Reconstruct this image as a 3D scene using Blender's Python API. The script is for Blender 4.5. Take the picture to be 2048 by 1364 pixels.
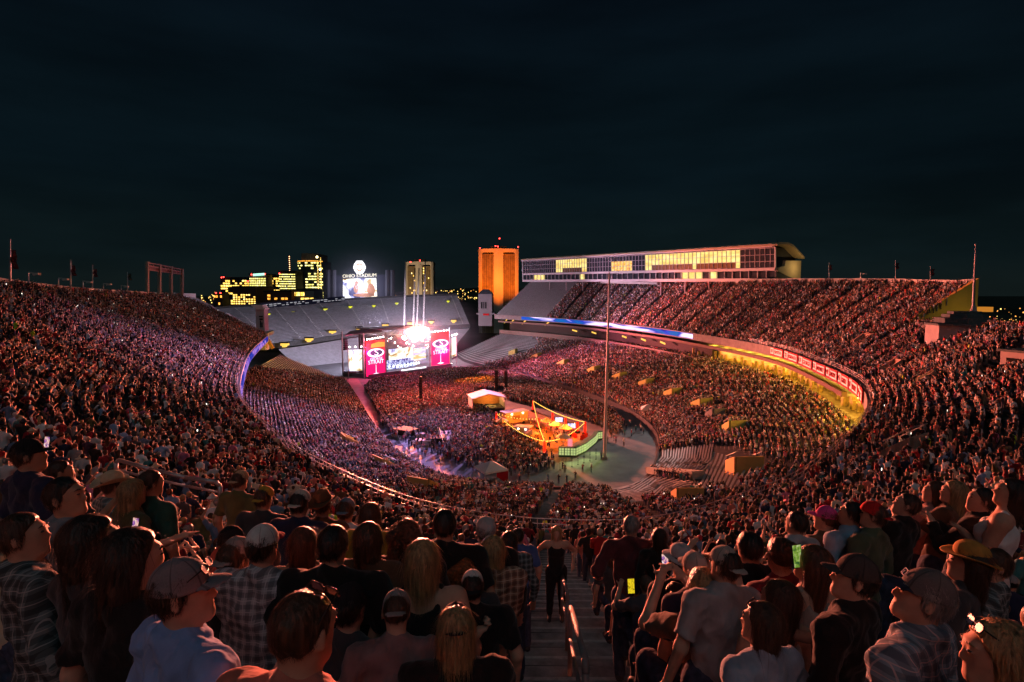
import bpy, bmesh, math, random
import numpy as np
from mathutils import Vector, Matrix
random.seed(7); RNG = np.random.default_rng(7)
for _o in list(bpy.data.objects): bpy.data.objects.remove(_o)
SC = bpy.context.scene
COL = SC.collection
R = math.radians

# ------------------------------------------------------------------ camera
EYE = 34.0                       # metres above the playing field
FPX, CX, CY, HY = 2048*20/36, 1024.0, 682.0, 588.0
PITCH = math.atan((CY-HY)/FPX)
cd = bpy.data.cameras.new('camera'); cam = bpy.data.objects.new('camera', cd); COL.objects.link(cam)
cam.location = (0, 0, EYE); cam.rotation_euler = (math.pi/2-PITCH, 0, 0)
cd.lens = 20; cd.sensor_width = 36; cd.clip_start = 0.05; cd.clip_end = 20000
SC.camera = cam
# ------------------------------------------------------------------ night sky
W = bpy.data.worlds.new('World'); SC.world = W; W.use_nodes = True
nt = W.node_tree; nt.nodes.clear()
wo = nt.nodes.new('ShaderNodeOutputWorld'); bg = nt.nodes.new('ShaderNodeBackground')
tc = nt.nodes.new('ShaderNodeTexCoord'); sx = nt.nodes.new('ShaderNodeSeparateXYZ')
rp = nt.nodes.new('ShaderNodeValToRGB'); rp.color_ramp.interpolation = 'EASE'
el = rp.color_ramp.elements
el[0].position = 0.0; el[0].color = (.0046, .0080, .0080, 1)
el[1].position = .55; el[1].color = (.0013, .0032, .0060, 1)
e = el.new(.07); e.color = (.0030, .0068, .0080, 1)
e = el.new(.20); e.color = (.0018, .0050, .0074, 1)
nz = nt.nodes.new('ShaderNodeTexNoise'); nz.inputs['Scale'].default_value = 2.2; nz.inputs['Detail'].default_value = 5
mpn = nt.nodes.new('ShaderNodeMapping'); mpn.inputs['Scale'].default_value = (1, 1, 5)
mr = nt.nodes.new('ShaderNodeMapRange'); mr.inputs['From Min'].default_value = .3; mr.inputs['From Max'].default_value = .75
mr.inputs['To Min'].default_value = .66; mr.inputs['To Max'].default_value = 1.5
mx = nt.nodes.new('ShaderNodeMix'); mx.data_type = 'RGBA'; mx.blend_type = 'MULTIPLY'; mx.inputs['Factor'].default_value = 1
L = nt.links.new
L(tc.outputs['Generated'], sx.inputs[0]); L(sx.outputs['Z'], rp.inputs[0])
L(tc.outputs['Generated'], mpn.inputs[0]); L(mpn.outputs[0], nz.inputs['Vector']); L(nz.outputs[0], mr.inputs[0])
L(rp.outputs[0], mx.inputs['A']); L(mr.outputs[0], mx.inputs['B'])
L(mx.outputs['Result'], bg.inputs[0]); L(bg.outputs[0], wo.inputs[0])
bg.inputs[1].default_value = 1.0
# soft cool fill added behind the camera to light the near backs
sd = bpy.data.lights.new('sun', 'SUN'); so = bpy.data.objects.new('sun', sd); COL.objects.link(so)
sd.energy = 0.17; sd.angle = R(40); sd.color = (.60, .84, .95)
so.rotation_euler = (R(38), R(-12), R(15))
vs = SC.view_settings
vs.view_transform = 'Standard'; vs.look = 'None'; vs.exposure = 0.25; vs.gamma = 1.0; vs.use_curve_mapping = False
SC.cycles.use_denoising = True; SC.cycles.denoising_prefilter = 'NONE'; SC.cycles.sample_clamp_indirect = 1.5
SC.cycles.max_bounces = 4; SC.cycles.diffuse_bounces = 1; SC.cycles.glossy_bounces = 2; SC.cycles.transparent_max_bounces = 8
SC.cycles.volume_bounces = 0; SC.cycles.use_light_tree = True
SC.cycles.caustics_reflective = False; SC.cycles.caustics_refractive = False

# ------------------------------------------------------------------ where a point of the place stands
def P(px, py, Y):
    """world point seen at (px,py) of the 2048 wide picture, Y metres ahead"""
    u = (px-CX)/FPX; v = (py-CY)/FPX
    c, s = math.cos(PITCH), math.sin(PITCH)
    dy = c - v*s; dz = -s - v*c
    k = Y/dy
    return Vector((u*k, Y, EYE+dz*k))
def PZ(px, py, z):
    """same, on the level z"""
    u = (px-CX)/FPX; v = (py-CY)/FPX
    c, s = math.cos(PITCH), math.sin(PITCH)
    dy = c - v*s; dz = -s - v*c
    k = (z-EYE)/dz
    return Vector((u*k, dy*k, z))
def proj(p):
    """(px, py, depth) arrays for Nx3 points"""
    p = np.asarray(p, float); q = p-np.array([0, 0, EYE])
    c, s = math.cos(PITCH), math.sin(PITCH)
    dep = q[..., 1]*c - q[..., 2]*s
    dn = -q[..., 1]*s - q[..., 2]*c
    dd = np.where(dep > .05, dep, np.nan)
    return CX+FPX*q[..., 0]/dd, CY+FPX*dn/dd, dep

# ------------------------------------------------------------------ materials
MATS = {}
def _new(name):
    m = bpy.data.materials.new(name); m.use_nodes = True
    n = m.node_tree; b = n.nodes['Principled BSDF']
    return m, n, b
def mat(name, col, rough=.7, var=.25, scale=3.0, metal=0.0, spec=.12, bump=.0):
    """plain surface with a mottled colour"""
    if name in MATS: return MATS[name]
    m, n, b = _new(name)
    b.inputs['Roughness'].default_value = rough; b.inputs['Metallic'].default_value = metal
    b.inputs['Specular IOR Level'].default_value = spec
    t = n.nodes.new('ShaderNodeTexCoord'); z = n.nodes.new('ShaderNodeTexNoise')
    z.inputs['Scale'].default_value = scale; z.inputs['Detail'].default_value = 6; z.inputs['Roughness'].default_value = .65
    r = n.nodes.new('ShaderNodeValToRGB')
    r.color_ramp.elements[0].position = .3; r.color_ramp.elements[1].position = .7
    a = [max(0, c*(1-var)) for c in col]; bb = [min(1, c*(1+var)) for c in col]
    r.color_ramp.elements[0].color = (*a, 1); r.color_ramp.elements[1].color = (*bb, 1)
    n.links.new(t.outputs['Object'], z.inputs['Vector']); n.links.new(z.outputs[0], r.inputs[0])
    n.links.new(r.outputs[0], b.inputs['Base Color'])
    if bump:
        bp = n.nodes.new('ShaderNodeBump'); bp.inputs['Strength'].default_value = bump; bp.inputs['Distance'].default_value = .02
        n.links.new(z.outputs[0], bp.inputs['Height']); n.links.new(bp.outputs[0], b.inputs['Normal'])
    MATS[name] = m; return m
def glow(name, col, st):
    """lamp, lit window, screen"""
    if name in MATS: return MATS[name]
    m, n, b = _new(name)
    b.inputs['Base Color'].default_value = (*[c*.3 for c in col], 1); b.inputs['Specular IOR Level'].default_value = 0
    b.inputs['Emission Color'].default_value = (*col, 1); b.inputs['Emission Strength'].default_value = st
    m.cycles.emission_sampling = 'AUTO' if st > 20 else 'NONE'
    MATS[name] = m; return m
def screen(name, cols, st, scale=(1, 1, 1), seed=0.0, detail=2.0):
    """video wall: moving picture frozen as coloured patches"""
    if name in MATS: return MATS[name]
    m, n, b = _new(name)
    t = n.nodes.new('ShaderNodeTexCoord'); mp = n.nodes.new('ShaderNodeMapping')
    mp.inputs['Scale'].default_value = scale; mp.inputs['Location'].default_value = (seed, seed*1.7, seed*.6)
    z = n.nodes.new('ShaderNodeTexNoise'); z.inputs['Scale'].default_value = 1; z.inputs['Detail'].default_value = detail
    z.inputs['Distortion'].default_value = .6
    r = n.nodes.new('ShaderNodeValToRGB'); r.color_ramp.interpolation = 'LINEAR'
    e = r.color_ramp.elements
    pos = [.30+.42*i/(len(cols)-1) for i in range(len(cols))]
    e[0].position = pos[0]; e[0].color = (*cols[0], 1); e[1].position = pos[-1]; e[1].color = (*cols[-1], 1)
    for i in range(1, len(cols)-1):
        q = e.new(pos[i]); q.color = (*cols[i], 1)
    n.links.new(t.outputs['Object'], mp.inputs[0]); n.links.new(mp.outputs[0], z.inputs['Vector']); n.links.new(z.outputs[0], r.inputs[0])
    n.links.new(r.outputs[0], b.inputs['Emission Color']); b.inputs['Emission Strength'].default_value = st
    b.inputs['Base Color'].default_value = (.01, .01, .01, 1); b.inputs['Specular IOR Level'].default_value = 0; b.inputs['Roughness'].default_value = 1; m.cycles.emission_sampling = 'NONE'
    MATS[name] = m; return m

# ------------------------------------------------------------------ mesh building
BOXF = [(0, 3, 2, 1), (4, 5, 6, 7), (0, 1, 5, 4), (1, 2, 6, 5), (2, 3, 7, 6), (3, 0, 4, 7)]
class MB:
    def __init__(s): s.v = []; s.f = []
    def add(s, vs, fs):
        o = len(s.v); s.v += [tuple(x) for x in vs]; s.f += [tuple(i+o for i in f) for f in fs]; return s
    def box(s, lo, hi):
        x0, y0, z0 = lo; x1, y1, z1 = hi
        return s.add([(x0, y0, z0), (x1, y0, z0), (x1, y1, z0), (x0, y1, z0), (x0, y0, z1), (x1, y0, z1), (x1, y1, z1), (x0, y1, z1)], BOXF)
    def obox(s, c, ax, ay, az):
        """box about c with half-extent vectors"""
        c, ax, ay, az = map(Vector, (c, ax, ay, az))
        return s.add([c-ax-ay-az, c+ax-ay-az, c+ax+ay-az, c-ax+ay-az, c-ax-ay+az, c+ax-ay+az, c+ax+ay+az, c-ax+ay+az], BOXF)
    def bar(s, a, b, w, h=None, up=(0, 0, 1)):
        a = Vector(a); b = Vector(b); h = h or w
        d = (b-a); l = d.length
        if l < 1e-6: return s
        d /= l; u = Vector(up)
        if abs(d.dot(u)) > .98: u = Vector((0, 1, 0))
        x = d.cross(u).normalized(); y = x.cross(d).normalized()
        return s.obox((a+b)/2, d*(l/2), x*(w/2), y*(h/2))
    def tube(s, a, b, r0, r1=None, n=8):
        a = Vector(a); b = Vector(b); r1 = r0 if r1 is None else r1
        d = (b-a).normalized(); u = Vector((0, 0, 1)) if abs(d.z) < .95 else Vector((0, 1, 0))
        x = d.cross(u).normalized(); y = x.cross(d).normalized()
        vs = []
        for p, r in ((a, r0), (b, r1)):
            for i in range(n):
                t = 2*math.pi*i/n; vs.append(p+x*(r*math.cos(t))+y*(r*math.sin(t)))
        fs = [(i, (i+1) % n, n+(i+1) % n, n+i) for i in range(n)]+[tuple(range(n-1, -1, -1)), tuple(range(n, 2*n))]
        return s.add(vs, fs)
    def path(s, pts, r, n=6):
        for a, b in zip(pts[:-1], pts[1:]): s.tube(a, b, r, r, n)
        return s
    def lathe(s, prof, c=(0, 0, 0), n=16, sx=1.0, sy=1.0):
        vs = []; m = len(prof)
        for i in range(n):
            t = 2*math.pi*i/n
            for r, z in prof: vs.append((c[0]+r*math.cos(t)*sx, c[1]+r*math.sin(t)*sy, c[2]+z))
        fs = [(i*m+j, ((i+1) % n)*m+j, ((i+1) % n)*m+j+1, i*m+j+1) for i in range(n) for j in range(m-1)]
        return s.add(vs, fs)
    def prism(s, poly, z0, z1):
        n = len(poly)
        return s.add([(x, y, z0) for x, y in poly]+[(x, y, z1) for x, y in poly],
                     [(i, (i+1) % n, n+(i+1) % n, n+i) for i in range(n)]+[tuple(range(n-1, -1, -1)), tuple(range(n, 2*n))])
    def sphere(s, c, r, n=8, m=6):
        c = Vector(c); vs = [c+Vector((0, 0, r))]
        for j in range(1, m):
            p = math.pi*j/m
            for i in range(n):
                t = 2*math.pi*i/n; vs.append(c+Vector((math.sin(p)*math.cos(t), math.sin(p)*math.sin(t), math.cos(p)))*r)
        vs.append(c-Vector((0, 0, r))); L_ = len(vs)-1
        fs = [(0, 1+i, 1+(i+1) % n) for i in range(n)]
        for j in range(m-2):
            for i in range(n): fs.append((1+j*n+i, 1+(j+1)*n+i, 1+(j+1)*n+(i+1) % n, 1+j*n+(i+1) % n))
        fs += [(L_, L_-n+(i+1) % n, L_-n+i) for i in range(n)]
        return s.add(vs, fs)
    def mesh(s, name, mats, smooth=False):
        me = bpy.data.meshes.new(name); me.from_pydata(s.v, [], s.f)
        if not isinstance(mats, (list, tuple)): mats = [mats]
        for m in mats: me.materials.append(m)
        if smooth: me.polygons.foreach_set('use_smooth', [True]*len(me.polygons))
        me.update(); return me
    def build(s, name, mats, parent=None, smooth=False):
        return link(name, s.mesh(name, mats, smooth), parent)
def link(name, me, parent=None):
    o = bpy.data.objects.new(name, me); COL.objects.link(o)
    if parent is not None:
        o.parent = parent; o.matrix_parent_inverse = Matrix.Identity(4)
        if parent.get('_w'): # parts written in world coordinates
            o.matrix_parent_inverse = parent.matrix_basis.inverted()
    return o
def tag(o, label=None, cat=None, group=None, kind=None):
    if label: o['label'] = label
    if cat: o['category'] = cat
    if group: o['group'] = group
    if kind: o['kind'] = kind
    return o
def thing(name, label, cat, loc=(0, 0, 0), group=None, world=True, rot=(0, 0, 0)):
    """an Empty at a thing's base; world=True: its parts are written in world coordinates"""
    o = bpy.data.objects.new(name, None); COL.objects.link(o); o.location = loc; o.rotation_euler = rot
    o.empty_display_size = .2
    if world: o['_w'] = 1
    return tag(o, label, cat, group)
def copy_tree(o, parent=None):
    c = o.copy(); COL.objects.link(c); c.parent = parent
    for ch in o.children: copy_tree(ch, c)
    return c
def text_mesh(s, size=1.0, extr=.0, align='CENTER'):
    cu = bpy.data.curves.new('text_curve', 'FONT'); cu.body = s; cu.size = size; cu.extrude = extr
    cu.align_x = align; cu.align_y = 'CENTER'; cu.resolution_u = 3
    o = bpy.data.objects.new('text_curve', cu); COL.objects.link(o)
    dg = bpy.context.evaluated_depsgraph_get(); me = bpy.data.meshes.new_from_object(o.evaluated_get(dg))
    bpy.data.objects.remove(o); bpy.data.curves.remove(cu)
    me.materials.clear()
    return me
def place_text(name, s, size, m, origin, ex, ey, parent, sx=1.0, extr=.02, bold=0.0):
    """text lying in the plane ex (reading direction), ey (up), standing extr proud"""
    me = text_mesh(s, 1.0, extr/size)
    ex = Vector(ex).normalized(); ey = Vector(ey).normalized(); ez = ex.cross(ey)
    M = Matrix((ex*size*sx, ey*size, ez*size)).transposed().to_4x4(); M.translation = Vector(origin)
    me.transform(M); me.materials.append(m)
    return link(name, me, parent)
def smooth_curve(pts, step):
    """Catmull-Rom through Nx3 points -> dense points and their fractional station number"""
    p = np.asarray(pts, float); n = len(p); out = []; ss = []
    for i in range(n-1):
        p0 = p[max(i-1, 0)]; p1 = p[i]; p2 = p[i+1]; p3 = p[min(i+2, n-1)]
        m = max(2, int(np.linalg.norm(p2[:3]-p1[:3])/step))
        for k in range(m):
            t = k/m
            out.append(.5*((2*p1)+(-p0+p2)*t+(2*p0-5*p1+4*p2-p3)*t*t+(-p0+3*p1-3*p2+p3)*t**3)); ss.append(i+t)
    out.append(p[-1]); ss.append(n-1.0)
    return np.array(out), np.array(ss)
def lamp(name, kind, loc, power, col, parent=None, size=.3, aim=None, cone=None, blend=.4):
    l = bpy.data.lights.new(name, kind); l.energy = power; l.color = col
    if kind in ('POINT', 'SPOT'): l.shadow_soft_size = size
    if kind == 'AREA': l.size = size
    if cone: l.spot_size = R(cone); l.spot_blend = blend
    o = bpy.data.objects.new(name, l); COL.objects.link(o); o.location = loc
    if aim is not None:
        o.rotation_euler = (Vector(aim)-Vector(loc)).to_track_quat('-Z', 'Y').to_euler()
    if parent is not None:
        o.parent = parent
        if parent.get('_w'): o.matrix_parent_inverse = parent.matrix_basis.inverted()
    return o
# ------------------------------------------------------------------ bodies as one smooth surface
def _smin(a, b, k):
    h = np.maximum(k-np.abs(a-b), 0)/k
    return np.minimum(a, b)-h*h*k*.25
class Body:
    """a list of rounded shapes melted into one surface"""
    def __init__(s): s.p = []
    def ell(s, c, r, zone=0, k=.04, Rm=None, cut=None, sub=False):
        s.p.append(('E', np.array(c, float), np.array(r, float), zone, k, np.eye(3) if Rm is None else Rm, cut, sub)); return s
    def cap(s, a, b, ra, rb, zone=0, k=.03, cut=None, sub=False):
        s.p.append(('C', np.array(a, float), np.array(b, float), zone, k, (ra, rb), cut, sub)); return s
    def surface(s, h, noise=0.0, nf=22.0, bend=None):
        lo = np.full(3, 9.); hi = np.full(3, -9.)
        bbs = []
        for q in s.p:
            if q[0] == 'E': m = np.abs(q[5])@q[2] if q[5] is not None else q[2]; a, b = q[1]-m, q[1]+m
            else: r = max(q[5]); a, b = np.minimum(q[1], q[2])-r, np.maximum(q[1], q[2])+r
            bbs.append((a, b))
            if not q[7]: lo = np.minimum(lo, a); hi = np.maximum(hi, b)
        lo -= 2.5*h+noise; hi += 2.5*h+noise
        n = np.ceil((hi-lo)/h).astype(int)+1
        ax = [lo[i]+h*np.arange(n[i]) for i in range(3)]
        D = np.full(n, 1.0, np.float32); Z = np.zeros(n, np.int8); M = np.full(n, 1.0, np.float32)
        for q, (a, b) in zip(s.p, bbs):
            mg = q[4]+3*h+noise
            i0 = np.clip(np.floor((a-mg-lo)/h).astype(int), 0, n); i1 = np.clip(np.ceil((b+mg-lo)/h).astype(int)+1, 0, n)
            sl = tuple(slice(i0[i], i1[i]) for i in range(3))
            if min(i1-i0) <= 0: continue
            X, Y, Zz = np.meshgrid(ax[0][sl[0]], ax[1][sl[1]], ax[2][sl[2]], indexing='ij')
            pp = np.stack([X, Y, Zz], -1)
            if q[0] == 'E':
                v = (pp-q[1])@q[5]; k0 = np.linalg.norm(v/q[2], axis=-1); k1 = np.linalg.norm(v/(q[2]**2), axis=-1)
                d = k0*(k0-1)/np.maximum(k1, 1e-6)
            else:
                ab = q[2]-q[1]; t = np.clip(((pp-q[1])@ab)/max(ab@ab, 1e-9), 0, 1)
                d = np.linalg.norm(pp-q[1]-t[..., None]*ab, axis=-1)-(q[5][0]+(q[5][1]-q[5][0])*t)
            if q[6] is not None:
                for cp, cn in q[6]: d = np.maximum(d, (pp-np.array(cp))@np.array(cn))
            if q[7]: D[sl] = -_smin(-D[sl], d, max(q[4], 1e-3))
            else:
                D[sl] = _smin(D[sl], d, q[4])
                w = d < M[sl]; M[sl] = np.where(w, d, M[sl]); Z[sl] = np.where(w, q[3], Z[sl])
        if noise:
            X, Y, Zz = np.meshgrid(*ax, indexing='ij')
            D = D+noise*(np.sin(nf*X+2.1*np.sin(.7*nf*Zz))*np.sin(nf*.8*Y+1.3*np.sin(nf*.5*X))+.6*np.sin(nf*.55*Zz+1.9*np.sin(nf*.6*X)+1.1*np.sin(nf*.45*Y)))
            g_ = nf*2.3; D = D+.45*noise*(np.sin(g_*X+1.7*np.sin(.5*g_*Zz)+.8*np.sin(.9*g_*Y))*np.sin(.7*g_*Zz+1.9*np.sin(.4*g_*X)))
        return _nets(D, Z, lo, h)
def _nets(D, Z, lo, h):
    S = D < 0; n = D.shape
    c = [S[i:n[0]-1+i, j:n[1]-1+j, k:n[2]-1+k] for i in (0, 1) for j in (0, 1) for k in (0, 1)]
    tot = sum(x.astype(np.int8) for x in c); act = (tot > 0) & (tot < 8)
    idx = np.argwhere(act); ids = np.full(act.shape, -1, np.int32); ids[act] = np.arange(len(idx))
    acc = np.zeros((len(idx), 3)); cnt = np.zeros(len(idx))
    for d in range(3):
        o = [x for x in range(3) if x != d]
        for i in (0, 1):
            for j in (0, 1):
                a = idx.copy(); a[:, o[0]] += i; a[:, o[1]] += j; b = a.copy(); b[:, d] += 1
                va = D[tuple(a.T)]; vb = D[tuple(b.T)]; m = (va < 0) != (vb < 0)
                t = np.where(m, va/np.where(m, va-vb, 1), 0)
                pt = a.astype(float); pt[:, d] += t
                acc += np.where(m[:, None], pt, 0); cnt += m
    V = lo+h*(acc/np.maximum(cnt, 1)[:, None])
    zv = Z[tuple(idx.T)]
    F = []
    for d in range(3):
        o = [x for x in range(3) if x != d]
        sl0 = [slice(None)]*3; sl1 = [slice(None)]*3; sl0[d] = slice(0, -1); sl1[d] = slice(1, None)
        m = S[tuple(sl0)] != S[tuple(sl1)]
        e = np.argwhere(m); ok = (e[:, o[0]] > 0) & (e[:, o[1]] > 0) & (e[:, o[0]] < act.shape[o[0]]) & (e[:, o[1]] < act.shape[o[1]]); e = e[ok]
        q = []
        for i, j in ((1, 1), (0, 1), (0, 0), (1, 0)):
            a = e.copy(); a[:, o[0]] -= i; a[:, o[1]] -= j; q.append(ids[tuple(a.T)])
        q = np.stack(q, 1); ins = S[tuple(e.T)]
        flip = ins if d != 1 else ~ins
        q[~flip] = q[~flip][:, ::-1]; F.append(q)
    F = np.concatenate(F); F = F[(F >= 0).all(1)]
    return V, F, zv
def sdf_mesh(name, body, h, mats, noise=0.0, nf=22.0, zones=False, warp=None):
    V, F, z = body.surface(h, noise, nf)
    if warp is not None: V = warp(V)
    me = bpy.data.meshes.new(name)
    me.vertices.add(len(V)); me.vertices.foreach_set('co', V.astype(np.float32).ravel())
    me.loops.add(F.size); me.loops.foreach_set('vertex_index', F.astype(np.int32).ravel())
    me.polygons.add(len(F)); me.polygons.foreach_set('loop_start', np.arange(0, F.size, 4, dtype=np.int32))
    me.polygons.foreach_set('use_smooth', np.ones(len(F), bool))
    for m in mats: me.materials.append(m)
    if zones == 'attr':
        at = me.attributes.new('zone', 'FLOAT', 'POINT'); at.data.foreach_set('value', z.astype(np.float32))
    elif zones: me.polygons.foreach_set('material_index', z[F[:, 0]].astype(np.int32))
    me.update(calc_edges=True); me.validate(); return me

def rotx(a): c, s = math.cos(a), math.sin(a); return np.array([[1, 0, 0], [0, c, -s], [0, s, c]])
def roty(a): c, s = math.cos(a), math.sin(a); return np.array([[c, 0, s], [0, 1, 0], [-s, 0, c]])
def rotz(a): c, s = math.cos(a), math.sin(a); return np.array([[c, -s, 0], [s, c, 0], [0, 0, 1]])
# body frame: x to the person's right, y ahead, z up; feet at the origin
HANDS = {'down': (.09, .05, -.53), 'hip': (.10, .08, -.36), 'up': (.06, .14, .46), 'wave': (.20, .06, .40), 'phone': (-.10, .36, .10), 'clap': (-.15, .30, -.08),
         'lap': (-.08, .34, -.36), 'fold': (-.22, .22, -.20), 'chin': (-.12, .20, .02), 'side': (.42, .05, -.22), 'hold': (-.02, .34, -.12), 'neighbour': (.44, .12, -.02), 'rail': (.2, .3, -.2)}
def skeleton(seat=False, lean=.05, arms=('down', 'down'), yaw=0.0, nod=0.0, roll=0.0, w=1.0, hips=1.0, side=0.0):
    J = {}
    Rt = roty(side)@rotx(-lean)
    pel = np.array([0, 0, .53 if seat else .94]); J['pel'] = pel
    up = Rt@np.array([0, 0, 1.]); J['Rt'] = Rt
    J['belly'] = pel+up*.16; J['chest'] = pel+up*.36; nb = pel+up*.53; J['nb'] = nb
    Rh = Rt@rotz(-yaw)@rotx(-nod+lean*.8)@roty(roll); J['Rh'] = Rh
    J['head'] = nb+up*.075+Rh@np.array([0, .022, .095])
    for s, n_, pose in ((1, 'R', arms[1]), (-1, 'L', arms[0])):
        sh = nb-up*.045+Rt@np.array([s*.194*w, 0, 0]); J['sh'+n_] = sh
        t = HANDS[pose] if isinstance(pose, str) else pose
        hd = sh+Rt@np.array([s*t[0], t[1], t[2]])
        l1, l2 = .29, .27; v = hd-sh; L_ = np.linalg.norm(v)
        if L_ > l1+l2-.015: v = v/L_*(l1+l2-.015); hd = sh+v; L_ = l1+l2-.015
        a = (l1*l1-l2*l2+L_*L_)/(2*L_); hh = math.sqrt(max(l1*l1-a*a, 0))
        hint = Rt@np.array([s*.6, -.55, -.75]); d = v/L_; hp = hint-d*(hint@d); hp /= np.linalg.norm(hp)
        J['el'+n_] = sh+d*a+hp*hh; J['wr'+n_] = hd
        fd = hd-J['el'+n_]; J['hd'+n_] = fd/np.linalg.norm(fd); J['pose'+n_] = pose
        hx = s*.095*hips
        if seat:
            J['hip'+n_] = pel+np.array([hx, 0, -.01]); J['kn'+n_] = np.array([s*.14, .43, .53]); J['an'+n_] = np.array([s*.13, .47, .09])
        else:
            J['hip'+n_] = pel+np.array([hx, 0, -.02]); J['kn'+n_] = np.array([s*.105, .03, .5]); J['an'+n_] = np.array([s*.115, -.02, .09])
    return J
HS = .93
def head_prims(B, J, z=0, fine=True):
    c, Rh = J['head'], J['Rh']; f = lambda x, y, w: c+Rh@(HS*np.array([x, y, w])); n0 = len(B.p)
    B.ell(f(0, -.012, .022), (.076, .096, .092), z, .03, Rh)
    B.ell(f(0, .030, -.042), (.0515, .059, .067), z, .04, Rh); B.cap(f(-.040, .0, -.062), f(-.012, .066, -.098), .012, .013, z, .025); B.cap(f(.040, .0, -.062), f(.012, .066, -.098), .012, .013, z, .025)
    B.ell(f(0, .055, -.09), (.03, .028, .026), z, .03, Rh)
    if fine:
        B.cap(f(0, .084, .016), f(0, .103, -.026), .0075, .0105, z, .014); B.ell(f(0, .095, -.034), (.0165, .010, .008), z, .008, Rh)
        B.ell(f(0, .08, .03), (.05, .018, .012), z, .02, Rh)
        for s in (1, -1):
            B.ell(f(s*.031, .099, .008), (.016, .012, .011), z, .012, Rh, sub=True)
            B.ell(f(s*.031, .086, .006), (.0125, .0115, .0115), z, .004, Rh)
            B.ell(f(s*.083, -.010, -.004), (.0105, .022, .034), z, .008, Rh@rotz(-s*.4))
            B.ell(f(s*.094, -.004, -.004), (.007, .010, .018), z, .006, Rh, sub=True)
        B.ell(f(0, .085, -.062), (.023, .010, .0055), z, .006, Rh)
        B.ell(f(0, .083, -.0755), (.020, .010, .0065), z, .006, Rh); B.ell(f(0, .094, -.0685), (.024, .008, .0022), z, .003, Rh, sub=True)
    for i_ in range(n0, len(B.p)):
        q = list(B.p[i_])
        if q[0] == 'E': q[2] = q[2]*HS
        else: q[5] = (q[5][0]*HS, q[5][1]*HS)
        B.p[i_] = tuple(q)
    B.cap(J['nb']-J['Rt']@np.array([0, .0, .03]), f(0, -.025, -.06), .058, .05, z, .035)
def hand_prims(B, J, n_, z=0, fine=True):
    s = 1 if n_ == 'R' else -1
    w, d = J['wr'+n_], J['hd'+n_]
    side = J['Rt']@np.array([s*1., 0, 0]); nrm = np.cross(d, side); nrm /= max(np.linalg.norm(nrm), 1e-6); side = np.cross(nrm, d)
    Rm = np.stack([side, d, nrm], 1)
    B.ell(w+d*.045, (.036, .05, .017), z, .02, Rm)
    if not fine:
        B.cap(w+d*.08, w+d*.15+nrm*.02, .026, .018, z, .02); B.cap(w+d*.02-side*s*.03, w+d*.07-side*s*.06, .014, .011, z, .01); return
    curl = {'hold': 1.2, 'phone': 1.0, 'clap': .2}.get(J['pose'+n_] if isinstance(J['pose'+n_], str) else 'x', .5)
    sg = 1 if nrm@(J['Rt']@np.array([0, 1., .3])) > 0 else -1
    for i, (o, l) in enumerate(((-.027, .074), (-.009, .083), (.009, .078), (.026, .062))):
        a = w+d*.085+side*o; b = a+(d*math.cos(curl*.5)+sg*nrm*math.sin(curl*.5))*l*.5; c = b+(d*math.cos(curl*1.3)+sg*nrm*math.sin(curl*1.3))*l*.5
        B.cap(a, b, .0095, .009, z, .006); B.cap(b, c, .009, .0075, z, .004)
    a = w+d*.025-side*s*.028; b = a+d*.03-side*s*.03+sg*nrm*.012; c = b+d*.03-side*s*.006+sg*nrm*.012
    B.cap(a, b, .0115, .0105, z, .012); B.cap(b, c, .0105, .009, z, .005)
def torso_prims(B, J, w, belly, fem, g=0.0, z=0, k=.06):
    Rt = J['Rt']
    B.ell(J['pel']+Rt@np.array([0, 0, .0]), (.155*(1.04 if fem else 1)*(.5+.5*w)+g, .118+g, .125+g), z, k, Rt)
    B.ell(J['belly']+Rt@np.array([0, .012+belly*.05, 0]), ((.128 if fem else .145)*w+belly*.04+g, .105+belly*.06+g, .16+g), z, k, Rt)
    B.ell(J['chest']+Rt@np.array([0, .01, .0]), (.158*w+g, .112+g, .165+g), z, k, Rt)
    B.cap(J['shL']*.84+J['nb']*.16+Rt@np.array([0, 0, -.02]), J['shR']*.84+J['nb']*.16+Rt@np.array([0, 0, -.02]), .066+g, .066+g, z, .05)
    B.cap(J['shL']*.5+J['nb']*.5-Rt@np.array([0, .01, .02]), J['nb']-Rt@np.array([0, .012, -.012]), .05+g, .055+g, z, .05)
    B.cap(J['shR']*.5+J['nb']*.5-Rt@np.array([0, .01, .02]), J['nb']-Rt@np.array([0, .012, -.012]), .05+g, .055+g, z, .05)
    if fem:
        for s in (1, -1): B.ell(J['chest']+Rt@np.array([s*.072, .088, -.01]), (.062+g, .055+g, .062+g), z, .04, Rt)
def leg_prims(B, J, n_, g=0.0, z=0, upto=1.0, k=.05):
    B.cap(J['hip'+n_], J['kn'+n_], .092+g, .062+g*1.2, z, k)
    a, b = J['kn'+n_], J['an'+n_]
    B.cap(a, a+(b-a)*upto, .06+g*1.2, .042+g*1.5, z, .04)
def arm_prims(B, J, n_, w, g=0.0, z=0, part=2.0, k=.05):
    sh, el, wr = J['sh'+n_], J['el'+n_], J['wr'+n_]
    ra = .05*(.5+.5*w)
    if part <= 1:
        e = sh+(el-sh)*part; d = (el-sh)/np.linalg.norm(el-sh)
        B.cap(sh, e+d*.03, ra+.008+g, ra-.004+g*1.5, z, k, cut=[(e, d)])
    else:
        B.cap(sh, el, ra+.006+g, ra-.010+g, z, k)
        q = part-1; e = el+(wr-el)*q
        d = (wr-el)/np.linalg.norm(wr-el)
        B.cap(el, e+d*.02*(q < 1), ra-.010+g, (.041+(.03-.041)*q)+g, z, .03, cut=[(e, d)] if q < 1 else None)
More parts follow.
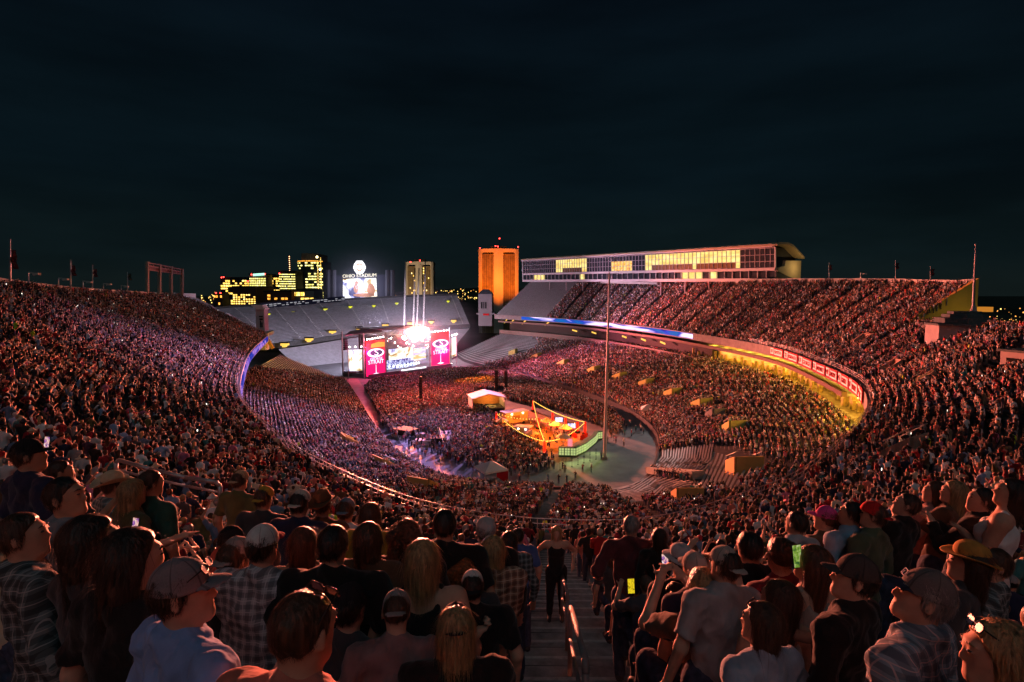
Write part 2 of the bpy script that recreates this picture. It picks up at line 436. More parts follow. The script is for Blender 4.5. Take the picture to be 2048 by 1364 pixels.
def figure(seat=False, h=.026, fine=False, sleeve=.75, w=1.0, belly=0.0, fem=False, top='tee', noise=.0035, long_legs=True, **kw):
    """meshes of one person: body, shirt, trousers and the place of the head"""
    J = skeleton(seat=seat, w=w, hips=1.05 if fem else 1.0, **kw)
    B = Body(); torso_prims(B, J, w, belly, fem, -.004); head_prims(B, J, 0, fine)
    for n_ in 'LR':
        arm_prims(B, J, n_, w); hand_prims(B, J, n_, 0, fine)
        leg_prims(B, J, n_, -.004)
        B.cap(J['an'+n_]+np.array([0, -.03, -.04]), J['an'+n_]+np.array([.01, .16, -.05]), .045, .038, 1, .02)
    S = Body(); torso_prims(S, J, w, belly, fem, .014)
    if top == 'tank':
        Rt = J['Rt']; S = Body()
        cut = [(J['nb']-Rt@np.array([0, 0, .085]), Rt@np.array([0, 0, 1.]))]
        S.ell(J['pel'], (.165*(.5+.5*w), .13, .135), 0, .06, Rt); S.ell(J['belly']+Rt@np.array([0, .012+belly*.05, 0]), (.148*w+belly*.04, .122+belly*.06, .17), 0, .06, Rt)
        S.ell(J['chest']+Rt@np.array([0, .01, 0]), (.166*w, .126, .175), 0, .06, Rt, cut)
        for s in (1, -1):
            if fem: S.ell(J['chest']+Rt@np.array([s*.072, .088, -.01]), (.07, .063, .066), 0, .04, Rt)
            S.cap(J['nb']+Rt@np.array([s*.085*w, .085, -.1]), J['nb']+Rt@np.array([s*.09*w, .0, .012]), .02, .02, 0, .02)
            S.cap(J['nb']+Rt@np.array([s*.085*w, -.09, -.1]), J['nb']+Rt@np.array([s*.09*w, .0, .012]), .02, .02, 0, .02)
    else:
        for n_ in 'LR': arm_prims(S, J, n_, w, .013, 0, sleeve)
        if top in ('polo', 'collar'):
            Rt = J['Rt']; c = J['nb']+Rt@np.array([0, .0, .03])
            m = 14
            for i in range(m):
                a0, a1 = 2*math.pi*i/m, 2*math.pi*(i+1)/m
                q = lambda a: c+Rt@np.array([.073*math.sin(a), .075*math.cos(a)-.005, -.022*math.cos(a)])
                if i in (0, m-1): continue
                S.cap(q(a0), q(a1), .017, .017, 0, .012)
    Tm = Body(); Tm.ell(J['pel']+np.array([0, 0, -.01]), (.16*(.5+.5*w), .124, .115), 0, .05)
    for n_ in 'LR': leg_prims(Tm, J, n_, .012, 0, 1.0 if long_legs else .05)
    return J, B, S, Tm
# ------------------------------------------------------------------ people: cloth, skin, hair, hats
def tint_mat(name, rough, spec=.3, var=(.75, 1.2), scale=(9, 9, 9), detail=4, bump=0.0, sheen=0.0, aniso=None):
    """colour comes from the object, the material gives its grain"""
    m, n, b = _new(name); l = n.links.new
    oi = n.nodes.new('ShaderNodeObjectInfo'); t = n.nodes.new('ShaderNodeTexCoord'); mp = n.nodes.new('ShaderNodeMapping')
    mp.inputs['Scale'].default_value = scale
    z = n.nodes.new('ShaderNodeTexNoise'); z.inputs['Scale'].default_value = 1; z.inputs['Detail'].default_value = detail
    r = n.nodes.new('ShaderNodeMapRange'); r.inputs['From Min'].default_value = .3; r.inputs['From Max'].default_value = .7
    r.inputs['To Min'].default_value = var[0]; r.inputs['To Max'].default_value = var[1]
    x = n.nodes.new('ShaderNodeMix'); x.data_type = 'RGBA'; x.blend_type = 'MULTIPLY'; x.inputs['Factor'].default_value = 1
    l(t.outputs['Object'], mp.inputs[0]); l(mp.outputs[0], z.inputs['Vector']); l(z.outputs[0], r.inputs[0])
    l(oi.outputs['Color'], x.inputs['A']); l(r.outputs[0], x.inputs['B']); l(x.outputs['Result'], b.inputs['Base Color'])
    b.inputs['Roughness'].default_value = rough; b.inputs['Specular IOR Level'].default_value = spec
    if bump:
        bp = n.nodes.new('ShaderNodeBump'); bp.inputs['Strength'].default_value = bump; bp.inputs['Distance'].default_value = .022
        l(z.outputs[0], bp.inputs['Height']); l(bp.outputs[0], b.inputs['Normal'])
    if sheen: b.inputs['Sheen Weight'].default_value = sheen
    return m
M_SKIN = tint_mat('skin', .62, .22, (.82, 1.12), (14, 14, 14))
M_CLOTH = tint_mat('cloth', .9, .15, (.72, 1.2), (9, 9, 5), 6, .9, .15)
M_DENIM = tint_mat('denim', .9, .15, (.6, 1.3), (26, 26, 18), 6, .4)
M_HAIR = tint_mat('hair', .42, .5, (.35, 1.55), (55, 55, 5), 4, .8)
M_CURL = tint_mat('curly_hair', .5, .4, (.35, 1.6), (45, 45, 45), 3, 1.0)
M_HAT = tint_mat('hat_felt', .85, .2, (.85, 1.1), (20, 20, 20), 3, .2)
def cap_mat():
    """six-panel cloth with stitched seams and a woven grain"""
    m, n, b = _new('cap_cloth'); l = n.links.new; oi = n.nodes.new('ShaderNodeObjectInfo'); t = n.nodes.new('ShaderNodeTexCoord'); s = n.nodes.new('ShaderNodeSeparateXYZ'); l(t.outputs['Object'], s.inputs[0])
    def mth(op, a, bb=None):
        q = n.nodes.new('ShaderNodeMath'); q.operation = op
        for i, v in enumerate((a, bb)):
            if v is None: continue
            if isinstance(v, (int, float)): q.inputs[i].default_value = v
            else: l(v, q.inputs[i])
        return q.outputs[0]
    ang = mth('MULTIPLY', mth('ARCTAN2', s.outputs['X'], mth('ADD', s.outputs['Y'], .012)), 3/math.pi); fr = mth('ABSOLUTE', mth('SUBTRACT', mth('FRACT', ang), .5)); seam = mth('LESS_THAN', fr, .035)
    w = n.nodes.new('ShaderNodeTexNoise'); w.inputs['Scale'].default_value = 190; l(t.outputs['Object'], w.inputs['Vector']); w2 = n.nodes.new('ShaderNodeTexNoise'); w2.inputs['Scale'].default_value = 16; l(t.outputs['Object'], w2.inputs['Vector'])
    k = mth('MULTIPLY', mth('SUBTRACT', 1.0, mth('MULTIPLY', seam, .45)), mth('ADD', .55, mth('MULTIPLY', mth('ADD', w.outputs[0], w2.outputs[0]), .45)))
    x = n.nodes.new('ShaderNodeMix'); x.data_type = 'RGBA'; x.blend_type = 'MULTIPLY'; x.inputs['Factor'].default_value = 1; l(oi.outputs['Color'], x.inputs['A']); l(k, x.inputs['B']); l(x.outputs['Result'], b.inputs['Base Color'])
    bp = n.nodes.new('ShaderNodeBump'); bp.inputs['Strength'].default_value = .8; bp.inputs['Distance'].default_value = .004; l(mth('SUBTRACT', mth('ADD', mth('MULTIPLY', w2.outputs[0], 2.0), mth('MULTIPLY', w.outputs[0], .4)), mth('MULTIPLY', seam, .8)), bp.inputs['Height']); l(bp.outputs[0], b.inputs['Normal'])
    b.inputs['Roughness'].default_value = .9; b.inputs['Specular IOR Level'].default_value = .15; return m
M_CAP = cap_mat()
M_SHOE = mat('shoe', (.04, .04, .045), .6, .4, 30)
def plaid_mat(name, dark, pale, stripe, size=.055):
    m, n, b = _new(name); l = n.links.new
    t = n.nodes.new('ShaderNodeTexCoord'); s = n.nodes.new('ShaderNodeSeparateXYZ'); l(t.outputs['Object'], s.inputs[0])
    def band(src, per, w, off=0.0, wob=None):
        a = n.nodes.new('ShaderNodeMath'); a.operation = 'MULTIPLY_ADD'; a.inputs[1].default_value = 1/per; a.inputs[2].default_value = off; l(src, a.inputs[0])
        f = n.nodes.new('ShaderNodeMath'); f.operation = 'FRACT'; l(a.outputs[0], f.inputs[0])
        c = n.nodes.new('ShaderNodeMath'); c.operation = 'LESS_THAN'; c.inputs[1].default_value = w; l(f.outputs[0], c.inputs[0]); return c.outputs[0]
    # cloth hangs in folds, so the weave lines wander a little
    nzz = n.nodes.new('ShaderNodeTexNoise'); nzz.inputs['Scale'].default_value = 5; l(t.outputs['Object'], nzz.inputs['Vector'])
    wv = n.nodes.new('ShaderNodeMath'); wv.operation = 'MULTIPLY_ADD'; wv.inputs[1].default_value = .05; l(nzz.outputs[0], wv.inputs[0]); l(s.outputs['X'], wv.inputs[2])
    wz = n.nodes.new('ShaderNodeMath'); wz.operation = 'MULTIPLY_ADD'; wz.inputs[1].default_value = .05; l(nzz.outputs[0], wz.inputs[0]); l(s.outputs['Z'], wz.inputs[2])
    def mixc(fac, a, bcol):
        x = n.nodes.new('ShaderNodeMix'); x.data_type = 'RGBA'; l(fac, x.inputs['Factor'])
        if isinstance(a, tuple): x.inputs['A'].default_value = (*a, 1)
        else: l(a, x.inputs['A'])
        x.inputs['B'].default_value = (*bcol, 1); return x.outputs['Result']
    def half(o, k=.55):
        q = n.nodes.new('ShaderNodeMath'); q.operation = 'MULTIPLY'; q.inputs[1].default_value = k; l(o, q.inputs[0]); return q.outputs[0]
    c = mixc(half(band(wv.outputs[0], size, .45)), pale, dark)
    c = mixc(half(band(wz.outputs[0], size, .45)), c, dark)
    c = mixc(half(band(wv.outputs[0], size, .07, .3), .8), c, stripe)
    c = mixc(half(band(wz.outputs[0], size, .07, .3), .8), c, stripe)
    l(c, b.inputs['Base Color']); b.inputs['Roughness'].default_value = .9; b.inputs['Specular IOR Level'].default_value = .15
    bp = n.nodes.new('ShaderNodeBump'); bp.inputs['Strength'].default_value = .5; bp.inputs['Distance'].default_value = .02
    l(nzz.outputs[0], bp.inputs['Height']); l(bp.outputs[0], b.inputs['Normal'])
    return m
M_PLAID = {'grey': plaid_mat('grey_plaid', (.05, .055, .07), (.42, .42, .44), (.6, .58, .6)),
           'blue': plaid_mat('blue_plaid', (.04, .06, .09), (.22, .30, .36), (.55, .42, .42), .06),
           'teal': plaid_mat('teal_plaid', (.03, .07, .09), (.2, .34, .38), (.5, .55, .5)),
           'red': plaid_mat('red_plaid', (.05, .02, .02), (.32, .2, .14), (.55, .5, .4)),
           'black': plaid_mat('black_plaid', (.012, .014, .016), (.13, .17, .18), (.3, .33, .33))}
# ---- hair, in the head's own frame
H_HAIR = .0105
def hair_short(k=1.0):
    b = Body(); cut = [((0, .058, .055), (0, .80, -.60)), ((0, -.03, -.062), (0, -.30, -.95))]
    b.ell((0, -.014, .026), (.0835*k, .1035*k, .099*k), 0, .02, None, cut); return b
def hair_long(len_=.30, wide=1.0):
    b = hair_short(1.05)
    face = [((0, .045, 0), (0, 1, 0))]
    b.cap((0, -.042, .02), (0, -.07, -len_), .080*wide, .055*wide, 0, .05)
    for s in (1, -1):
        b.cap((s*.056, -.025, .03), (s*.072*wide, -.04, -len_*.8), .036, .028, 0, .04, face)
        b.cap((s*.035, -.07, -.1), (s*.05*wide, -.085, -len_*1.02), .045, .02, 0, .03)
    return b
def hair_bob(): return hair_long(.15, 1.08)
def hair_curly():
    b = hair_short(1.12); r = random.Random(3)
    for i in range(34):
        a = r.uniform(.35*math.pi, 2.65*math.pi) if i % 2 else r.uniform(.8*math.pi, 2.2*math.pi)
        z = r.uniform(-.2, .08); rad = .085+.02*r.random()-(.02 if z > .05 else 0)
        b.ell((rad*math.cos(a-math.pi/2+math.pi)*1.0, -abs(rad*math.sin(a))*.9-.01, z), (.036, .036, .04), 0, .02)
    return b
def hair_tail():
    b = hair_short(1.03); b.ell((0, -.125, .02), (.028, .03, .03), 0, .02); b.cap((0, -.135, .0), (0, -.14, -.2), .034, .016, 0, .02); return b
def hair_bun():
    b = hair_short(1.03); b.ell((0, -.09, .09), (.045, .045, .042), 0, .02); return b
def add_strands(me, n, length, flow, seed, width=.0022, lift=.006, curl=0.0):
    """loose ribbons of hair lying over the hair's surface"""
    rg = np.random.default_rng(seed); nv = len(me.vertices); co = np.empty(nv*3, np.float32); me.vertices.foreach_get('co', co); co = co.reshape(-1, 3).astype(float)
    no = np.empty(nv*3, np.float32); me.vertices.foreach_get('normal', no); no = no.reshape(-1, 3).astype(float)
    ok_ = np.where(co[:, 1] < .03)[0]; idx = ok_[rg.integers(0, len(ok_), n)]; p = co[idx]; nn = no[idx]; K = 6
    f = np.array(flow)[None]+np.where(p[:, 2:3] > .05, np.stack([p[:, 0]*6, p[:, 1]*6+rg.normal(0, .1, n), 0*p[:, 0]], 1), 0)+rg.normal(0, .16, (n, 3))
    f -= nn*(f*nn).sum(1, keepdims=True); f /= np.maximum(np.linalg.norm(f, axis=1, keepdims=True), 1e-6)
    side = np.cross(nn, f); L_ = length*rg.uniform(.5, 1.3, n)[:, None]; lf = lift*rg.uniform(.2, 1.6, n)[:, None]; ph = rg.uniform(0, 6.3, n)[:, None]; V = []
    for k in range(K):
        t = k/(K-1); c = p+nn*(.0015+lf*t*t)+f*L_*t+np.array([0, 0, -1])*(L_*.35*t*t)+side*(curl*np.sin(ph+7*t)+.006*np.sin(ph+3*t)); w = width*(1-.75*t)
        V += [c-side*w*.5, c+side*w*.5]
    V = np.stack(V, 1).reshape(-1, 3); o = nv; b = o+np.arange(n)[:, None]*(2*K); F = np.concatenate([np.concatenate([b+2*k, b+2*k+1, b+2*k+3, b+2*k+2], 1) for k in range(K-1)])
    F0 = np.empty(len(me.loops), np.int32); me.loops.foreach_get('vertex_index', F0); m0 = list(me.materials); nm = me.name
    F_all = np.concatenate([F0.reshape(-1, 4), F]); V_all = np.concatenate([co, V]); m2 = bpy.data.meshes.new(nm)
    m2.vertices.add(len(V_all)); m2.vertices.foreach_set('co', V_all.astype(np.float32).ravel()); m2.loops.add(F_all.size); m2.loops.foreach_set('vertex_index', F_all.astype(np.int32).ravel())
    m2.polygons.add(len(F_all)); m2.polygons.foreach_set('loop_start', np.arange(0, F_all.size, 4, dtype=np.int32)); m2.polygons.foreach_set('use_smooth', np.ones(len(F_all), bool))
    for m in m0: m2.materials.append(m)
    m2.update(calc_edges=True); m2.validate(); return m2
HAIR = {}
def hair_mesh(kind, h=H_HAIR):
    key = (kind, h)
    if key not in HAIR:
        f = {'short': hair_short, 'buzz': lambda: hair_short(.985), 'long': hair_long, 'bob': hair_bob, 'curly': hair_curly, 'tail': hair_tail, 'bun': hair_bun,
             'longer': lambda: hair_long(.42, 1.12)}[kind]
        HAIR[key] = sdf_mesh('hair_'+kind, f(), h, [M_CURL if kind == 'curly' else M_HAIR], .0022 if kind != 'curly' else .005, 95 if kind != 'curly' else 70)
        if h < .012:
            n_, l_, c_ = {'short': (2600, .030, .0), 'buzz': (2600, .011, .0), 'long': (1500, .10, .003), 'longer': (1700, .11, .003), 'bob': (1400, .10, .003), 'curly': (2200, .06, .012), 'tail': (1500, .05, .0), 'bun': (1500, .05, .0)}[kind]
            HAIR[key] = add_strands(HAIR[key], n_, l_, (0, -.35, -1) if kind not in ('tail', 'bun') else (0, -1, .2), 5, .0026 if kind != 'buzz' else .0016, .0045 if kind not in ('buzz',) else .003, c_)
    return HAIR[key]
# ---- hats
HATS = {}
def hat_meshes(kind, h=.0085):
    """(crown, [(part name, mesh)])"""
    key = (kind, h)
    if key in HATS: return HATS[key]
    if kind == 'cap':
        b = Body(); tl = np.array([0, .22, .97])
        b.ell((0, -.012, .026), (.0885, .1075, .112), 0, .02, None, [((0, 0, .022), (0, -.10, -.995))])
        b.ell((0, -.012, .139), (.009, .009, .006), 0, .004)
        br = Body(); br.ell((0, .078, .036), (.070, .092, .0075), 0, .004, rotx(-.16), [((0, .05, 0), (0, -1, 0))])
        HATS[key] = (sdf_mesh('cap', b, h, [M_CAP], .0014, 48), [('brim', sdf_mesh('cap_brim', br, h*.8, [M_CAP], warp=lambda V: V-np.stack([0*V[:, 0], 0*V[:, 0], 3.6*V[:, 0]**2], 1)))])
    elif kind == 'cowboy':
        b = Body(); b.ell((0, -.01, .085), (.086, .104, .092), 0, .03, None, [((0, 0, .045), (0, 0, -1))])
        b.ell((0, -.005, .19), (.016, .075, .03), 0, .03, None, None, True)
        for s in (1, -1): b.ell((s*.075, .06, .14), (.03, .05, .035), 0, .03, None, None, True)
        br = Body(); br.ell((0, -.01, .05), (.20, .225, .0085), 0, .004)
        bd = Body(); bd.cap((0, -.01, .058), (0, -.01, .066), .0, .0, 0, .01); bd.ell((0, -.01, .062), (.089, .107, .014), 0, .004)
        def up(V): r_ = np.abs(V[:, 0])/.2; return V+np.stack([-.22*V[:, 0]*r_**2, 0*r_, .085*r_**2.4-.018*(V[:, 1]/.2)**2], 1)
        HATS[key] = (sdf_mesh('cowboy_hat', b, h, [M_HAT]), [('brim', sdf_mesh('hat_brim', br, h*.9, [M_HAT], warp=up)), ('hat_band', sdf_mesh('hat_band', bd, h*.8, [mat('hat_band', (.03, .018, .012), .6)]))])
    elif kind == 'fedora':
        b = Body(); b.ell((0, -.01, .08), (.085, .102, .08), 0, .03, None, [((0, 0, .045), (0, 0, -1))]); b.ell((0, -.0, .165), (.014, .07, .025), 0, .03, None, None, True)
        br = Body(); br.ell((0, -.01, .046), (.165, .185, .0085), 0, .004)
        HATS[key] = (sdf_mesh('fedora', b, h, [M_HAT]), [('brim', sdf_mesh('hat_brim', br, h*.9, [M_HAT], warp=lambda V: V+np.stack([0*V[:, 0], 0*V[:, 0], .9*(V[:, 0]**2)-.5*V[:, 1]**2], 1)))])
    elif kind == 'beanie':
        b = Body(); b.ell((0, -.012, .03), (.09, .11, .108), 0, .02, None, [((0, 0, .0), (0, .25, -.97))]); HATS[key] = (sdf_mesh('knit_cap', b, h, [M_CLOTH], .002, 80), [])
    return HATS[key]
def glasses_mesh():
    if 'g' not in HATS:
        mb = MB()
        for s in (1, -1):
            pts = [Vector((s*(.034+.027*math.copysign(abs(math.cos(a))**.6, math.cos(a))), .0, .017*math.copysign(abs(math.sin(a))**.6, math.sin(a)))) for a in [2*math.pi*i/12 for i in range(13)]]
            mb.path(pts, .0028, 5); mb.tube((s*.06, 0, .006), (s*.083, -.11, .0), .003, .0025, 5)
            mb.add([(s*.034+.025*math.cos(2*math.pi*i/10), .001, .018*math.sin(2*math.pi*i/10)) for i in range(10)]+[(s*.034+.025*math.cos(2*math.pi*i/10), -.001, .018*math.sin(2*math.pi*i/10)) for i in range(10)],
                   [tuple(range(10)), tuple(range(19, 9, -1))])
        mb.tube((-.008, 0, .004), (.008, 0, .004), .0025, .0025, 5)
        HATS['g'] = mb.mesh('sunglasses', mat('sunglasses', (.015, .012, .014), .35, .1, 5, 0, .35), True)
    return HATS['g']
def face_meshes():
    if 'f' not in HATS:
        br = Body(); ey = Body(); bd = Body()
        for s in (1, -1):
            br.cap((s*.016, .0955, .030), (s*.034, .0925, .0345), .0042, .0042, 0, .004); br.cap((s*.034, .0925, .0345), (s*.049, .080, .029), .0042, .0026, 0, .004)
            ey.ell((s*.031, .0875, .007), (.0105, .0108, .0062), 0, .002)
        bd.ell((0, .034, -.058), (.0585, .064, .056), 0, .02, None, [((0, .0, -.035), (0, .35, .94))]); bd.ell((0, .086, -.052), (.026, .012, .006), 0, .01)
        bd.ell((0, .098, -.069), (.021, .014, .0085), 0, .006, None, None, True)
        HATS['f'] = (sdf_mesh('eyebrow', br, .0035, [M_HAIR]), sdf_mesh('eye', ey, .0035, [mat('eye', (.05, .035, .03), .15, .3, 60, 0, .5)]), sdf_mesh('beard', bd, .006, [M_HAIR], .0012, 150))
    return HATS['f']
def m4(Rm, c):
    M = Matrix([list(r) for r in Rm]).to_4x4(); M.translation = Vector([float(x) for x in c]); return M
def child(name, me, parent, M=None, col=None):
    o = bpy.data.objects.new(name, me); COL.objects.link(o); o.parent = parent
    if M is not None: o.matrix_local = M; o.matrix_basis = M
    if col is not None: o.color = (*col, 1)
    return o
def wear(o, m):
    if o.material_slots:
        o.material_slots[0].link = 'OBJECT'; o.material_slots[0].material = m
SKINS = [(.52, .30, .21), (.46, .26, .17), (.58, .36, .26), (.40, .22, .14), (.26, .14, .085), (.12, .065, .04)]
HAIRS = {'dark brown': (.022, .012, .008), 'black': (.01, .008, .008), 'brown': (.055, .028, .015), 'auburn': (.10, .035, .016), 'blond': (.36, .22, .10), 'grey': (.22, .21, .2), 'red': (.24, .07, .02)}
SHIRTS = {'black': (.012, .012, .013), 'charcoal': (.045, .045, .05), 'navy': (.015, .022, .055), 'white': (.66, .65, .64), 'grey': (.26, .26, .27), 'maroon': (.16, .012, .02),
          'red': (.45, .02, .02), 'teal': (.03, .16, .17), 'light blue': (.22, .34, .52), 'olive': (.10, .10, .04), 'mustard': (.42, .24, .03), 'pink': (.55, .16, .26), 'green': (.035, .11, .05),
          'cream': (.55, .47, .34), 'denim blue': (.10, .17, .27), 'purple': (.12, .05, .2), 'brown': (.11, .06, .035), 'coral': (.55, .17, .12), 'orange': (.55, .16, .02)}
TROUS = [(.035, .05, .09), (.06, .085, .14), (.015, .015, .018), (.10, .12, .17), (.22, .18, .12)]
FIG = {}
def pose_set(key, h=.027, fine=False, **kw):
    if key not in FIG:
        nz_ = .005 if h > .02 else .0085
        J, B, S, T = figure(h=h, fine=fine, **kw)
        FIG[key] = (J, sdf_mesh('body', B, h, [M_SKIN, M_SHOE], zones=True), sdf_mesh('shirt', S, h*.95, [M_CLOTH], nz_, 36), sdf_mesh('trousers', T, max(h*1.5, .024), [M_DENIM], nz_, 24))
    return FIG[key]
def person(loc, face, key, skin, shirt, hair=('short', 'brown'), hat=None, plaid=None, trousers=(.035, .05, .09), scale=1.0, label='', group=None, lean=(0, 0), hair_h=H_HAIR, glasses=None, kw=None, hat_h=.0085, prints=None, extra=None, cap_front=None):
    """one person: body > shirt, trousers, hair, hat"""
    J, mb_, ms_, mt_ = pose_set(key, **(kw or {}))
    o = bpy.data.objects.new('person', None); COL.objects.link(o); o.empty_display_size = .2
    o.location = loc; o.scale = (scale,)*3
    o.rotation_euler = (Matrix.Rotation(lean[1], 4, 'Y')@Matrix.Rotation(lean[0], 4, 'X')@Matrix.Rotation(face, 4, 'Z')).to_euler()
    tag(o, label, 'person', group)
    child('body', mb_, o, None, skin)
    s_ = child('shirt', ms_, o, None, shirt)
    if plaid: wear(s_, M_PLAID[plaid])
    child('trousers', mt_, o, None, trousers)
    Mh = m4(J['Rh'], J['head'])@Matrix.Diagonal((HS, HS, HS, 1))
    if hair: child('hair', hair_mesh(hair[0], hair_h), o, Mh, HAIRS[hair[1]])
    if hat:
        kind, col = hat[0], hat[1]; back = len(hat) > 2 and hat[2] == 'back'
        cr, parts = hat_meshes(kind, hat_h)
        Mk = Mh@(Matrix.Rotation(math.pi, 4, 'Z') if back else Matrix.Identity(4))
        c_ = child({'cap': 'cap', 'cowboy': 'cowboy_hat', 'fedora': 'fedora', 'beanie': 'knit_cap'}[kind], cr, o, Mk, col)
        for nm, me in parts: child(nm, me, c_, None, hat[3] if len(hat) > 3 and nm == 'brim' else col)
    if (kw or {}).get('fine'):
        eb, ey_, bd_ = face_meshes(); child('eyebrow', eb, o, Mh, HAIRS[hair[1]] if hair else (.03, .02, .01)); child('eye', ey_, o, Mh)
        if extra == 'beard': child('beard', bd_, o, Mh, HAIRS[hair[1]])
    if glasses: child('sunglasses', glasses_mesh(), o, Mh@Matrix.Translation(Vector(glasses))@Matrix.Rotation(R(25), 4, 'X'))
    return o, J, s_
# ------------------------------------------------------------------ ground and field
M_CONC = mat('concrete', (.20, .195, .19), .88, .22, .8, bump=.15)
M_CONC_D = mat('dark_concrete', (.075, .078, .078), .9, .3, 1.2, bump=.2)
M_CONC_L = mat('pale_concrete', (.42, .40, .39), .85, .15, .6)
M_STEEL = mat('galvanised_steel', (.36, .36, .37), .45, .15, 4, .7)
M_ALU = mat('aluminium_bench', (.33, .33, .345), .6, .12, 2, .2)
M_WHITE = mat('white_paint', (.72, .70, .70), .6, .08, .7)
M_BLACK = mat('black_steel', (.02, .02, .022), .85, .2, 3, 0, .05)
g = MB(); S_ = 9000
g.add([(-S_, -400, -.35), (S_, -400, -.35), (S_, S_, -.35), (-S_, S_, -.35)], [(0, 1, 2, 3)])
tag(g.build('ground', mat('ground', (.035, .04, .03), .95, .4, .01)), kind='structure')
fl = MB()
fl.add([(-130, 60, 0), (110, 60, 0), (60, 330, 0), (-150, 330, 0)], [(0, 1, 2, 3)])
tag(fl.build('field', mat('field_cover', (.13, .13, .14), .8, .25, .25, bump=.1)), kind='structure')

# ------------------------------------------------------------------ seating decks
class Deck:
    def __init__(s, fr, bk, rows, cut=None, step=1.6):
        m = np.hstack([np.array(fr, float), np.array(bk, float)])
        d, s.st = smooth_curve(m, step); s.F = d[:, :3]; s.B = d[:, 3:]; s.N = rows
        s.cut = np.full(len(s.F), rows) if cut is None else np.array([cut(x) for x in s.st]).astype(int)
    def row(s, j, off=.5):
        """tread points of row j"""
        t = (j+off)/s.N; p = s.F+(s.B-s.F)*t; p = p.copy(); p[:, 2] = s.F[:, 2]+(s.B[:, 2]-s.F[:, 2])*(j/s.N); return p
    def mesh(s, name, m, parent):
        n = len(s.F); mb = MB(); V = []; 
        for j in range(s.N):
            z = s.F[:, 2]+(s.B[:, 2]-s.F[:, 2])*(j/s.N)
            for t in (j/s.N, (j+1)/s.N):
                p = s.F+(s.B-s.F)*t; p = p.copy(); p[:, 2] = z; V.append(p)
        V = np.stack(V, 1); K = V.shape[1]; F = []
        for i in range(n-1):
            lim = 2*min(s.cut[i], s.cut[i+1])-1
            for k in range(lim):
                a = i*K+k; F.append((a, a+K, a+K+1, a+1))
        me = bpy.data.meshes.new(name); me.from_pydata(V.reshape(-1, 3).tolist(), [], F); me.materials.append(m); me.update()
        return link(name, me, parent)
    def at(s, st, t):
        """surface point at station st, fraction t of the way up"""
        i = np.interp(st, s.st, np.arange(len(s.st))); a = int(i); b = min(a+1, len(s.F)-1); w = i-a
        f = s.F[a]*(1-w)+s.F[b]*w; k = s.B[a]*(1-w)+s.B[b]*w
        j = int(t*s.N); p = f+(k-f)*t; p = p.copy(); p[2] = f[2]+(k[2]-f[2])*j/s.N; return Vector(p)
    def out(s, st):
        i = int(np.interp(st, s.st, np.arange(len(s.st)))); v = s.B[i]-s.F[i]; return Vector((v[0], v[1], 0)).normalized()
    def locate(s, x, y):
        """(station, t) of a plan point near the camera"""
        best = None
        for i in range(len(s.F)):
            f, b = s.F[i, :2], s.B[i, :2]; v = b-f; t = np.clip(((x-f[0])*v[0]+(y-f[1])*v[1])/(v@v), 0, 1)
            d = np.hypot(*(f+v*t-np.array([x, y])))
            if best is None or d < best[0]: best = (d, s.st[i], t)
        return best[1], best[2]
    def pick(s, px, py):
        """(station, t, point) of the surface seen at a pixel"""
        if not hasattr(s, '_g'):
            t = np.linspace(0, 1, 160); g = s.F[:, None]+(s.B-s.F)[:, None]*t[None, :, None]
            x, y, d = proj(g); s._g = (g, x, y, d, t)
        g, x, y, d, t = s._g
        e = (x-px)**2+(y-py)**2; e = np.where(np.isfinite(e), e, 1e12); i, k = np.unravel_index(np.argmin(e), e.shape)
        return s.st[i], t[k], Vector(g[i, k])
def V3(p): return (p[0], p[1], p[2])
Cst = [  # front edge, rim
 (P(535, 672, 185), P(392, 596, 196)), (P(500, 705, 136), P(290, 596, 136)), (P(482, 745, 101), P(150, 591, 98)), (P(475, 790, 78), P(0, 579, 72)),
 (P(490, 830, 65), (-58, 48, 36.1)), (P(530, 875, 54.7), (-50, 30, 36.15)), (P(600, 935, 47.2), (-40, 12, 36.5)), (P(740, 1008, 40.3), (-27, -1, 36.5)),
 (P(860, 1052, 36.9), (-18, -8, 36.5)), (P(1000, 1080, 34.7), (-8.5, -11.5, 36.5)), (P(1140, 1091, 33.9), (.2, -12, 36.5)), (P(1300, 1085, 34.3), (10, -11.5, 36.5)),
 (P(1450, 1044, 37.3), (24, -8, 36.5)), (P(1600, 980, 42.6), (41, 2, 36.5)), (P(1690, 900, 52), (57, 19, 36.5)), (P(1735, 840, 62.5), (65, 38, 36.5)),
 (P(1738, 800, 74.5), (73, 58, 36.5)), (P(1715, 768, 88), (82, 80, 36.8)), (P(1650, 735, 108), P(1933, 575, 106)), (P(1560, 702, 139), P(1760, 569, 140)),
 (P(1450, 680, 170), P(1600, 567, 172)), (P(1300, 657, 215), P(1400, 567, 220)), (P(1150, 641, 265), P(1215, 563, 275)), (P(990, 631, 305), P(1062, 563, 312))]
NROW = 45
CUT_HI = 25
Cd = Deck([a for a, b in Cst], [b for a, b in Cst], NROW, lambda x: CUT_HI if 14.6 < x < 17.92 else NROW)
def lvl(z): return EYE+z
ZA0, ZA1 = .9, 12.5
Ast = [((690, 762), (-82, 200)), ((715, 800), (-73, 160)), ((745, 850), (-63.5, 130)), ((790, 905), (-51, 102)), ((860, 950), (-41, 79)), ((950, 972), (-27, 56)),
 ((1060, 978), (-12, 41)), ((1150, 978), (3, 34)), ((1215, 985), (14, 36.5)), ((1290, 960), (24, 43)), ((1318, 905), (33, 53)), ((1312, 862), (43, 65)), ((1270, 826), (52, 80)),
 ((1200, 795), (62.5, 108)), ((1100, 764), (69, 140)), ((1030, 744), (67, 174)), ((965, 730), (55, 218)), ((930, 720), (32, 268)), ((912, 708), (-6, 307))]
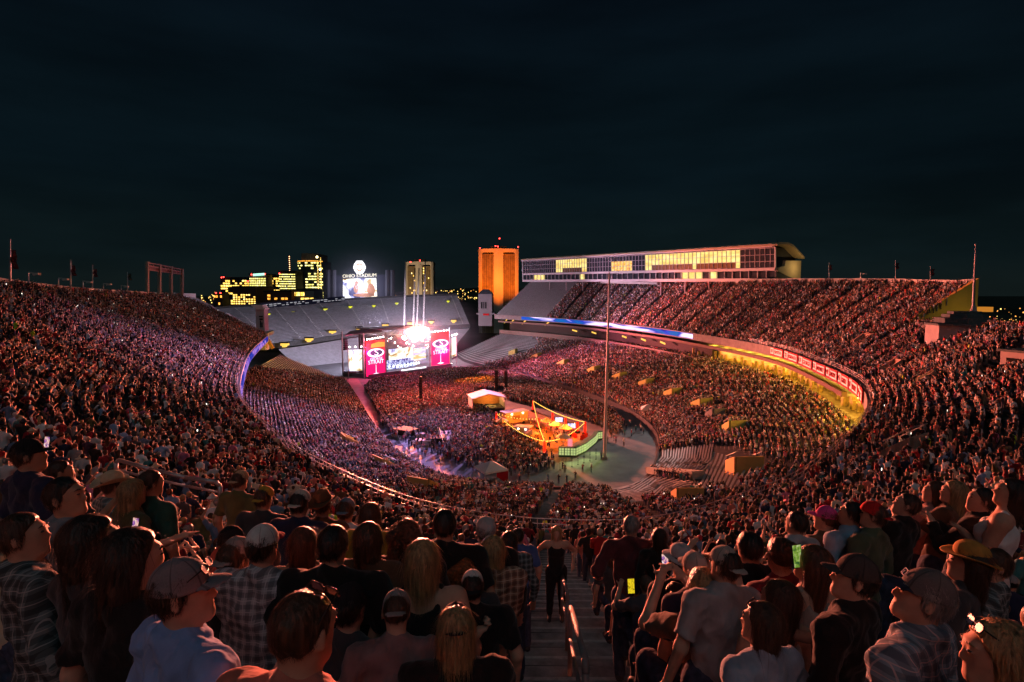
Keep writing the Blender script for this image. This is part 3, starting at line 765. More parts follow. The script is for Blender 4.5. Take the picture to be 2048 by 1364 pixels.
Afr = [V3(PZ(a[0], a[1], ZA0)) for a, b in Ast]; Abk = [(b[0], b[1], ZA1) for a, b in Ast]
Ad = Deck(Afr, Abk, 44)

up_deck = thing('upper_deck', 'curved upper seating deck of the concrete stadium bowl', 'grandstand', (0, 20, 20))
Cd.mesh('seating_tiers', M_CONC_D, up_deck)
lo_deck = thing('lower_deck', 'lower seating bowl of stepped concrete running down to the field', 'grandstand', (0, 60, 0))
Ad.mesh('seating_tiers', M_CONC_D, lo_deck)
def strip(name, pts, z0, z1, m, parent, th=.3, outs=None):
    """wall standing along a line of points: z0, z1 relative to each point"""
    p = np.array([V3(q) for q in pts]); n = len(p); t = np.gradient(p[:, :2], axis=0); t /= np.maximum(np.linalg.norm(t, axis=1), 1e-6)[:, None]
    o = np.stack([t[:, 1], -t[:, 0]], 1)*(-1); o = np.where(np.isfinite(o), o, 0)
    mb = MB(); V = []
    for i in range(n):
        for (s_, z) in ((0, z0), (1, z0), (1, z1), (0, z1)): V.append((p[i, 0]+o[i, 0]*th*s_, p[i, 1]+o[i, 1]*th*s_, p[i, 2]+z))
    F = []
    for i in range(n-1):
        a = 4*i
        for k in range(4): F.append((a+k, a+(k+1) % 4, a+4+(k+1) % 4, a+4+k))
    F += [(0, 1, 2, 3), (4*n-1, 4*n-2, 4*n-3, 4*n-4)]
    mb.add(V, F); return mb.build(name, m, parent)
nC = len(Cd.F)
strip('front_parapet', Cd.F, -1.7, .6, mat('parapet', (.20, .17, .165), .85, .2, .6), up_deck, .35)
iR = [i for i in range(nC) if Cd.st[i] <= 14.6]
strip('rim_wall', Cd.B[iR], -3, 1.5, M_CONC_L, up_deck, -.5)
iR = [i for i in range(nC) if Cd.st[i] >= 17.92]
strip('rim_wall', Cd.B[iR], -3, 1.5, M_CONC_L, up_deck, -.5)
iL = [i for i in range(nC) if 14.6 < Cd.st[i] < 17.92]
lowrim = Cd.F[iL]+(Cd.B[iL]-Cd.F[iL])*(CUT_HI/NROW)
strip('low_rim_wall', lowrim, -3, .9, M_CONC_L, up_deck, -.4)
# sloping underside of the upper deck
so_ = MB(); U = []
for i in range(nC): U += [V3(Cd.F[i]+np.array([0, 0, -1.7])), V3(Cd.F[i]*.75+Cd.B[i]*.25+np.array([0, 0, -3.6]))]
so_.add(U, [(2*i, 2*i+1, 2*i+3, 2*i+2) for i in range(nC-1)]); so_.build('soffit', M_CONC, up_deck)
strip('field_wall', Ad.F, -.9, .35, mat('field_wall', (.035, .033, .035), .9), lo_deck, .35)
# end walls of the upper deck
def end_wall(name, i, j0, j1, zb, m, parent, th=.8, foot=None):
    f, b = Cd.F[i], Cd.B[i]; q = lambda t: f+(b-f)*t
    mb = MB(); a = q(j0/NROW); c = q(j1/NROW)
    d = Vector((c-a)); d.z = 0; n_ = Vector((-d.y, d.x, 0)).normalized()*th
    pts = [Vector(a)+Vector((0, 0, .9)), Vector(c)+Vector((0, 0, 1.6)), Vector((c[0], c[1], zb)), Vector((a[0], a[1], min(a[2]-.8, zb if foot is None else foot)))]
    mb.add([p for p in pts]+[p+n_ for p in pts], BOXF); return mb.build(name, m, parent)
# ------------------------------------------------------------------ seats -> people
AISLE = 10.5
def _arc(deck): return np.concatenate([[0], np.cumsum(np.linalg.norm(np.diff(deck.F[:, :2], axis=0), axis=1))])
AISLE_OFF = {id(Cd): float(np.interp(9.80, Cd.st, _arc(Cd))), id(Ad): 2.0}
def frame_mask(p, pad=140):
    x, y, d = proj(p); return (d > .5) & (x > -pad) & (x < 2048+pad) & (y > 300) & (y < 1364+pad)
SEATS = {'pos': [], 'face': [], 'row': [], 'deck': [], 'st': []}
STAGE_C = np.array([-40., 246.])
VOM = []   # stair openings: (x, y, radius)
CLEAR = [] # other places without people: functions of (pos, st, row) -> mask
def seats(deck, tag_, keep, spacing=.56, facing=.55, skip_aisle=True):
    cum = None
    fcum = np.concatenate([[0], np.cumsum(np.linalg.norm(np.diff(deck.F[:, :2], axis=0), axis=1))])
    for j in range(deck.N):
        p = deck.row(j, .55); s = np.concatenate([[0], np.cumsum(np.linalg.norm(np.diff(p[:, :2], axis=0), axis=1))])
        q = np.arange(.3, s[-1]-.3, spacing)+RNG.uniform(-.07, .07, len(np.arange(.3, s[-1]-.3, spacing)))
        pos = np.stack([np.interp(q, s, p[:, k]) for k in range(3)], 1); st = np.interp(q, s, deck.st); fa = np.interp(q, s, fcum)
        cutv = np.interp(q, s, deck.cut)
        m = frame_mask(pos) & (j < cutv-.01)
        if skip_aisle:
            ph = np.mod(fa-AISLE_OFF[id(deck)], AISLE); loc_scale = np.gradient(fa, q) if len(q) > 2 else np.ones(len(q))
            wdt = np.where(np.abs(pos[:, 1]) < 40, 0.66, 1.0)*np.abs(loc_scale)
            m &= (ph > wdt) & (ph < AISLE-wdt)
        m &= keep(pos, st, np.full(len(q), j))
        for (x, y, r) in VOM: m &= np.hypot(pos[:, 0]-x, pos[:, 1]-y) > r
        if not m.any(): continue
        pos, st = pos[m], st[m]; i = np.clip(np.round(np.interp(st, deck.st, np.arange(len(deck.st)))).astype(int), 0, len(deck.F)-1)
        nv = (deck.F[i]-deck.B[i])[:, :2]; nv /= np.linalg.norm(nv, axis=1)[:, None]
        sv = STAGE_C-pos[:, :2]; sv /= np.linalg.norm(sv, axis=1)[:, None]
        v = nv*(1-facing)+sv*facing; f = np.arctan2(-v[:, 0], v[:, 1])+RNG.normal(0, .22, len(v))
        SEATS['pos'].append(pos); SEATS['face'].append(f); SEATS['row'].append(np.full(len(pos), j)); SEATS['deck'].append(np.full(len(pos), tag_)); SEATS['st'].append(st)
# ------------------------------------------------------------------ the crowd that nobody can count: small figures set on the seats
def in_poly(x, y, poly):
    r = np.zeros(len(x), bool); n = len(poly); j = n-1
    for i in range(n):
        xi, yi = poly[i]; xj, yj = poly[j]
        r ^= ((yi > y) != (yj > y)) & (x < (xj-xi)*(y-yi)/((yj-yi) or 1e-9)+xi); j = i
    return r
def crowd_mat():
    m, n, b = _new('crowd'); l = n.links.new
    z = n.nodes.new('ShaderNodeAttribute'); z.attribute_name = 'zone'
    cols = []
    for nm in ('skin', 'shirt', 'legs', 'hair'):
        a = n.nodes.new('ShaderNodeAttribute'); a.attribute_type = 'INSTANCER'; a.attribute_name = nm; cols.append(a.outputs['Color'])
    c = cols[0]
    for i in (1, 2, 3):
        g_ = n.nodes.new('ShaderNodeMath'); g_.operation = 'GREATER_THAN'; g_.inputs[1].default_value = i-.5; l(z.outputs['Fac'], g_.inputs[0])
        x = n.nodes.new('ShaderNodeMix'); x.data_type = 'RGBA'; l(g_.outputs[0], x.inputs['Factor']); l(c, x.inputs['A']); l(cols[i], x.inputs['B']); c = x.outputs['Result']
    l(c, b.inputs['Base Color']); b.inputs['Roughness'].default_value = .75; b.inputs['Specular IOR Level'].default_value = .25
    return m
M_CROWD = crowd_mat()
CROWD_KINDS = []
def crowd_figure(seat, arms, hat, fem, hair, lean=.06, w=1.0, nod=0.0, h=.042):
    J = skeleton(seat=seat, arms=arms, lean=lean, w=w, nod=nod); 
    B = Body(); torso_prims(B, J, w, .2 if not fem else 0, fem, .01, 1)
    head_prims(B, J, 0, False)
    for n_ in 'LR':
        arm_prims(B, J, n_, w, .006, 1, .8, .03); arm_prims(B, J, n_, w, .004, 0)
        leg_prims(B, J, n_, .012, 2); B.ell(J['wr'+n_]+J['hd'+n_]*.06, (.04, .045, .05), 0, .02)
        B.cap(J['an'+n_], J['an'+n_]+np.array([0, .14, -.03]), .05, .045, 2, .02)
    c, Rh = J['head'], J['Rh']; f = lambda x, y, z: c+Rh@np.array([x, y, z])
    B.ell(f(0, -.03, .035), (.092, .1, .098), 3, .01, Rh, [(f(0, .05, .03), Rh@np.array([0, .83, -.55]))])
    if hair == 'long': B.cap(f(0, -.06, 0), f(0, -.09, -.26), .09, .07, 3, .03)
    if hat == 'cap': B.ell(f(0, .1, .05), (.075, .085, .02), 3, .01, Rh)
    if hat == 'cowboy':
        B.ell(f(0, -.01, .11), (.085, .1, .09), 3, .02, Rh); B.ell(f(0, 0, .055), (.2, .22, .03), 3, .01, Rh)
    me = sdf_mesh('crowd_figure', B, h, [M_CROWD], zones='attr')
    o = bpy.data.objects.new('crowd_figure', me); CROWD_KINDS.append(o)
crowd_figure(False, ('down', 'down'), None, False, 'short')
crowd_figure(False, ('clap', 'clap'), 'cap', False, 'short')
crowd_figure(False, ('up', 'down'), None, True, 'long')
crowd_figure(False, ('fold', 'fold'), 'cowboy', False, 'short', w=1.06)
crowd_figure(False, ('phone', 'phone'), None, True, 'long')
crowd_figure(False, ('hip', 'hold'), None, False, 'short', w=1.1)
crowd_figure(True, ('lap', 'lap'), None, True, 'long', .12)
crowd_figure(True, ('lap', 'clap'), 'cap', False, 'short', .18)
crowd_figure(True, ('clap', 'clap'), None, False, 'short', .05)
crowd_figure(True, ('phone', 'lap'), 'cowboy', False, 'short', .1)
CC = bpy.data.collections.new('crowd_figures')
for o in CROWD_KINDS: CC.objects.link(o)
def crowd_nodes():
    ng = bpy.data.node_groups.new('seat_people', 'GeometryNodeTree')
    ng.interface.new_socket('Geometry', in_out='INPUT', socket_type='NodeSocketGeometry')
    ng.interface.new_socket('Geometry', in_out='OUTPUT', socket_type='NodeSocketGeometry')
    N = ng.nodes.new; l = ng.links.new
    i = N('NodeGroupInput'); o = N('NodeGroupOutput')
    ci = N('GeometryNodeCollectionInfo'); ci.inputs['Collection'].default_value = CC; ci.inputs['Separate Children'].default_value = True; ci.inputs['Reset Children'].default_value = True
    ip = N('GeometryNodeInstanceOnPoints'); ip.inputs['Pick Instance'].default_value = True
    def attr(nm, ty):
        a = N('GeometryNodeInputNamedAttribute'); a.data_type = ty; a.inputs['Name'].default_value = nm; return a.outputs['Attribute']
    cx = N('ShaderNodeCombineXYZ'); l(attr('face', 'FLOAT'), cx.inputs['Z'])
    er = N('FunctionNodeEulerToRotation'); l(cx.outputs[0], er.inputs[0])
    l(i.outputs[0], ip.inputs['Points']); l(ci.outputs[0], ip.inputs['Instance']); l(attr('kind_id', 'INT'), ip.inputs['Instance Index'])
    l(er.outputs[0], ip.inputs['Rotation']); l(attr('size', 'FLOAT'), ip.inputs['Scale']); l(ip.outputs[0], o.inputs[0])
    return ng
NG = crowd_nodes()
def pick_cols(names, table, n):
    t = np.array(table, float); return t[RNG.integers(0, len(t), n)]
SH_T = [SHIRTS[k] for k in ('black', 'black', 'black', 'black', 'black', 'charcoal', 'charcoal', 'navy', 'navy', 'navy', 'white', 'white', 'white', 'grey', 'maroon', 'red', 'teal', 'light blue', 'denim blue', 'olive', 'pink', 'cream', 'brown', 'coral', 'black', 'charcoal', 'white', 'brown')] + [SHIRTS[k] for k in ('black', 'navy', 'black', 'charcoal', 'black', 'maroon', 'black')]
HR_T = [HAIRS[k] for k in ('dark brown', 'black', 'brown', 'brown', 'auburn', 'blond', 'dark brown', 'grey')]
def crowd_object(name, label, pos, face, standing=.8):
    n = len(pos)
    me = bpy.data.meshes.new(name); me.vertices.add(n); me.vertices.foreach_set('co', pos.astype(np.float32).ravel())
    def at(nm, ty, arr, key='value'):
        a = me.attributes.new(nm, ty, 'POINT'); a.data.foreach_set(key, arr)
    st = RNG.random(n) < standing
    kid = np.where(st, RNG.choice(6, n, p=[.36, .14, .08, .08, .12, .22]), RNG.integers(6, 10, n)).astype(np.int32)
    at('kind_id', 'INT', kid); at('face', 'FLOAT', face.astype(np.float32)); at('size', 'FLOAT', (RNG.normal(.985, .05, n)).clip(.82, 1.1).astype(np.float32))
    def colr(nm, tab, jit=.25):
        c = pick_cols(None, tab, n)*RNG.uniform(1-jit, 1+jit, (n, 1)); c = np.hstack([np.clip(c, 0, 1), np.ones((n, 1))]).astype(np.float32)
        at(nm, 'FLOAT_COLOR', c.ravel(), 'color'); return c
    colr('skin', SKINS[:5]); sc_ = colr('shirt', SH_T); hv = RNG.random(n) < .004; sc_[hv, :3] = (.5, .72, .04); me.attributes['shirt'].data.foreach_set('color', sc_.ravel()); colr('legs', TROUS); 
    hc = pick_cols(None, HR_T, n); hw = (kid == 3) | (kid == 9) | ((kid == 1) & (RNG.random(n) < .6)) | (kid == 7)
    hats_ = np.array([(.5, .42, .3), (.6, .58, .55), (.04, .04, .05), (.12, .07, .04), (.3, .02, .03), (.55, .54, .52)])[RNG.integers(0, 6, n)]
    hc = np.where(hw[:, None], hats_, hc); at('hair', 'FLOAT_COLOR', np.hstack([hc, np.ones((n, 1))]).astype(np.float32).ravel(), 'color')
    me.update()
    o = bpy.data.objects.new(name, me); COL.objects.link(o); md = o.modifiers.new('people', 'NODES'); md.node_group = NG
    return tag(o, label, 'crowd', kind='stuff')
# ------------------------------------------------------------------ helpers for upright planes
def hit(px, py, p0, n):
    """where the sight line through a pixel meets the upright plane (p0, n)"""
    d = P(px, py, 1.0)-Vector((0, 0, EYE)); o = Vector((0, 0, EYE)); n = Vector(n)
    return o+d*((Vector(p0)-o).dot(n)/d.dot(n))
def quadbox(mb, a, b, c, d, n):
    """four corners thickened by n"""
    a, b, c, d, n = map(Vector, (a, b, c, d, n)); return mb.add([a, b, c, d, a+n, b+n, c+n, d+n], BOXF)
UP = Vector((0, 0, 1))
WARM = (1.0, .62, .16); AMBER = (1.0, .42, .06); YEL = (1.0, .72, .18)

# ------------------------------------------------------------------ south stands behind the stage
south = thing('south_stand', 'empty grey two-tier stand closing the far end behind the stage', 'grandstand', (-60, 330, 0))
Su = Deck([P(520, 693, 262), P(620, 681, 288), P(700, 669, 310), P(800, 659, 330), P(940, 650, 345)], [P(425, 617, 330), P(560, 606, 362), P(650, 601, 378), P(780, 594, 392), P(914, 589, 398)], 34, step=3)
Sl = Deck([P(600, 740, 262), P(690, 742, 275), P(760, 727, 287), P(840, 716, 305), P(900, 703, 322)], [P(556, 697, 266), P(630, 686, 288), P(700, 675, 308), P(800, 665, 328), P(940, 655, 343)], 26, step=3)
M_SEATROW = mat('bench_rows', (.27, .27, .29), .75, .2, .6)
Su.mesh('upper_tier', M_SEATROW, south); Sl.mesh('lower_tier', M_SEATROW, south)
strip('tier_wall', Su.F, -1.6, .7, M_CONC_D, south, .3); strip('top_wall', Su.B, -6, .8, M_CONC_D, south, -.4); strip('front_wall', Sl.F, -4, .6, mat('brown_wall', (.10, .045, .03), .9), south, .3)
for st in np.linspace(.35, 3.85, 8):
    a = Su.at(st, .04); b = Su.at(st, .96)
    mb = MB()
    for k in range(26):
        q = a.lerp(b, k/26)+Vector((0, 0, .75)); mb.obox(q, (.28, 0, 0), (0, .25, 0), (0, 0, .12))
    tag(mb.build('stair', M_WHITE, south), kind='stuff')
def portal(px, py, Y, w, h, parent, m):
    c = P(px, py, Y); mb = MB(); mb.box((c.x-w, c.y-.6, c.z-h), (c.x+w, c.y+2.6, c.z+h*.4)); mb.box((c.x-w*.42, c.y-.8, c.z-2*h), (c.x+w*.42, c.y+2, c.z-h)); mb.build('portal_light', m, parent)
    mb = MB(); mb.box((c.x-w*1.4, c.y-.4, c.z+h*.45), (c.x+w*1.4, c.y+2, c.z+h*1.2)); mb.build('portal_head', M_BLACK, parent)
M_PORTAL = glow('portal_lamp', (1.0, .60, .10), 1.0); M_PORTAL2 = glow('portal_lamp_green', (.85, .86, .05), .8)
for (px, py, Y) in ((568, 688, 272), (617, 678, 286), (664, 663, 312), (718, 656, 322), (770, 650, 332), (820, 646, 338), (862, 643, 341), (907, 641, 345)):
    portal(px, py, Y-3, 1.5, .75, south, M_PORTAL)
for (px, py, Y) in ((535, 628, 330), (587, 624, 345), (650, 618, 356), (700, 613, 362), (747, 611, 366), (793, 606, 372), (896, 602, 378)):
    portal(px, py, Y, .8, .5, south, M_PORTAL2)
# dark name board along its rim
nb = thing('name_board', 'dark blue ribbon board with small white lettering above the empty stand', 'sign', P(590, 606, 352))
a, b = P(520, 610, 338), P(690, 596, 380); n_ = Vector((b.y-a.y, -(b.x-a.x), 0)).normalized()
mb = MB(); quadbox(mb, a-UP*2.2, b-UP*2.2, b+UP*1.2, a+UP*1.2, n_*-.5); mb.build('board', mat('navy_board', (.008, .012, .03), .5), nb)
M_LET = glow('small_letters', (.8, .82, .9), .35)
mb = MB(); rn = random.Random(2); e_ = (b-a).normalized()
for i in range(22):
    q = a.lerp(b, (i+.5)/22)+n_*.1
    for z_, h_ in ((-.1, .22), (-1.1, .18)):
        if rn.random() < .75: mb.obox(q+UP*z_, e_*rn.uniform(.5, 1.3), n_*.05, UP*h_)
tag(mb.build('lettering', M_LET, nb), kind='stuff')

# ------------------------------------------------------------------ scoreboard
sb0 = P(720, 576, 402); sbn = Vector((0, -1, 0))
sb = thing('scoreboard', 'big bright video scoreboard with OHIO STADIUM lettering and round emblem', 'scoreboard', P(720, 600, 402))
def sbp(px, py, off=0.0): return P(px, py, 402-off)
mb = MB(); quadbox(mb, sbp(655, 600), sbp(786, 596), sbp(786, 549), sbp(655, 551), (0, 3, 0)); mb.build('frame', mat('scoreboard_frame', (.02, .022, .035), .6), sb)
for px in (657, 668, 775, 785):
    mb = MB(); mb.tube(sbp(px, 602), sbp(px, 540), 1.6, 1.6, 8); mb.build('mast', mat('mast', (.06, .06, .07), .6), sb)
SCR = [(.02, .02, .10), (.55, .55, .95), (1, 1, 1), (1, .95, .75), (.5, .28, .08), (.04, .02, .02), (.9, .9, 1)]
mb = MB(); quadbox(mb, sbp(686, 597.5, .6), sbp(754, 594.5, .6), sbp(752, 556, .6), sbp(686, 558, .6), (0, .3, 0)); mb.build('video_screen', screen('scoreboard_picture', SCR, 1.7, (.09, .09, .13), 3.1, 3), sb)
# the singer on the screen
mb = MB()
for (px, py, rx, ry) in ((712, 577, 5, 9), (713, 566, 3.6, 4), (742, 580, 8, 13), (728, 590, 22, 4)):
    c = sbp(px, py, .8); k = 402/FPX
    vs_ = [c+Vector((rx*k*math.cos(t), 0, ry*k*math.sin(t))) for t in np.linspace(0, 2*math.pi, 14, endpoint=False)]
    mb.add(vs_, [tuple(range(14))])
mb.build('screen_figure', glow('screen_brown', (.35, .13, .04), .8), sb)
place_text('lettering', 'OHIO STADIUM', 3.3, glow('score_letters', (1, .92, .66), 1.0), sbp(719, 551.5, 1.0), (1, -.0, .035), UP, sb, 1.02, .1)
def octo(c, r, k=.72):
    pts = [(1, k*.62), (k*.62+.05, 1), (-k*.62-.05, 1), (-1, k*.62), (-1, -k*.62), (-k*.62-.05, -1), (k*.62+.05, -1), (1, -k*.62)]
    return [c+Vector((x*r*.85, 0, z*r)) for x, z in pts]
for nm, r0, r1, m, off in (('emblem_ring', 4.6, 2.6, glow('emblem_white', (1, 1, 1), 1.2), 1.0), ('emblem_core', 2.5, .6, glow('emblem_red', (1, .22, .06), 1.0), .9), ('emblem_centre', 1.9, .4, glow('emblem_white2', (1, 1, 1), 1.2), 1.1)):
    c = sbp(719, 534.5, off); o8, i8 = octo(c, r0), octo(c, r1)
    mb = MB(); mb.add(o8+i8, [(k, (k+1) % 8, 8+(k+1) % 8, 8+k) for k in range(8)]); mb.build(nm, m, sb)
mb = MB(); quadbox(mb, sbp(706.5, 537.6, 1.2), sbp(731.5, 537.6, 1.2), sbp(731.5, 531.4, 1.2), sbp(706.5, 531.4, 1.2), (0, .05, 0)); mb.build('emblem_band', glow('emblem_white', (1, 1, 1), 1.2), sb)
place_text('emblem_lettering', 'OHIO STATE', 1.5, glow('emblem_grey', (.35, .1, .06), 1.0), sbp(719, 534.5, 1.4), (1, 0, 0), UP, sb, .8)
lamp('screen_wash', 'POINT', sbp(720, 574, 7), 2.2e4, (.74, .72, 1), sb, 4.0)

# ------------------------------------------------------------------ city behind
city_wall = [mat('brick_facade', (.10, .045, .035), .9, .2, .05), mat('dark_facade', (.03, .032, .035), .8, .2, .05), mat('stone_facade', (.22, .2, .17), .9, .15, .05), mat('glass_facade', (.03, .045, .045), .3, .2, .05)]
M_LIT = [screen('window_yellow', [(.25, .12, .01), (.9, .5, .06), (1, .66, .15), (1, .85, .4)], 2.3, (.5, .5, .6), 1, 2), screen('window_amber', [(.2, .07, .0), (1, .4, .04), (1, .6, .15)], 1.6, (.5, .5, .6), 2, 2), screen('window_pale', [(.3, .25, .03), (.8, .7, .15), (1, .85, .3), (1, .95, .6)], 2.3, (.5, .5, .6), 3, 2)]
def building(name, label, px0, px1, pt, pb, Y, dep, wall, cols, rows, prob, lit, top=.06, bot=.95, ww=.8, wh=.64, seed=0, slope=0.0):
    rn = random.Random(seed); c0, c1 = P(px0, pb, Y), P(px1, pb, Y); zt = P(px0, pt, Y).z; zb = -.3
    t = thing(name, label, 'building', ((c0.x+c1.x)/2, Y, zb))
    mb = MB(); mb.box((c0.x, Y, zb), (c1.x, Y+dep, zt)); mb.build('wall', wall, t)
    mb = MB(); mb.box((c0.x-.6, Y-.5, zt), (c1.x+.6, Y+dep+.5, zt+1.2)); mb.build('roof', city_wall[1], t)
    mb = MB(); H = zt-c0.z; Wd = c1.x-c0.x
    for i in range(cols):
        for j in range(rows):
            if rn.random() < prob+.12:
                x = c0.x+Wd*(i+.5)/cols; z = zt-H*(top+(bot-top)*(j+.5)/rows); a, b = Wd/cols*ww/2, H*(bot-top)/rows*wh/2
                mb.box((x-a, Y-.25, z-b), (x+a, Y+.2, z+b))
    if mb.v: tag(mb.build('window', lit, t), kind='stuff')
    return t
building('hospital_block', 'low dark hospital wing with few lit windows at the edge of the skyline', 428, 445, 588, 612, 760, 60, city_wall[1], 4, 3, .3, M_LIT[1], seed=1)
b1 = building('hospital_block', 'dark hospital slab with scattered yellow windows and red roof beacons', 443, 500, 556, 612, 780, 40, city_wall[1], 12, 10, .42, M_LIT[0], seed=2)
building('hospital_block', 'red brick campus building with big lit classroom windows', 466, 512, 574, 610, 640, 50, city_wall[0], 9, 5, .72, M_LIT[0], .38, .98, .62, .6, 3)
building('hospital_tower', 'pale hospital tower crowned by a glowing sign band', 500, 533, 549, 600, 700, 30, city_wall[2], 9, 12, .94, M_LIT[2], .12, .95, .68, .45, 4)
building('hospital_block', 'stepped hospital wing dotted with amber windows', 531, 561, 552, 600, 720, 30, city_wall[1], 7, 9, .55, M_LIT[0], seed=5)
building('hospital_block', 'plain brown brick hall in front of the hospital', 528, 583, 583, 608, 600, 40, city_wall[0], 8, 3, .25, M_LIT[1], .2, .95, seed=6)
b7 = building('hospital_tower', 'hospital tower with lit top floor beside the tall glass one', 560, 592, 543, 600, 690, 30, city_wall[1], 12, 9, .85, M_LIT[2], .06, .8, .7, .38, 7)
building('hospital_block', 'low terraced hospital front with a lit canopy', 583, 628, 581, 606, 610, 30, city_wall[2], 5, 2, .35, M_LIT[0], seed=8)
# the rounded glass tower
tw = thing('hospital_tower', 'tallest rounded glass hospital tower strung with construction lights', 'building', P(617, 600, 700))
cz = P(617, 600, 715); k = 715/FPX; zt = P(617, 521, 715).z; poly = []
for i in range(13):
    t = math.pi*(1.06+.88*i/12); poly.append((cz.x+25*k*math.cos(t), 715+18*k*math.sin(t)+12))
poly += [(poly[-1][0], 760), (poly[0][0], 760)]
mb = MB(); mb.prism(poly, -.3, zt); mb.build('wall', city_wall[3], tw)
mb = MB(); mb.prism([(x*.7+cz.x*.3, y) for x, y in poly], zt, zt+9); mb.build('plant_room', mat('tan_plant_room', (.2, .15, .11), .9), tw)
rn = random.Random(9); mb = MB()
for j in range(15):
    z = zt-(j+.8)*(zt-P(617, 603, 715).z)/15
    for i in range(12):
        if j in (3,) or rn.random() < .14: continue
        if i == 4: continue
        a, b = Vector((*poly[i], z)), Vector((*poly[i+1], z)); n_ = Vector((b.y-a.y, -(b.x-a.x), 0)).normalized()
        if rn.random() < .85: quadbox(mb, a.lerp(b, .1)-UP*.75, a.lerp(b, .9)-UP*.75, a.lerp(b, .9)+UP*.75, a.lerp(b, .1)+UP*.75, n_*.3)
tag(mb.build('window', M_LIT[2], tw), kind='stuff')
mb = MB()
for i in range(12): mb.bar(Vector((*poly[i], zt-.5)), Vector((*poly[i+1], zt-.5)), 1.0)
mb.build('roof_light_band', M_LIT[1], tw)
for px, y0, y1 in ((641, 516, 604), (635, 522, 600)):
    mb = MB()
    for q in np.arange(y0, y1, 3.2): mb.sphere(P(px+.03*(q-y0), q, 696), .55, 6, 4)
    tag(mb.build('work_light', M_LIT[0], tw), kind='stuff')
for q_ in (P(634, 514, 695), P(640, 539, 695)): mb = MB(); mb.sphere(q_, 1.3); mb.build('flood_lamp', glow('flood_lamp', (1, .85, .4), 8), tw)
crane = thing('crane_mast', 'thin construction mast strung with red and white lamps', 'crane', P(580, 545, 690))
mb = MB(); mb.bar(P(580, 545, 691), P(578, 511, 691), .7); mb.build('mast', M_BLACK, crane)
mb = MB()
for q in range(513, 545, 4): mb.sphere(P(579.5-.03*(545-q), q, 690), .6, 6, 4)
tag(mb.build('lamp', glow('mast_lamp', (1, .45, .2), 4), crane), kind='stuff')
mb = MB(); quadbox(mb, P(506, 552, 698), P(528, 550.5, 698), P(528, 546, 698), P(506, 547.5, 698), (0, 1, 0))
sg = tag(mb.build('roof_sign', glow('teal_sign', (.45, 1, .75), 1.3)), 'pale green lit sign on top of the pale hospital tower', 'sign')
RED = glow('beacon', (1, .04, .03), 9)
mb = MB()
for (px, py, Y) in ((443, 555, 775), (447, 554, 775), (432, 586, 755), (441, 586, 755), (503, 549, 696), (530, 548, 696), (559, 547, 688), (496, 563, 640)): mb.sphere(P(px, py, Y), .9, 6, 4)
tag(mb.build('roof_beacon', RED), 'red warning beacons on the hospital roofs', 'beacon', kind='stuff')
# two dormitory towers: a star of piers with dark window bays between
def dorm(name, label, px0, px1, pt, Y, wall, bay, lit, n_lit, seed):
    x0, x1 = P(px0, 580, Y).x, P(px1, 580, Y).x; zt = P(px0, pt, Y).z; Wd = x1-x0
    t = thing(name, label, 'building', ((x0+x1)/2, Y, -.3)); 
    mb = MB(); mb.box((x0+Wd*.05, Y+2.0, -.3), (x1-Wd*.05, Y+Wd, zt-4)); mb.build('window_bays', bay, t)
    for a, b, f in ((0, .12, 1.2), (.38, .62, -3.), (.88, 1, 1.2)):
        mb = MB(); mb.prism([(x0+Wd*a, Y+f+2), (x0+Wd*(a+b)/2, Y+f), (x0+Wd*b, Y+f+2), (x0+Wd*b, Y+Wd*.6), (x0+Wd*a, Y+Wd*.6)], -.3, zt); mb.build('pier', wall, t)
    mb = MB(); mb.prism([(x0, Y+3.2), (x0+Wd*.38, Y-.9), (x0+Wd*.5, Y-3.1), (x0+Wd*.62, Y-.9), (x1, Y+3.2), (x1, Y+Wd*.7), (x0, Y+Wd*.7)], zt-2.6, zt+.4); mb.build('parapet', wall, t)
    mb = MB(); mb.box((x0+Wd*.3, Y+Wd*.2, zt), (x0+Wd*.7, Y+Wd*.5, zt+3)); mb.build('roof_house', bay, t)
    rn = random.Random(seed); mb = MB(); used = set()
    while len(used) < n_lit:
        c = rn.choice((.18, .24, .30, .34, .66, .7, .76, .84)); r_ = rn.randrange(18)
        if (c, r_) in used: continue
        used.add((c, r_)); z = zt-6-r_*2.4; mb.box((x0+Wd*c-.5, Y+1.7, z-.7), (x0+Wd*c+.5, Y+2.2, z+.7))
    if n_lit: tag(mb.build('window', lit, t), kind='stuff')
    mb = MB()
    for c in (.14, .2, .26, .32, .38, .64, .69, .74, .8, .86): mb.box((x0+Wd*c-.12, Y+1.55, 0), (x0+Wd*c+.12, Y+2.1, zt-4))
    mb.build('mullion', mat('dark_mullion', (.05, .04, .03), .8), t)
    return t, x0, x1, zt
M_DORM = mat('dorm_concrete', (.42, .36, .28), .9, .12, .05); M_BAY = mat('dorm_bay', (.16, .11, .05), .7, .3, .3)
td, x0, x1, zt = dorm('dormitory_tower', 'tan dormitory tower with a few lit windows right of the scoreboard', 810, 866, 524, 560, M_DORM, M_BAY, M_LIT[0], 22, 4)
lamp('facade_floodlight', 'SPOT', ((x0+x1)/2-10, 490, 3), 260000, (1, .72, .42), td, 1.0, ((x0+x1)/2, 560, 45), 50, .8)
to, x0, x1, zt = dorm('dormitory_tower', 'dormitory tower floodlit bright orange beside the press box', 957, 1037, 498, 500, M_DORM, M_BAY, M_LIT[0], 0, 5)
for fx in (.0, .5, 1.0):
    lamp('facade_floodlight', 'SPOT', (x0+(x1-x0)*fx, 455, 2), 460000, (1, .19, .010), to, .6, (x0+(x1-x0)*fx, 503, 58), 46, .8)
mb = MB()
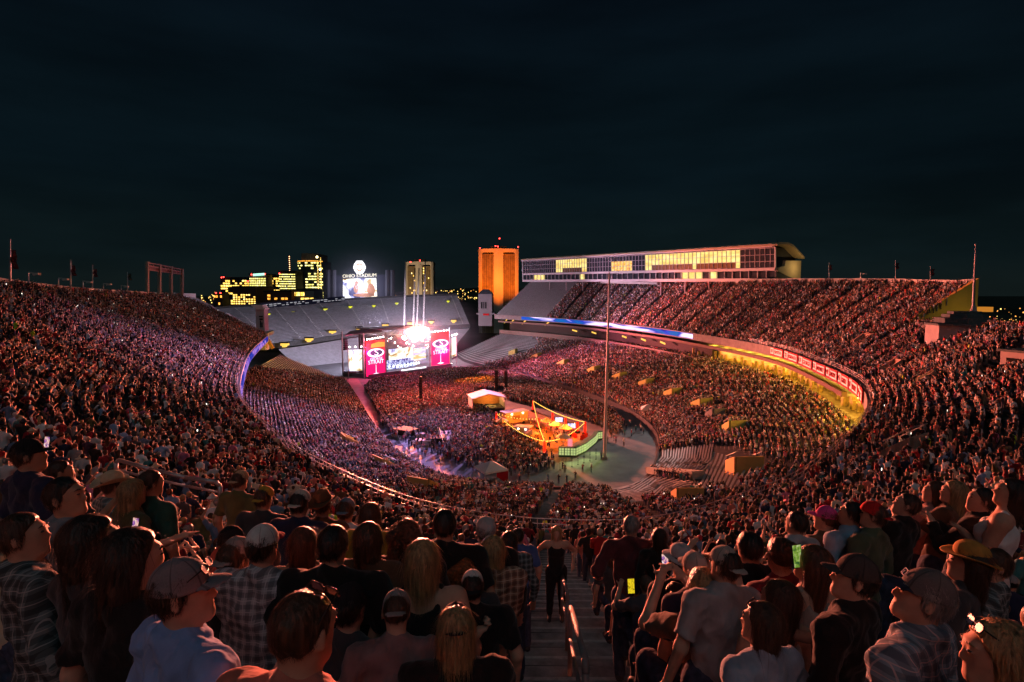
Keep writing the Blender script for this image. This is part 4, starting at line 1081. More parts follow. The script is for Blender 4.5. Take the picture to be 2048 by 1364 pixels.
for px, py in ((960, 496), (991, 492), (996, 493), (1036, 494), (999, 477), (821, 524), (840, 521)): mb.sphere(P(px, py, 498), .55, 6, 4)
tag(mb.build('roof_beacon', RED), 'red warning beacons on top of the dormitory towers', 'beacon', kind='stuff')
mb = MB(); mb.bar(P(999, 498, 505), P(999, 477, 505), .3); tag(mb.build('roof_antenna', M_BLACK), 'thin antenna on the orange dormitory tower', 'antenna')
# far ridge and street lights
for nm, seq, Y in (('hills', [(640, 590), (760, 586), (870, 579), (960, 575), (1040, 577), (1200, 583), (1400, 590)], 2600), ('hills', [(1840, 606), (1900, 604), (1945, 603), (1990, 610), (2048, 617), (2200, 625)], 900), ('hills', [(0, 592), (200, 591), (420, 594), (640, 590)], 2500)):
    mb = MB(); n = len(seq); tp = [P(x, y, Y) for x, y in seq]
    mb.add([V3(p) for p in tp]+[(p.x, p.y-60, -.3) for p in tp]+[(p.x, p.y+120, -.3) for p in tp], [(i, i+1, n+i+1, n+i) for i in range(n-1)]+[(i+1, i, 2*n+i, 2*n+i+1) for i in range(n-1)])
    tag(mb.build(nm, mat('dark_trees', (.03, .035, .025), .95, .5, .02)), kind='structure')
rn = random.Random(21); mb = MB(); mb2 = MB()
for i in range(150):
    px = rn.choice((rn.uniform(868, 956), rn.uniform(868, 956), rn.uniform(640, 810), rn.uniform(400, 440))); Y = rn.uniform(900, 1600); py = 588+EYE*FPX/Y*rn.uniform(.5, 1)-rn.choice((0, 0, 12, 22)); 
    if px > 868: py = rn.choice((rn.gauss(597, 3), rn.gauss(595, 2), rn.gauss(583, 3)))
    else: py = rn.gauss(596, 4)
    q = P(px, py, Y); (mb if rn.random() < .7 else mb2).sphere((q.x, q.y, max(q.z, 1)), rn.uniform(.5, 1.1), 5, 4)
for i in range(70):
    px = rn.uniform(1938, 2060); py = rn.uniform(612, 668)-max(0, (1960-px)*.2); q = P(px, py, rn.uniform(420, 800)); (mb2 if rn.random() < .6 else mb).sphere((q.x, q.y, max(q.z, 1)), rn.uniform(.2, .6), 5, 4)
tag(mb.build('street_lights', glow('street_lamp', (1, .66, .16), 2.4)), 'warm street lights scattered over the dark city', 'lights', kind='stuff')
tag(mb2.build('street_lights', glow('street_lamp_orange', (1, .4, .08), 1.6)), 'orange street lights scattered over the dark city', 'lights', kind='stuff')
mb = MB(); q = P(1981, 617, 600); mb.box((q.x-4.5, 600, q.z-3.6), (q.x+3, 612, q.z+1.6)); tag(mb.build('lit_building', glow('orange_front', (1, .36, .04), .45)), 'small building lit orange on the dark horizon by the flagpole', 'building')
OD = ['first', 'second', 'third', 'fourth', 'fifth', 'sixth', 'seventh', 'eighth', 'ninth', 'tenth', 'eleventh', 'twelfth', 'thirteenth', 'fourteenth', 'fifteenth']
# ------------------------------------------------------------------ press box over the west stand
pb = thing('press_box', 'long glazed press box with white bands above the crowded stand', 'building', P(1300, 563, 240))
NY, FY = 188.0, 318.0
def pbp(a, yn, yf, off=0.0): 
    q = P(1551, yn, NY).lerp(P(1047, yf, FY), a); return q+PBN*off
_a, _b = P(1551, 540, NY), P(1047, 540, FY); PBD = Vector((_b.x-_a.x, _b.y-_a.y, 0)).normalized(); PBN = Vector((PBD.y, -PBD.x, 0))  # away from the field
def a_of(px): # share of the front seen at px
    u = (px-CX)/FPX; return (u*_a.y-_a.x)/((_b.x-_a.x)-u*(_b.y-_a.y))
def slab(name, y0, y1, off, th, m, a0=0.0, a1=1.0, par=None):
    mb = MB(); quadbox(mb, pbp(a0, *y0, off), pbp(a1, *y0, off), pbp(a1, *y1, off), pbp(a0, *y1, off), PBN*th); return mb.build(name, m, par or pb)
M_BAND = mat('white_band', (.50, .46, .49), .55, .08, .3); M_IN = mat('press_interior', (.05, .05, .055), .8, .3, .5)
slab('core', (556, 558), (494, 523), 3.2, 10.5, M_IN, 0.012, .99)
slab('floor_band', (541, 550), (535.5, 547), -.5, 1.4, M_BAND); slab('bottom_band', (563, 563.5), (556.5, 559.5), -.6, 13, M_BAND)
slab('mid_floor', (541, 550), (537, 548), 1.2, 11.8, M_CONC_L, .01)
slab('roof_fascia', (494, 522.5), (488, 518.5), -1.6, 1.2, mat('fascia_lilac', (.50, .42, .46), .6))
M_ROOF = mat('tan_roof', (.34, .27, .17), .7, .12, .2)
rf = MB(); prof = [(-1.8, 0.0), (0, .7), (4, .8), (7, .2), (13.6, -3.6), (13.8, -4.2), (7, -.5), (4, .1), (0, 0), (-1.8, -.5)]
e0, e1 = pbp(-.012, 489, 519), pbp(1.0, 489, 519)
vs_ = [e0+PBN*x+UP*z for x, z in prof]+[e1+PBN*x+UP*z for x, z in prof]; n = len(prof)
rf.add(vs_, [(i, (i+1) % n, n+(i+1) % n, n+i) for i in range(n)]+[tuple(range(n)), tuple(range(2*n-1, n-1, -1))]); rf.build('roof', M_ROOF, pb)
lamp('eave_lamp', 'POINT', pbp(-.03, 520, 535)+PBN*9-UP*2, 700, (1, .66, .25), pb, .2)
# near end wall
ew = MB(); c = lambda off, z: pbp(-.004, 540, 550)*1+PBN*off+UP*z
zt_, zb_ = P(1551, 497, NY).z-P(1551, 540, NY).z, P(1551, 562, NY).z-P(1551, 540, NY).z
ew.add([c(4.5, 3.2), c(13.2, 3.4), c(13.2, -3.0), c(12.0, -3.6), c(0.5, -.4), c(.5, .6), c(4.0, 1.4)]+[c(4.5, 3.2)+PBD, c(13.2, 3.4)+PBD, c(13.2, -3.0)+PBD, c(12.0, -3.6)+PBD, c(.5, -.4)+PBD, c(.5, .6)+PBD, c(4.0, 1.4)+PBD],
       [tuple(range(7)), tuple(range(13, 6, -1))]+[(i, (i+1) % 7, 7+(i+1) % 7, 7+i) for i in range(7)]); ew.build('end_wall', M_ROOF, pb)
ew = MB(); quadbox(ew, c(-.4, zb_), c(12.5, zb_+.4), c(12.5, -3.5), c(-.4, -.6), PBD*.6); ew.build('lower_end_wall', M_CONC_D, pb)
M_GL = mat('dark_glass', (.030, .036, .048), .12, .4, .8, 0, .6); M_GLY = screen('lit_glass', [(.75, .5, .12), (.95, .68, .2), (1, .8, .35)], 1.15, (.25, .25, .5), 1.0, 1); M_GLO = screen('bar_glass', [(.9, .25, .03), (1, .5, .08), (1, .75, .3), (.7, .15, .02)], 1.1, (.4, .4, .9), 5.0, 2)
M_GLD = mat('lit_stalls', (.16, .11, .06), .8, .2, .4); M_MUL = mat('mullion_paint', (.40, .36, .40), .5, .1, 1)
NCOL = 80; bounds = [(495.5, 523.5), (508.5, 531), (522, 539), (535, 546.5)]
for i in range(NCOL):
    a0, a1 = i/NCOL, (i+1)/NCOL; am = (a0+a1)/2; q = pbp(am, 520, 535); px = float(proj(np.array([V3(q)]))[0][0])
    for r_ in range(3):
        b0, b1 = bounds[r_], bounds[r_+1]; m = M_GL; off = .1
        yel = (1112 < px < 1173) or (1288 < px < 1478)
        if yel: m = M_GLY if (r_ < 2 or not ((1125 < px < 1164) or (1303 < px < 1388) or (1396 < px < 1475))) else M_GLD
        elif 1221 < px < 1264 and r_ > 0: m = M_GLO
        mb = MB(); quadbox(mb, pbp(a0+.06/NCOL, *b1, off), pbp(a1-.06/NCOL, *b1, off), pbp(a1-.06/NCOL, *b0, off), pbp(a0+.06/NCOL, *b0, off), PBN*.06); mb.build('pane', m, pb)
    mb = MB(); mb.bar(pbp(a0, 536, 547), pbp(a0, 494, 523), .16, .2, PBN); mb.build('mullion', M_MUL, pb)
for b0 in bounds:
    mb = MB(); mb.bar(pbp(0, *b0, -.05), pbp(1, *b0, -.05), .2, .16); mb.build('transom', M_MUL, pb)
mb = MB(); mb.bar(pbp(0, 494, 523, -.1), pbp(0, 537, 548, -.1), .45, .45, PBN); mb.build('corner_post', M_BAND, pb)
mb = MB(); mb.bar(pbp(1, 490, 519, -.6), pbp(1, 563, 563, -.2), .6, .6, PBN); mb.build('corner_post', M_BAND, pb)
N2 = 46
for i in range(N2):
    a0, a1 = i/N2, (i+1)/N2; px = float(proj(np.array([V3(pbp((a0+a1)/2, 548, 555))]))[0][0])
    m = M_GLY if (1345 < px < 1435 and i % 4) or 1068 < px < 1085 or 1158 < px < 1166 else M_GL
    mb = MB(); quadbox(mb, pbp(a0+.05/N2, 556, 559.5, .5), pbp(a1-.05/N2, 556, 559.5, .5), pbp(a1-.05/N2, 541.5, 550.5, .5), pbp(a0+.05/N2, 541.5, 550.5, .5), PBN*.06); mb.build('balcony_pane', m, pb)
    mb = MB(); mb.bar(pbp(a0, 557, 560), pbp(a0, 541, 550), .22, .25, PBN); mb.build('balcony_post', M_BAND, pb)
for i, px in enumerate((1065, 1097, 1130, 1163, 1318, 1366, 1413, 1462, 1513, 1567)):
    a = a_of(px) if px < 1551 else -.0; q = pbp(a, 562, 563, .6 if px < 1551 else 6); st, t, s_ = Cd.pick(px, 575 if px > 1300 else 584)
    mb = MB(); mb.tube(q, Vector((q.x, q.y, q.z-4.5-(i > 3)*1.2)), .26, .26, 8); mb.build('column', mat('column_paint', (.40, .34, .36), .7), pb)
mb = MB(); rn = random.Random(4)
for i in range(70):
    a = rn.random(); q = pbp(a, 486, 517)+PBN*rn.uniform(0, 4); mb.tube(q, q+UP*rn.uniform(.6, 1.6), .12, .05, 5)
tag(mb.build('roof_flood_and_fill', M_BLACK, pb), kind='stuff')
cb = MB(); q0, q1 = Cd.pick(1205, 575)[2], Cd.pick(1318, 578)[2]
cb.bar(q0+UP*2.4, q1+UP*2.4, 2.5, .9); tag(cb.build('camera_platform', M_CONC_L), 'long pale camera platform under the press box', 'platform')

# ------------------------------------------------------------------ fittings of the upper deck
def edge(st, dz=0.0, off=0.0):
    i = np.interp(st, Cd.st, np.arange(nC)); a = int(i); b = min(a+1, nC-1); f = Vector(Cd.F[a]*(1-(i-a))+Cd.F[b]*(i-a)); o = Cd.out(st)
    return f-o*off+UP*dz
def edge_st(px, lo, hi):
    ss = np.linspace(lo, hi, 400); x = np.array([proj(np.array([V3(edge(s))]))[0][0] for s in ss]); return float(ss[np.argmin(np.abs(x-px))])
def edge_panel(name, s0, s1, z0, z1, off, th, m, parent, n=12):
    ss = np.linspace(s0, s1, n); mb = MB(); V = []
    for s in ss:
        o = Cd.out(s)
        for f, z in ((off, z0), (off-th, z0), (off-th, z1), (off, z1)): V.append(edge(s, z, f))
    F = [(4*i+k, 4*i+(k+1) % 4, 4*i+4+(k+1) % 4, 4*i+4+k) for i in range(n-1) for k in range(4)]+[(3, 2, 1, 0), (4*n-4, 4*n-3, 4*n-2, 4*n-1)]
    mb.add(V, F); return mb.build(name, m, parent)
RIB = [(.0, .01, .16), (.01, .04, .45), (.0, .10, .30), (.01, .03, .4), (.75, .6, 1), (1, .95, 1), (.3, .12, .8)]
sr0, sr1 = edge_st(1388, 20, 22), edge_st(1045, 21.5, 23)
rb = thing('ribbon_board', 'long blue and white LED ribbon on the edge of the west upper deck', 'screen', edge((sr0+sr1)/2, -1.5))
edge_panel('display', sr0, sr1, -1.3, .3, .62, .2, screen('ribbon_picture', RIB, 1.3, (.045, .045, .35), 2.2, 2), rb, 40)
rb2 = thing('ribbon_board', 'curved violet LED ribbon on the edge of the east upper deck', 'screen', edge(1.2, -1.5))
edge_panel('display', .12, 3.0, -1.3, .2, .62, .2, screen('ribbon_picture_east', [(.0, .02, .25), (.12, .06, .6), (.6, .3, .9), (.02, .05, .5), (.02, .03, .4)], .7, (.08, .08, .3), 7.2, 2), rb2, 40)
# retired-number banners
M_RED = mat('red_board', (.36, .008, .012), .6, .1, .8); M_PANEL = mat('white_board', (.80, .76, .76), .6, .05, 1)
names = ['10 SMITH', '22 HORVATH', '27 GEORGE', '31 JANOWICZ', '40 CASSADY', '45 GRIFFIN', '47 HARLEY', '99 WILLIS']
xs = [1545, 1573, 1603, 1632, 1659, 1684, 1707, 1726, 1739.5]
sts = [edge_st(x, 16.6, 20) for x in xs[:-1]]+[16.28]
for i, nm in enumerate(names):
    s0, s1 = sts[i], sts[i+1]; s1 = s1+(s0-s1)*.10; num, word = nm.split()
    t = thing('number_banner', f'red banner with white panel reading {num} {word} on the deck edge', 'banner', edge((s0+s1)/2, -1.6), 'number banners along the deck edge')
    edge_panel('board', s1, s0, -1.45, .6, .62, .15, M_RED, t, 5)
    sm = s0+(s1-s0)*.27; g_ = (s1-s0)*.03
    edge_panel('number_panel', sm, s0+g_, -1.05, .45, .67, .06, M_PANEL, t, 3); edge_panel('name_panel', s1-g_*2, sm+g_*2, -1.1, .25, .67, .06, M_PANEL, t, 4)
    a, b = edge(s0+g_, -.3, .75), edge(sm, -.3, .75); d = (b-a); w = d.length
    place_text('number', num, 1.25, M_RED, (a+b)/2, d, UP, t, min(1, w/1.9), .03)
    a, b = edge(sm+g_*2, -.42, .76), edge(s1-g_*2, -.42, .76); d = b-a; w = d.length
    place_text('lettering', word, 1.15, M_RED, (a+b)/2, d, UP, t, w/(len(word)*.81), .03)
# front rail: two steel tubes on posts
rail = thing('deck_rail', 'twin steel tube rail along the front edge of the upper deck', 'railing', edge(10, .75))
for z in (.98, 1.3, 1.62):
    mb = MB(); mb.path([edge(s, z, .05) for s in np.linspace(2.6, 19.6, 170)], .028 if z < 1.6 else .035, 5); mb.build('tube', M_STEEL, rail)
mb = MB()
for s in np.linspace(2.6, 19.6, 170): mb.tube(edge(s, .7, .05), edge(s, 1.64, .05), .028, .028, 5)
tag(mb.build('post', M_STEEL, rail), kind='stuff')
# club concourse under the deck: back wall, slab edge, ceiling lamps
club = thing('club_concourse', 'club concourse under the deck overhang, brightly lit yellow inside', 'concourse', edge(19, -6))
sA, sB = 15.9, 22.9
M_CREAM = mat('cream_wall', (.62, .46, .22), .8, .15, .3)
def conc(name, s0, s1, o0, o1, z0, z1, m, n=60):
    ss = np.linspace(s0, s1, n); V = []
    for s in ss:
        for o, z in ((o0, z0), (o1, z0), (o1, z1), (o0, z1)): V.append(edge(s, z, -o))
    F = [(4*i+k, 4*i+(k+1) % 4, 4*i+4+(k+1) % 4, 4*i+4+k) for i in range(n-1) for k in range(4)]+[(3, 2, 1, 0), (4*n-4, 4*n-3, 4*n-2, 4*n-1)]
    return MB().add(V, F).build(name, m, club)
conc('back_wall', sA, 20.4, 8, 8.4, -9, -1, M_CREAM); conc('back_wall', 20.4, sB, 6, 6.4, -9, -1, mat('dim_back_wall', (.055, .04, .035), .9)); conc('floor_slab', sA, sB, .5, 8, -8.2, -7.8, mat('club_floor', (.10, .075, .05), .6, .3, .5));  # second stretch of wall coloured darker, standing in for the dim concourse
sm0, sm1 = edge_st(1692, 16, 19), 22.9
conc('mezzanine_edge', sm0, sm1, -.6, .3, -3.4, -2.55, mat('mezzanine', (.16, .10, .085), .8, .1, .5)); conc('mezzanine_slab', sm0, sm1, .3, 5, -3.3, -2.9, M_CONC)
for s in np.arange(16.7, 20.4, .12):
    a, b = edge(s, -4.6, -7.9), edge(s+.07, -4.6, -7.9); mb = MB(); quadbox(mb, a-UP*.45, b-UP*.45, b+UP*.45, a+UP*.45, Cd.out(s)*-.06); mb.build('wall_glow_panel', glow('wall_glow_panel', (1, .66, .14), 2.4), club)  # glowing strips added so the club's back wall reads bright
conc('terrace_wall', 18.2, 22.9, .1, .45, -9.4, -7.4, mat('terrace', (.17, .12, .10), .8, .1, .5))
M_CL = glow('club_lamp', (1, .50, .05), 150.0); M_WALL_GLOW = glow('wall_glow_panel', (1, .66, .14), 2.4)
for s in np.arange(16.6, 20.9, .16):
    dens = 1.0 if 16.6 < s < 20.35 else .0
    if dens == 0: continue
    for o_, z in ((2.2, -3.5), (6.0, -3.5), (3.4, -1.85)):
        c = edge(s, z, -o_); mb = MB(); d = (edge(s+.05, z, -o_)-c).normalized(); mb.obox(c, d*.55, Cd.out(s)*.22, UP*.05); mb.build('ceiling_lamp', M_CL, club)
for s in (20.9, 21.15, 21.4, 21.8, 22.05, 22.35, 22.6, 22.75, 22.85):
    c = edge(s, -2.6 if s > 22.3 else -5.0, -2.2); mb = MB(); d = (edge(s+.05, -4.6, -2.2)-c).normalized(); mb.obox(c, d*1.6, Cd.out(s)*.1, UP*.3); mb.build('kiosk_lamp', M_PORTAL, club)
mb = MB(); rn = random.Random(5)
for s in np.arange(16.4, 20.6, .07): 
    c = edge(s, -7.8, -rn.uniform(4.5, 7.6)); mb.obox(c+UP*.9, (.35, 0, 0), (0, .35, 0), (0, 0, .9 if rn.random() < .6 else 1.6))
tag(mb.build('club_fitting', mat('club_fitting', (.30, .22, .10), .7, .5, 1), club), kind='stuff')
for i, s in enumerate(np.arange(17.4, 20.3, .22)):
    for r_, (o_, z) in enumerate(((1.6, -7.0), (-.6, -8.3))):
        a, b = edge(s, z, -o_), edge(s+.16, z, -o_); mb = MB(); mb.bar(a, b, .6, .07); d = (b-a).normalized()
        for q in (a.lerp(b, .15), a.lerp(b, .85)): mb.bar(q-UP*.7, q, .06)
        tag(mb.build('club_table', mat('table_top', (.10, .08, .09), .5)), f'long dark club table, {OD[i]} from the stage in the {"back" if r_ == 0 else "front"} row of the yellow concourse', 'table', 'tables along the club concourse')
# end of the high section: yellow lit wall, pier
iE = int(np.argmin(np.abs(Cd.st-17.93)))
yw = thing('deck_end_wall', 'yellow lit sloping end wall of the high deck beside the flagpole', 'wall', V3(Cd.B[iE]-np.array([0, 0, 20])))
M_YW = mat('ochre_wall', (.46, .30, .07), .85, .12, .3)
f, b = Vector(Cd.F[iE]), Vector(Cd.B[iE]); q = lambda t, z=0.0: f.lerp(b, t)+UP*z
d = (b-f); d.z = 0; n_ = Vector((d.y, -d.x, 0)).normalized()*.9
if n_.y > 0: n_ = -n_
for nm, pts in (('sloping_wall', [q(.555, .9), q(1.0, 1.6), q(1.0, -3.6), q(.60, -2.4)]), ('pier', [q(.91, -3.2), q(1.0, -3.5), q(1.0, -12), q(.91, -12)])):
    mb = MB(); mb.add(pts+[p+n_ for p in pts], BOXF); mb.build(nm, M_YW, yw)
lamp('wall_lamp', 'POINT', q(.86, -3)+n_.normalized()*6, 190, (1, .72, .14), yw, .2)
# ------------------------------------------------------------------ concrete towers on the low rim
t1 = thing('stair_tower', 'stepped grey concrete tower carrying the tall flagpole', 'tower', P(1915, 690, 92))
M_TW = mat('tower_concrete', (.40, .345, .34), .85, .14, .7)
def tower_block(px0, px1, y0, y1, Y, dep, name, parent, m=M_TW, skew=.35):
    a, b = P(px0, y1, Y), P(px1, y1, Y); zt = P(px0, y0, Y).z; mb = MB()
    mb.prism([(a.x, a.y), (b.x, b.y), (b.x+dep*.75, b.y+dep), (a.x+dep*.75, a.y+dep)], a.z, zt); return mb.build(name, m, parent)
# main drum: eight-sided, near corner towards the camera
_yt = Cd.pick(1905, 692)[2].y; ctr = P(1926, 665, _yt+3.5)
def octa(r, z0, z1, name, m, parent, c=ctr, rot=.25):
    mb = MB(); mb.prism([(c.x+r*math.cos(rot+i*math.pi/4), c.y+r*math.sin(rot+i*math.pi/4)) for i in range(8)], z0, z1); return mb.build(name, m, parent)
zz = lambda y: P(1925, y, _yt).z
octa(4.7, zz(720), zz(651), 'base', M_TW, t1); octa(4.9, zz(653), zz(649), 'cornice', mat('slate', (.10, .12, .12), .8), t1)
octa(3.7, zz(650), zz(637), 'step', mat('slate', (.10, .12, .12), .8), t1); octa(2.8, zz(638), zz(630), 'step', mat('slate', (.10, .12, .12), .8), t1); octa(2.1, zz(631), zz(624), 'step', mat('slate', (.10, .12, .12), .8), t1)
mb = MB()
for i in range(9):
    s = i/8; q0 = P(1846+s*52, 655-s*0-14+s*1, 95-s*4); mb.tube(q0-UP*1.1, q0, .03, .03, 5)
mb.path([P(1846+i/8*52, 641+i/8, 95-i/8*4) for i in range(9)], .035, 5); mb.build('balustrade', M_STEEL, t1)
fp = thing('flagpole', 'tall grey flagpole rising from the stepped concrete tower', 'flagpole', P(1946, 632, _yt+4))
mb = MB(); mb.tube(P(1946, 632, _yt+4), P(1951.5, 490, _yt+4), .22, .08, 10); mb.build('pole', M_STEEL, fp); mb = MB(); mb.lathe([(.9, 0), (.7, .4), (.35, 1.2), (.22, 1.8)], P(1946, 634, _yt+4), 10); mb.build('foot', M_TW, fp)
mb = MB(); mb.sphere(P(1951.5, 489, _yt+4), .16); mb.build('finial', M_STEEL, fp)
t2 = thing('stair_tower', 'pale concrete tower with square openings at the picture edge', 'tower', P(2030, 790, 58))
zz2 = lambda y: P(2040, y, 60).z
A2 = P(1992, 770, 62); B2 = P(2085, 800, 52); e2 = Vector((.2, -.98, 0)); n2 = Vector((-e2.y, e2.x, 0)); n2 = n2 if n2.y > 0 else -n2; L2 = 9.5
zT = P(1992, 702, 62).z; zB = zT-7.5
def wallbox(name, x0, x1, z0, z1, d0, d1, m):
    mb = MB(); o = Vector((A2.x, A2.y, 0)); quadbox(mb, o+e2*x0+n2*d0+UP*z0, o+e2*x1+n2*d0+UP*z0, o+e2*x1+n2*d0+UP*z1, o+e2*x0+n2*d0+UP*z1, n2*(d1-d0)); return mb.build(name, m, t2)
wallbox('wall', 0, L2, zB, zT, .3, 5.5, M_TW); wallbox('cornice', -.25, L2, zT, zT+.25, -.05, 5.8, mat('slate', (.10, .12, .12), .8)); wallbox('parapet', 2.6, L2, zT+.25, zT+1.5, 1.5, 5, M_TW)
wallbox('sill_band', -.1, L2, zT-2.15, zT-2.0, .12, .3, mat('slate', (.10, .12, .12), .8))
for k in range(5): wallbox('opening', .7+k*1.65, 1.9+k*1.65, zT-1.35, zT-.65, .22, .31, mat('dark_opening', (.006, .006, .007), .9))
for k in range(6): wallbox('pilaster_groove', .55+k*1.25, .72+k*1.25, zT-4.6, zT-2.4, .24, .31, mat('dark_opening', (.006, .006, .007), .9))
# end towers at the open end
et = thing('end_tower', 'grey stone tower ending the west deck below the orange dormitory', 'tower', P(975, 650, 318))
def tb(name, px0, px1, y0, y1, Y, dep, m, par):
    a = P(px0, y1, Y); b = P(px1, y1, Y); mb = MB(); mb.box((a.x, Y, a.z), (b.x, Y+dep, P(px0, y0, Y).z)); return mb.build(name, m, par)
M_TW2 = mat('tower_stone', (.15, .14, .15), .85, .14, .2)
tb('wall', 957, 984, 588, 652, 316, 16, M_TW2, et); tb('belt', 953, 990, 626, 629, 315.4, 17, M_TW2, et); tb('window_recess', 962, 973, 604, 617, 315.8, .6, mat('dark_opening', (.006, .006, .007), .9), et)
for k in range(2): tb('window_pier', 965.2+k*3.6, 966.6+k*3.6, 604, 617, 315.5, .5, M_TW2, et)
a = P(957, 588, 316); b = P(984, 588, 316); mb = MB(); w_ = b.x-a.x
mb.add([(a.x-.4, 315.6, a.z), (b.x+.4, 315.6, a.z), (b.x+.4, 333, a.z), (a.x-.4, 333, a.z), (a.x+w_*.3, 320, a.z+2.6), (b.x-w_*.3, 320, a.z+2.6), (b.x-w_*.3, 329, a.z+2.6), (a.x+w_*.3, 329, a.z+2.6)], BOXF); mb.build('hipped_roof', mat('slate_roof', (.13, .13, .15), .8), et)
tb('sign_panel', 966, 978, 627, 631, 315.1, .3, M_RED, et)
ec = thing('end_column', 'tall pale slab with dark slots ending the east upper deck', 'column', P(530, 700, 184))
a = P(513, 616, 186); tb('shaft', 514, 531, 616, 700, 186, 3, mat('lilac_concrete', (.44, .40, .42), .8, .1, .3), ec)
for k in range(3): tb('cap_step', 503+k*4, 524+k*3, 610+k*3, 613+k*3, 185.6, 3.6, M_WHITE, ec)
for y0, y1, x0, x1 in ((632, 634, 518, 525), (637, 640, 519, 525), (641, 655, 520.3, 521.6), (645, 655, 523, 524.6)): tb('slot', x0, x1, y0, y1, 185.7, .4, mat('dark_opening', (.006, .006, .007), .9), ec)
mb = MB(); mb.bar(P(486, 688, 172), P(541, 664, 186), 2.4, 1.0); mb.build('beam_end', M_CONC_L, ec)
for nm, x0, y0, x1, y1 in (('brace', 531, 672, 546, 697), ('brace', 529, 672, 532, 696)):
    mb = MB(); mb.bar(P(x0, y0, 187), P(x1, y1, 187), .9, .9); mb.build(nm, mat('ochre_steel', (.40, .22, .04), .8), ec)
lamp('brace_lamp', 'POINT', P(538, 692, 180), 900, (1, .62, .1), ec, .3)
# ------------------------------------------------------------------ rim furniture
def rimpole(name, px, py0, py1, Y, label, r=.09, flag=None, lampcol=None):
    t = thing(name, label, 'flagpole' if name == 'flagpole' else 'lamp', P(px, py0, Y)); mb = MB(); mb.tube(P(px, py0, Y), P(px, py1, Y), r, r*.6, 8); mb.build('pole', M_STEEL, t)
    if flag:
        a = P(px+1, py1+flag[0], Y); mb = MB(); n = 9; w = .35
        V = []
        for i in range(n):
            for j in range(3): V.append(a+Vector((w*j+.08*math.sin(i*.9+j), .12*math.sin(i*1.3+j*2), -i*flag[1]/n)))
        mb.add(V, [(3*i+j, 3*i+j+1, 3*i+j+4, 3*i+j+3) for i in range(n-1) for j in range(2)]); mb.build('flag', mat(flag[2], flag[3], .9), t)
    if lampcol:
        mb = MB(); a = P(px, py1, Y); mb.bar(a, a+Vector((1.0, 0, -.1)), .12); mb.obox(a+Vector((1.1, 0, -.2)), (.4, 0, 0), (0, .25, 0), (0, 0, .14)); mb.build('lamp_head', mat('lamp_head', (.5, .42, .36), .5), t)
    return t
FL = 'flag_red', (.12, .03, .03)
rimpole('flagpole', 20, 562, 478, 70, 'tall flagpole with furled flag near the frame edge on the east rim', .13, (22, 2.6, *FL))
rimpole('flagpole', 141, 575, 519, 94, 'second flagpole with furled flag along the east rim', .1, (12, 1.9, *FL))
rimpole('flagpole', 185, 579, 530, 104, 'third flagpole with furled flag along the east rim', .1, (8, 1.6, *FL))
rimpole('flagpole', 255, 583, 544, 122, 'flagpole with a waving dark flag just before the scoreboard frame', .1, (3, 1.6, 'flag_dark', (.05, .06, .05)))
for i, (px, y0, y1, Y) in enumerate(((57, 566, 545, 78), (117, 572, 556, 90), (166, 577, 562, 100), (207, 580, 567, 112), (242, 582, 571, 120))):
    rimpole('rim_lamp', px, y0, y1, Y, f'small lamp head on a short post, number {["one", "two", "three", "four", "five"][i]} from the frame edge, east rim', .1, None, 1)
for i, (px, y0, y1, Y) in enumerate(((1658, 556, 524, 157), (1791, 556, 520, 135), (1861, 557, 532, 120))):
    rimpole('flagpole', px, y0, y1, Y, ['flagpole next to the press box end on the west rim', 'flagpole midway along the west rim', 'flagpole nearest the yellow end wall on the west rim'][i], .09, (6, 1.6, *FL))
rimpole('rim_lamp', 1721, 556, 546, 146, 'short lamp post between two flagpoles on the west rim', .1, None, 1)
bs = thing('lattice_gantry', 'open steel frame of an old scoreboard on four posts on the east rim', 'frame', P(330, 585, 150))
for px, y0, y1, Y in ((294.5, 586, 523, 138), (319, 587, 531, 144), (342, 588, 533, 150), (364, 588, 537, 156)):
    mb = MB(); mb.bar(P(px, y0, Y), P(px, y1, Y), .62, .62); mb.build('post', mat('frame_post', (.30, .25, .20), .7), bs)
for y0, y1 in ((525, 539), (531, 544), (539, 548.5)):
    mb = MB(); mb.bar(P(294, y0, 138), P(364, y1, 156), .22, .3); mb.build('beam', mat('frame_beam', (.24, .14, .14), .7), bs)
mb = MB(); quadbox(mb, P(295, 538, 138.5), P(363, 548, 156.5), P(363, 545, 156.5), P(295, 532, 138.5), (0, .3, 0)); mb.build('backing', mat('frame_back', (.16, .08, .09), .8), bs)
for k in range(12):
    s = k/12; a = P(294+70*s, 525+14*s, 138+18*s); b = P(294+70*(s+.083), 539+9.5*s, 138+18*(s+.083)); mb = MB(); mb.bar(a, b, .1); mb.build('lattice', mat('frame_beam', (.24, .14, .14), .7), bs)
# tall net mast standing on the field
nm_ = thing('net_mast', 'very tall pale mast standing on the field by the green bar', 'mast', PZ(1209, 918, 0))
b0 = PZ(1209, 918, 0); mb = MB(); mb.tube(b0, P(1219, 545, b0.y), .34, .16, 10); mb.build('pole', mat('mast_paint', (.42, .36, .38), .5, .1, .5), nm_); mb = MB(); mb.tube(b0, b0+UP*.5, .7, .6, 10); mb.build('foot', M_CONC, nm_)
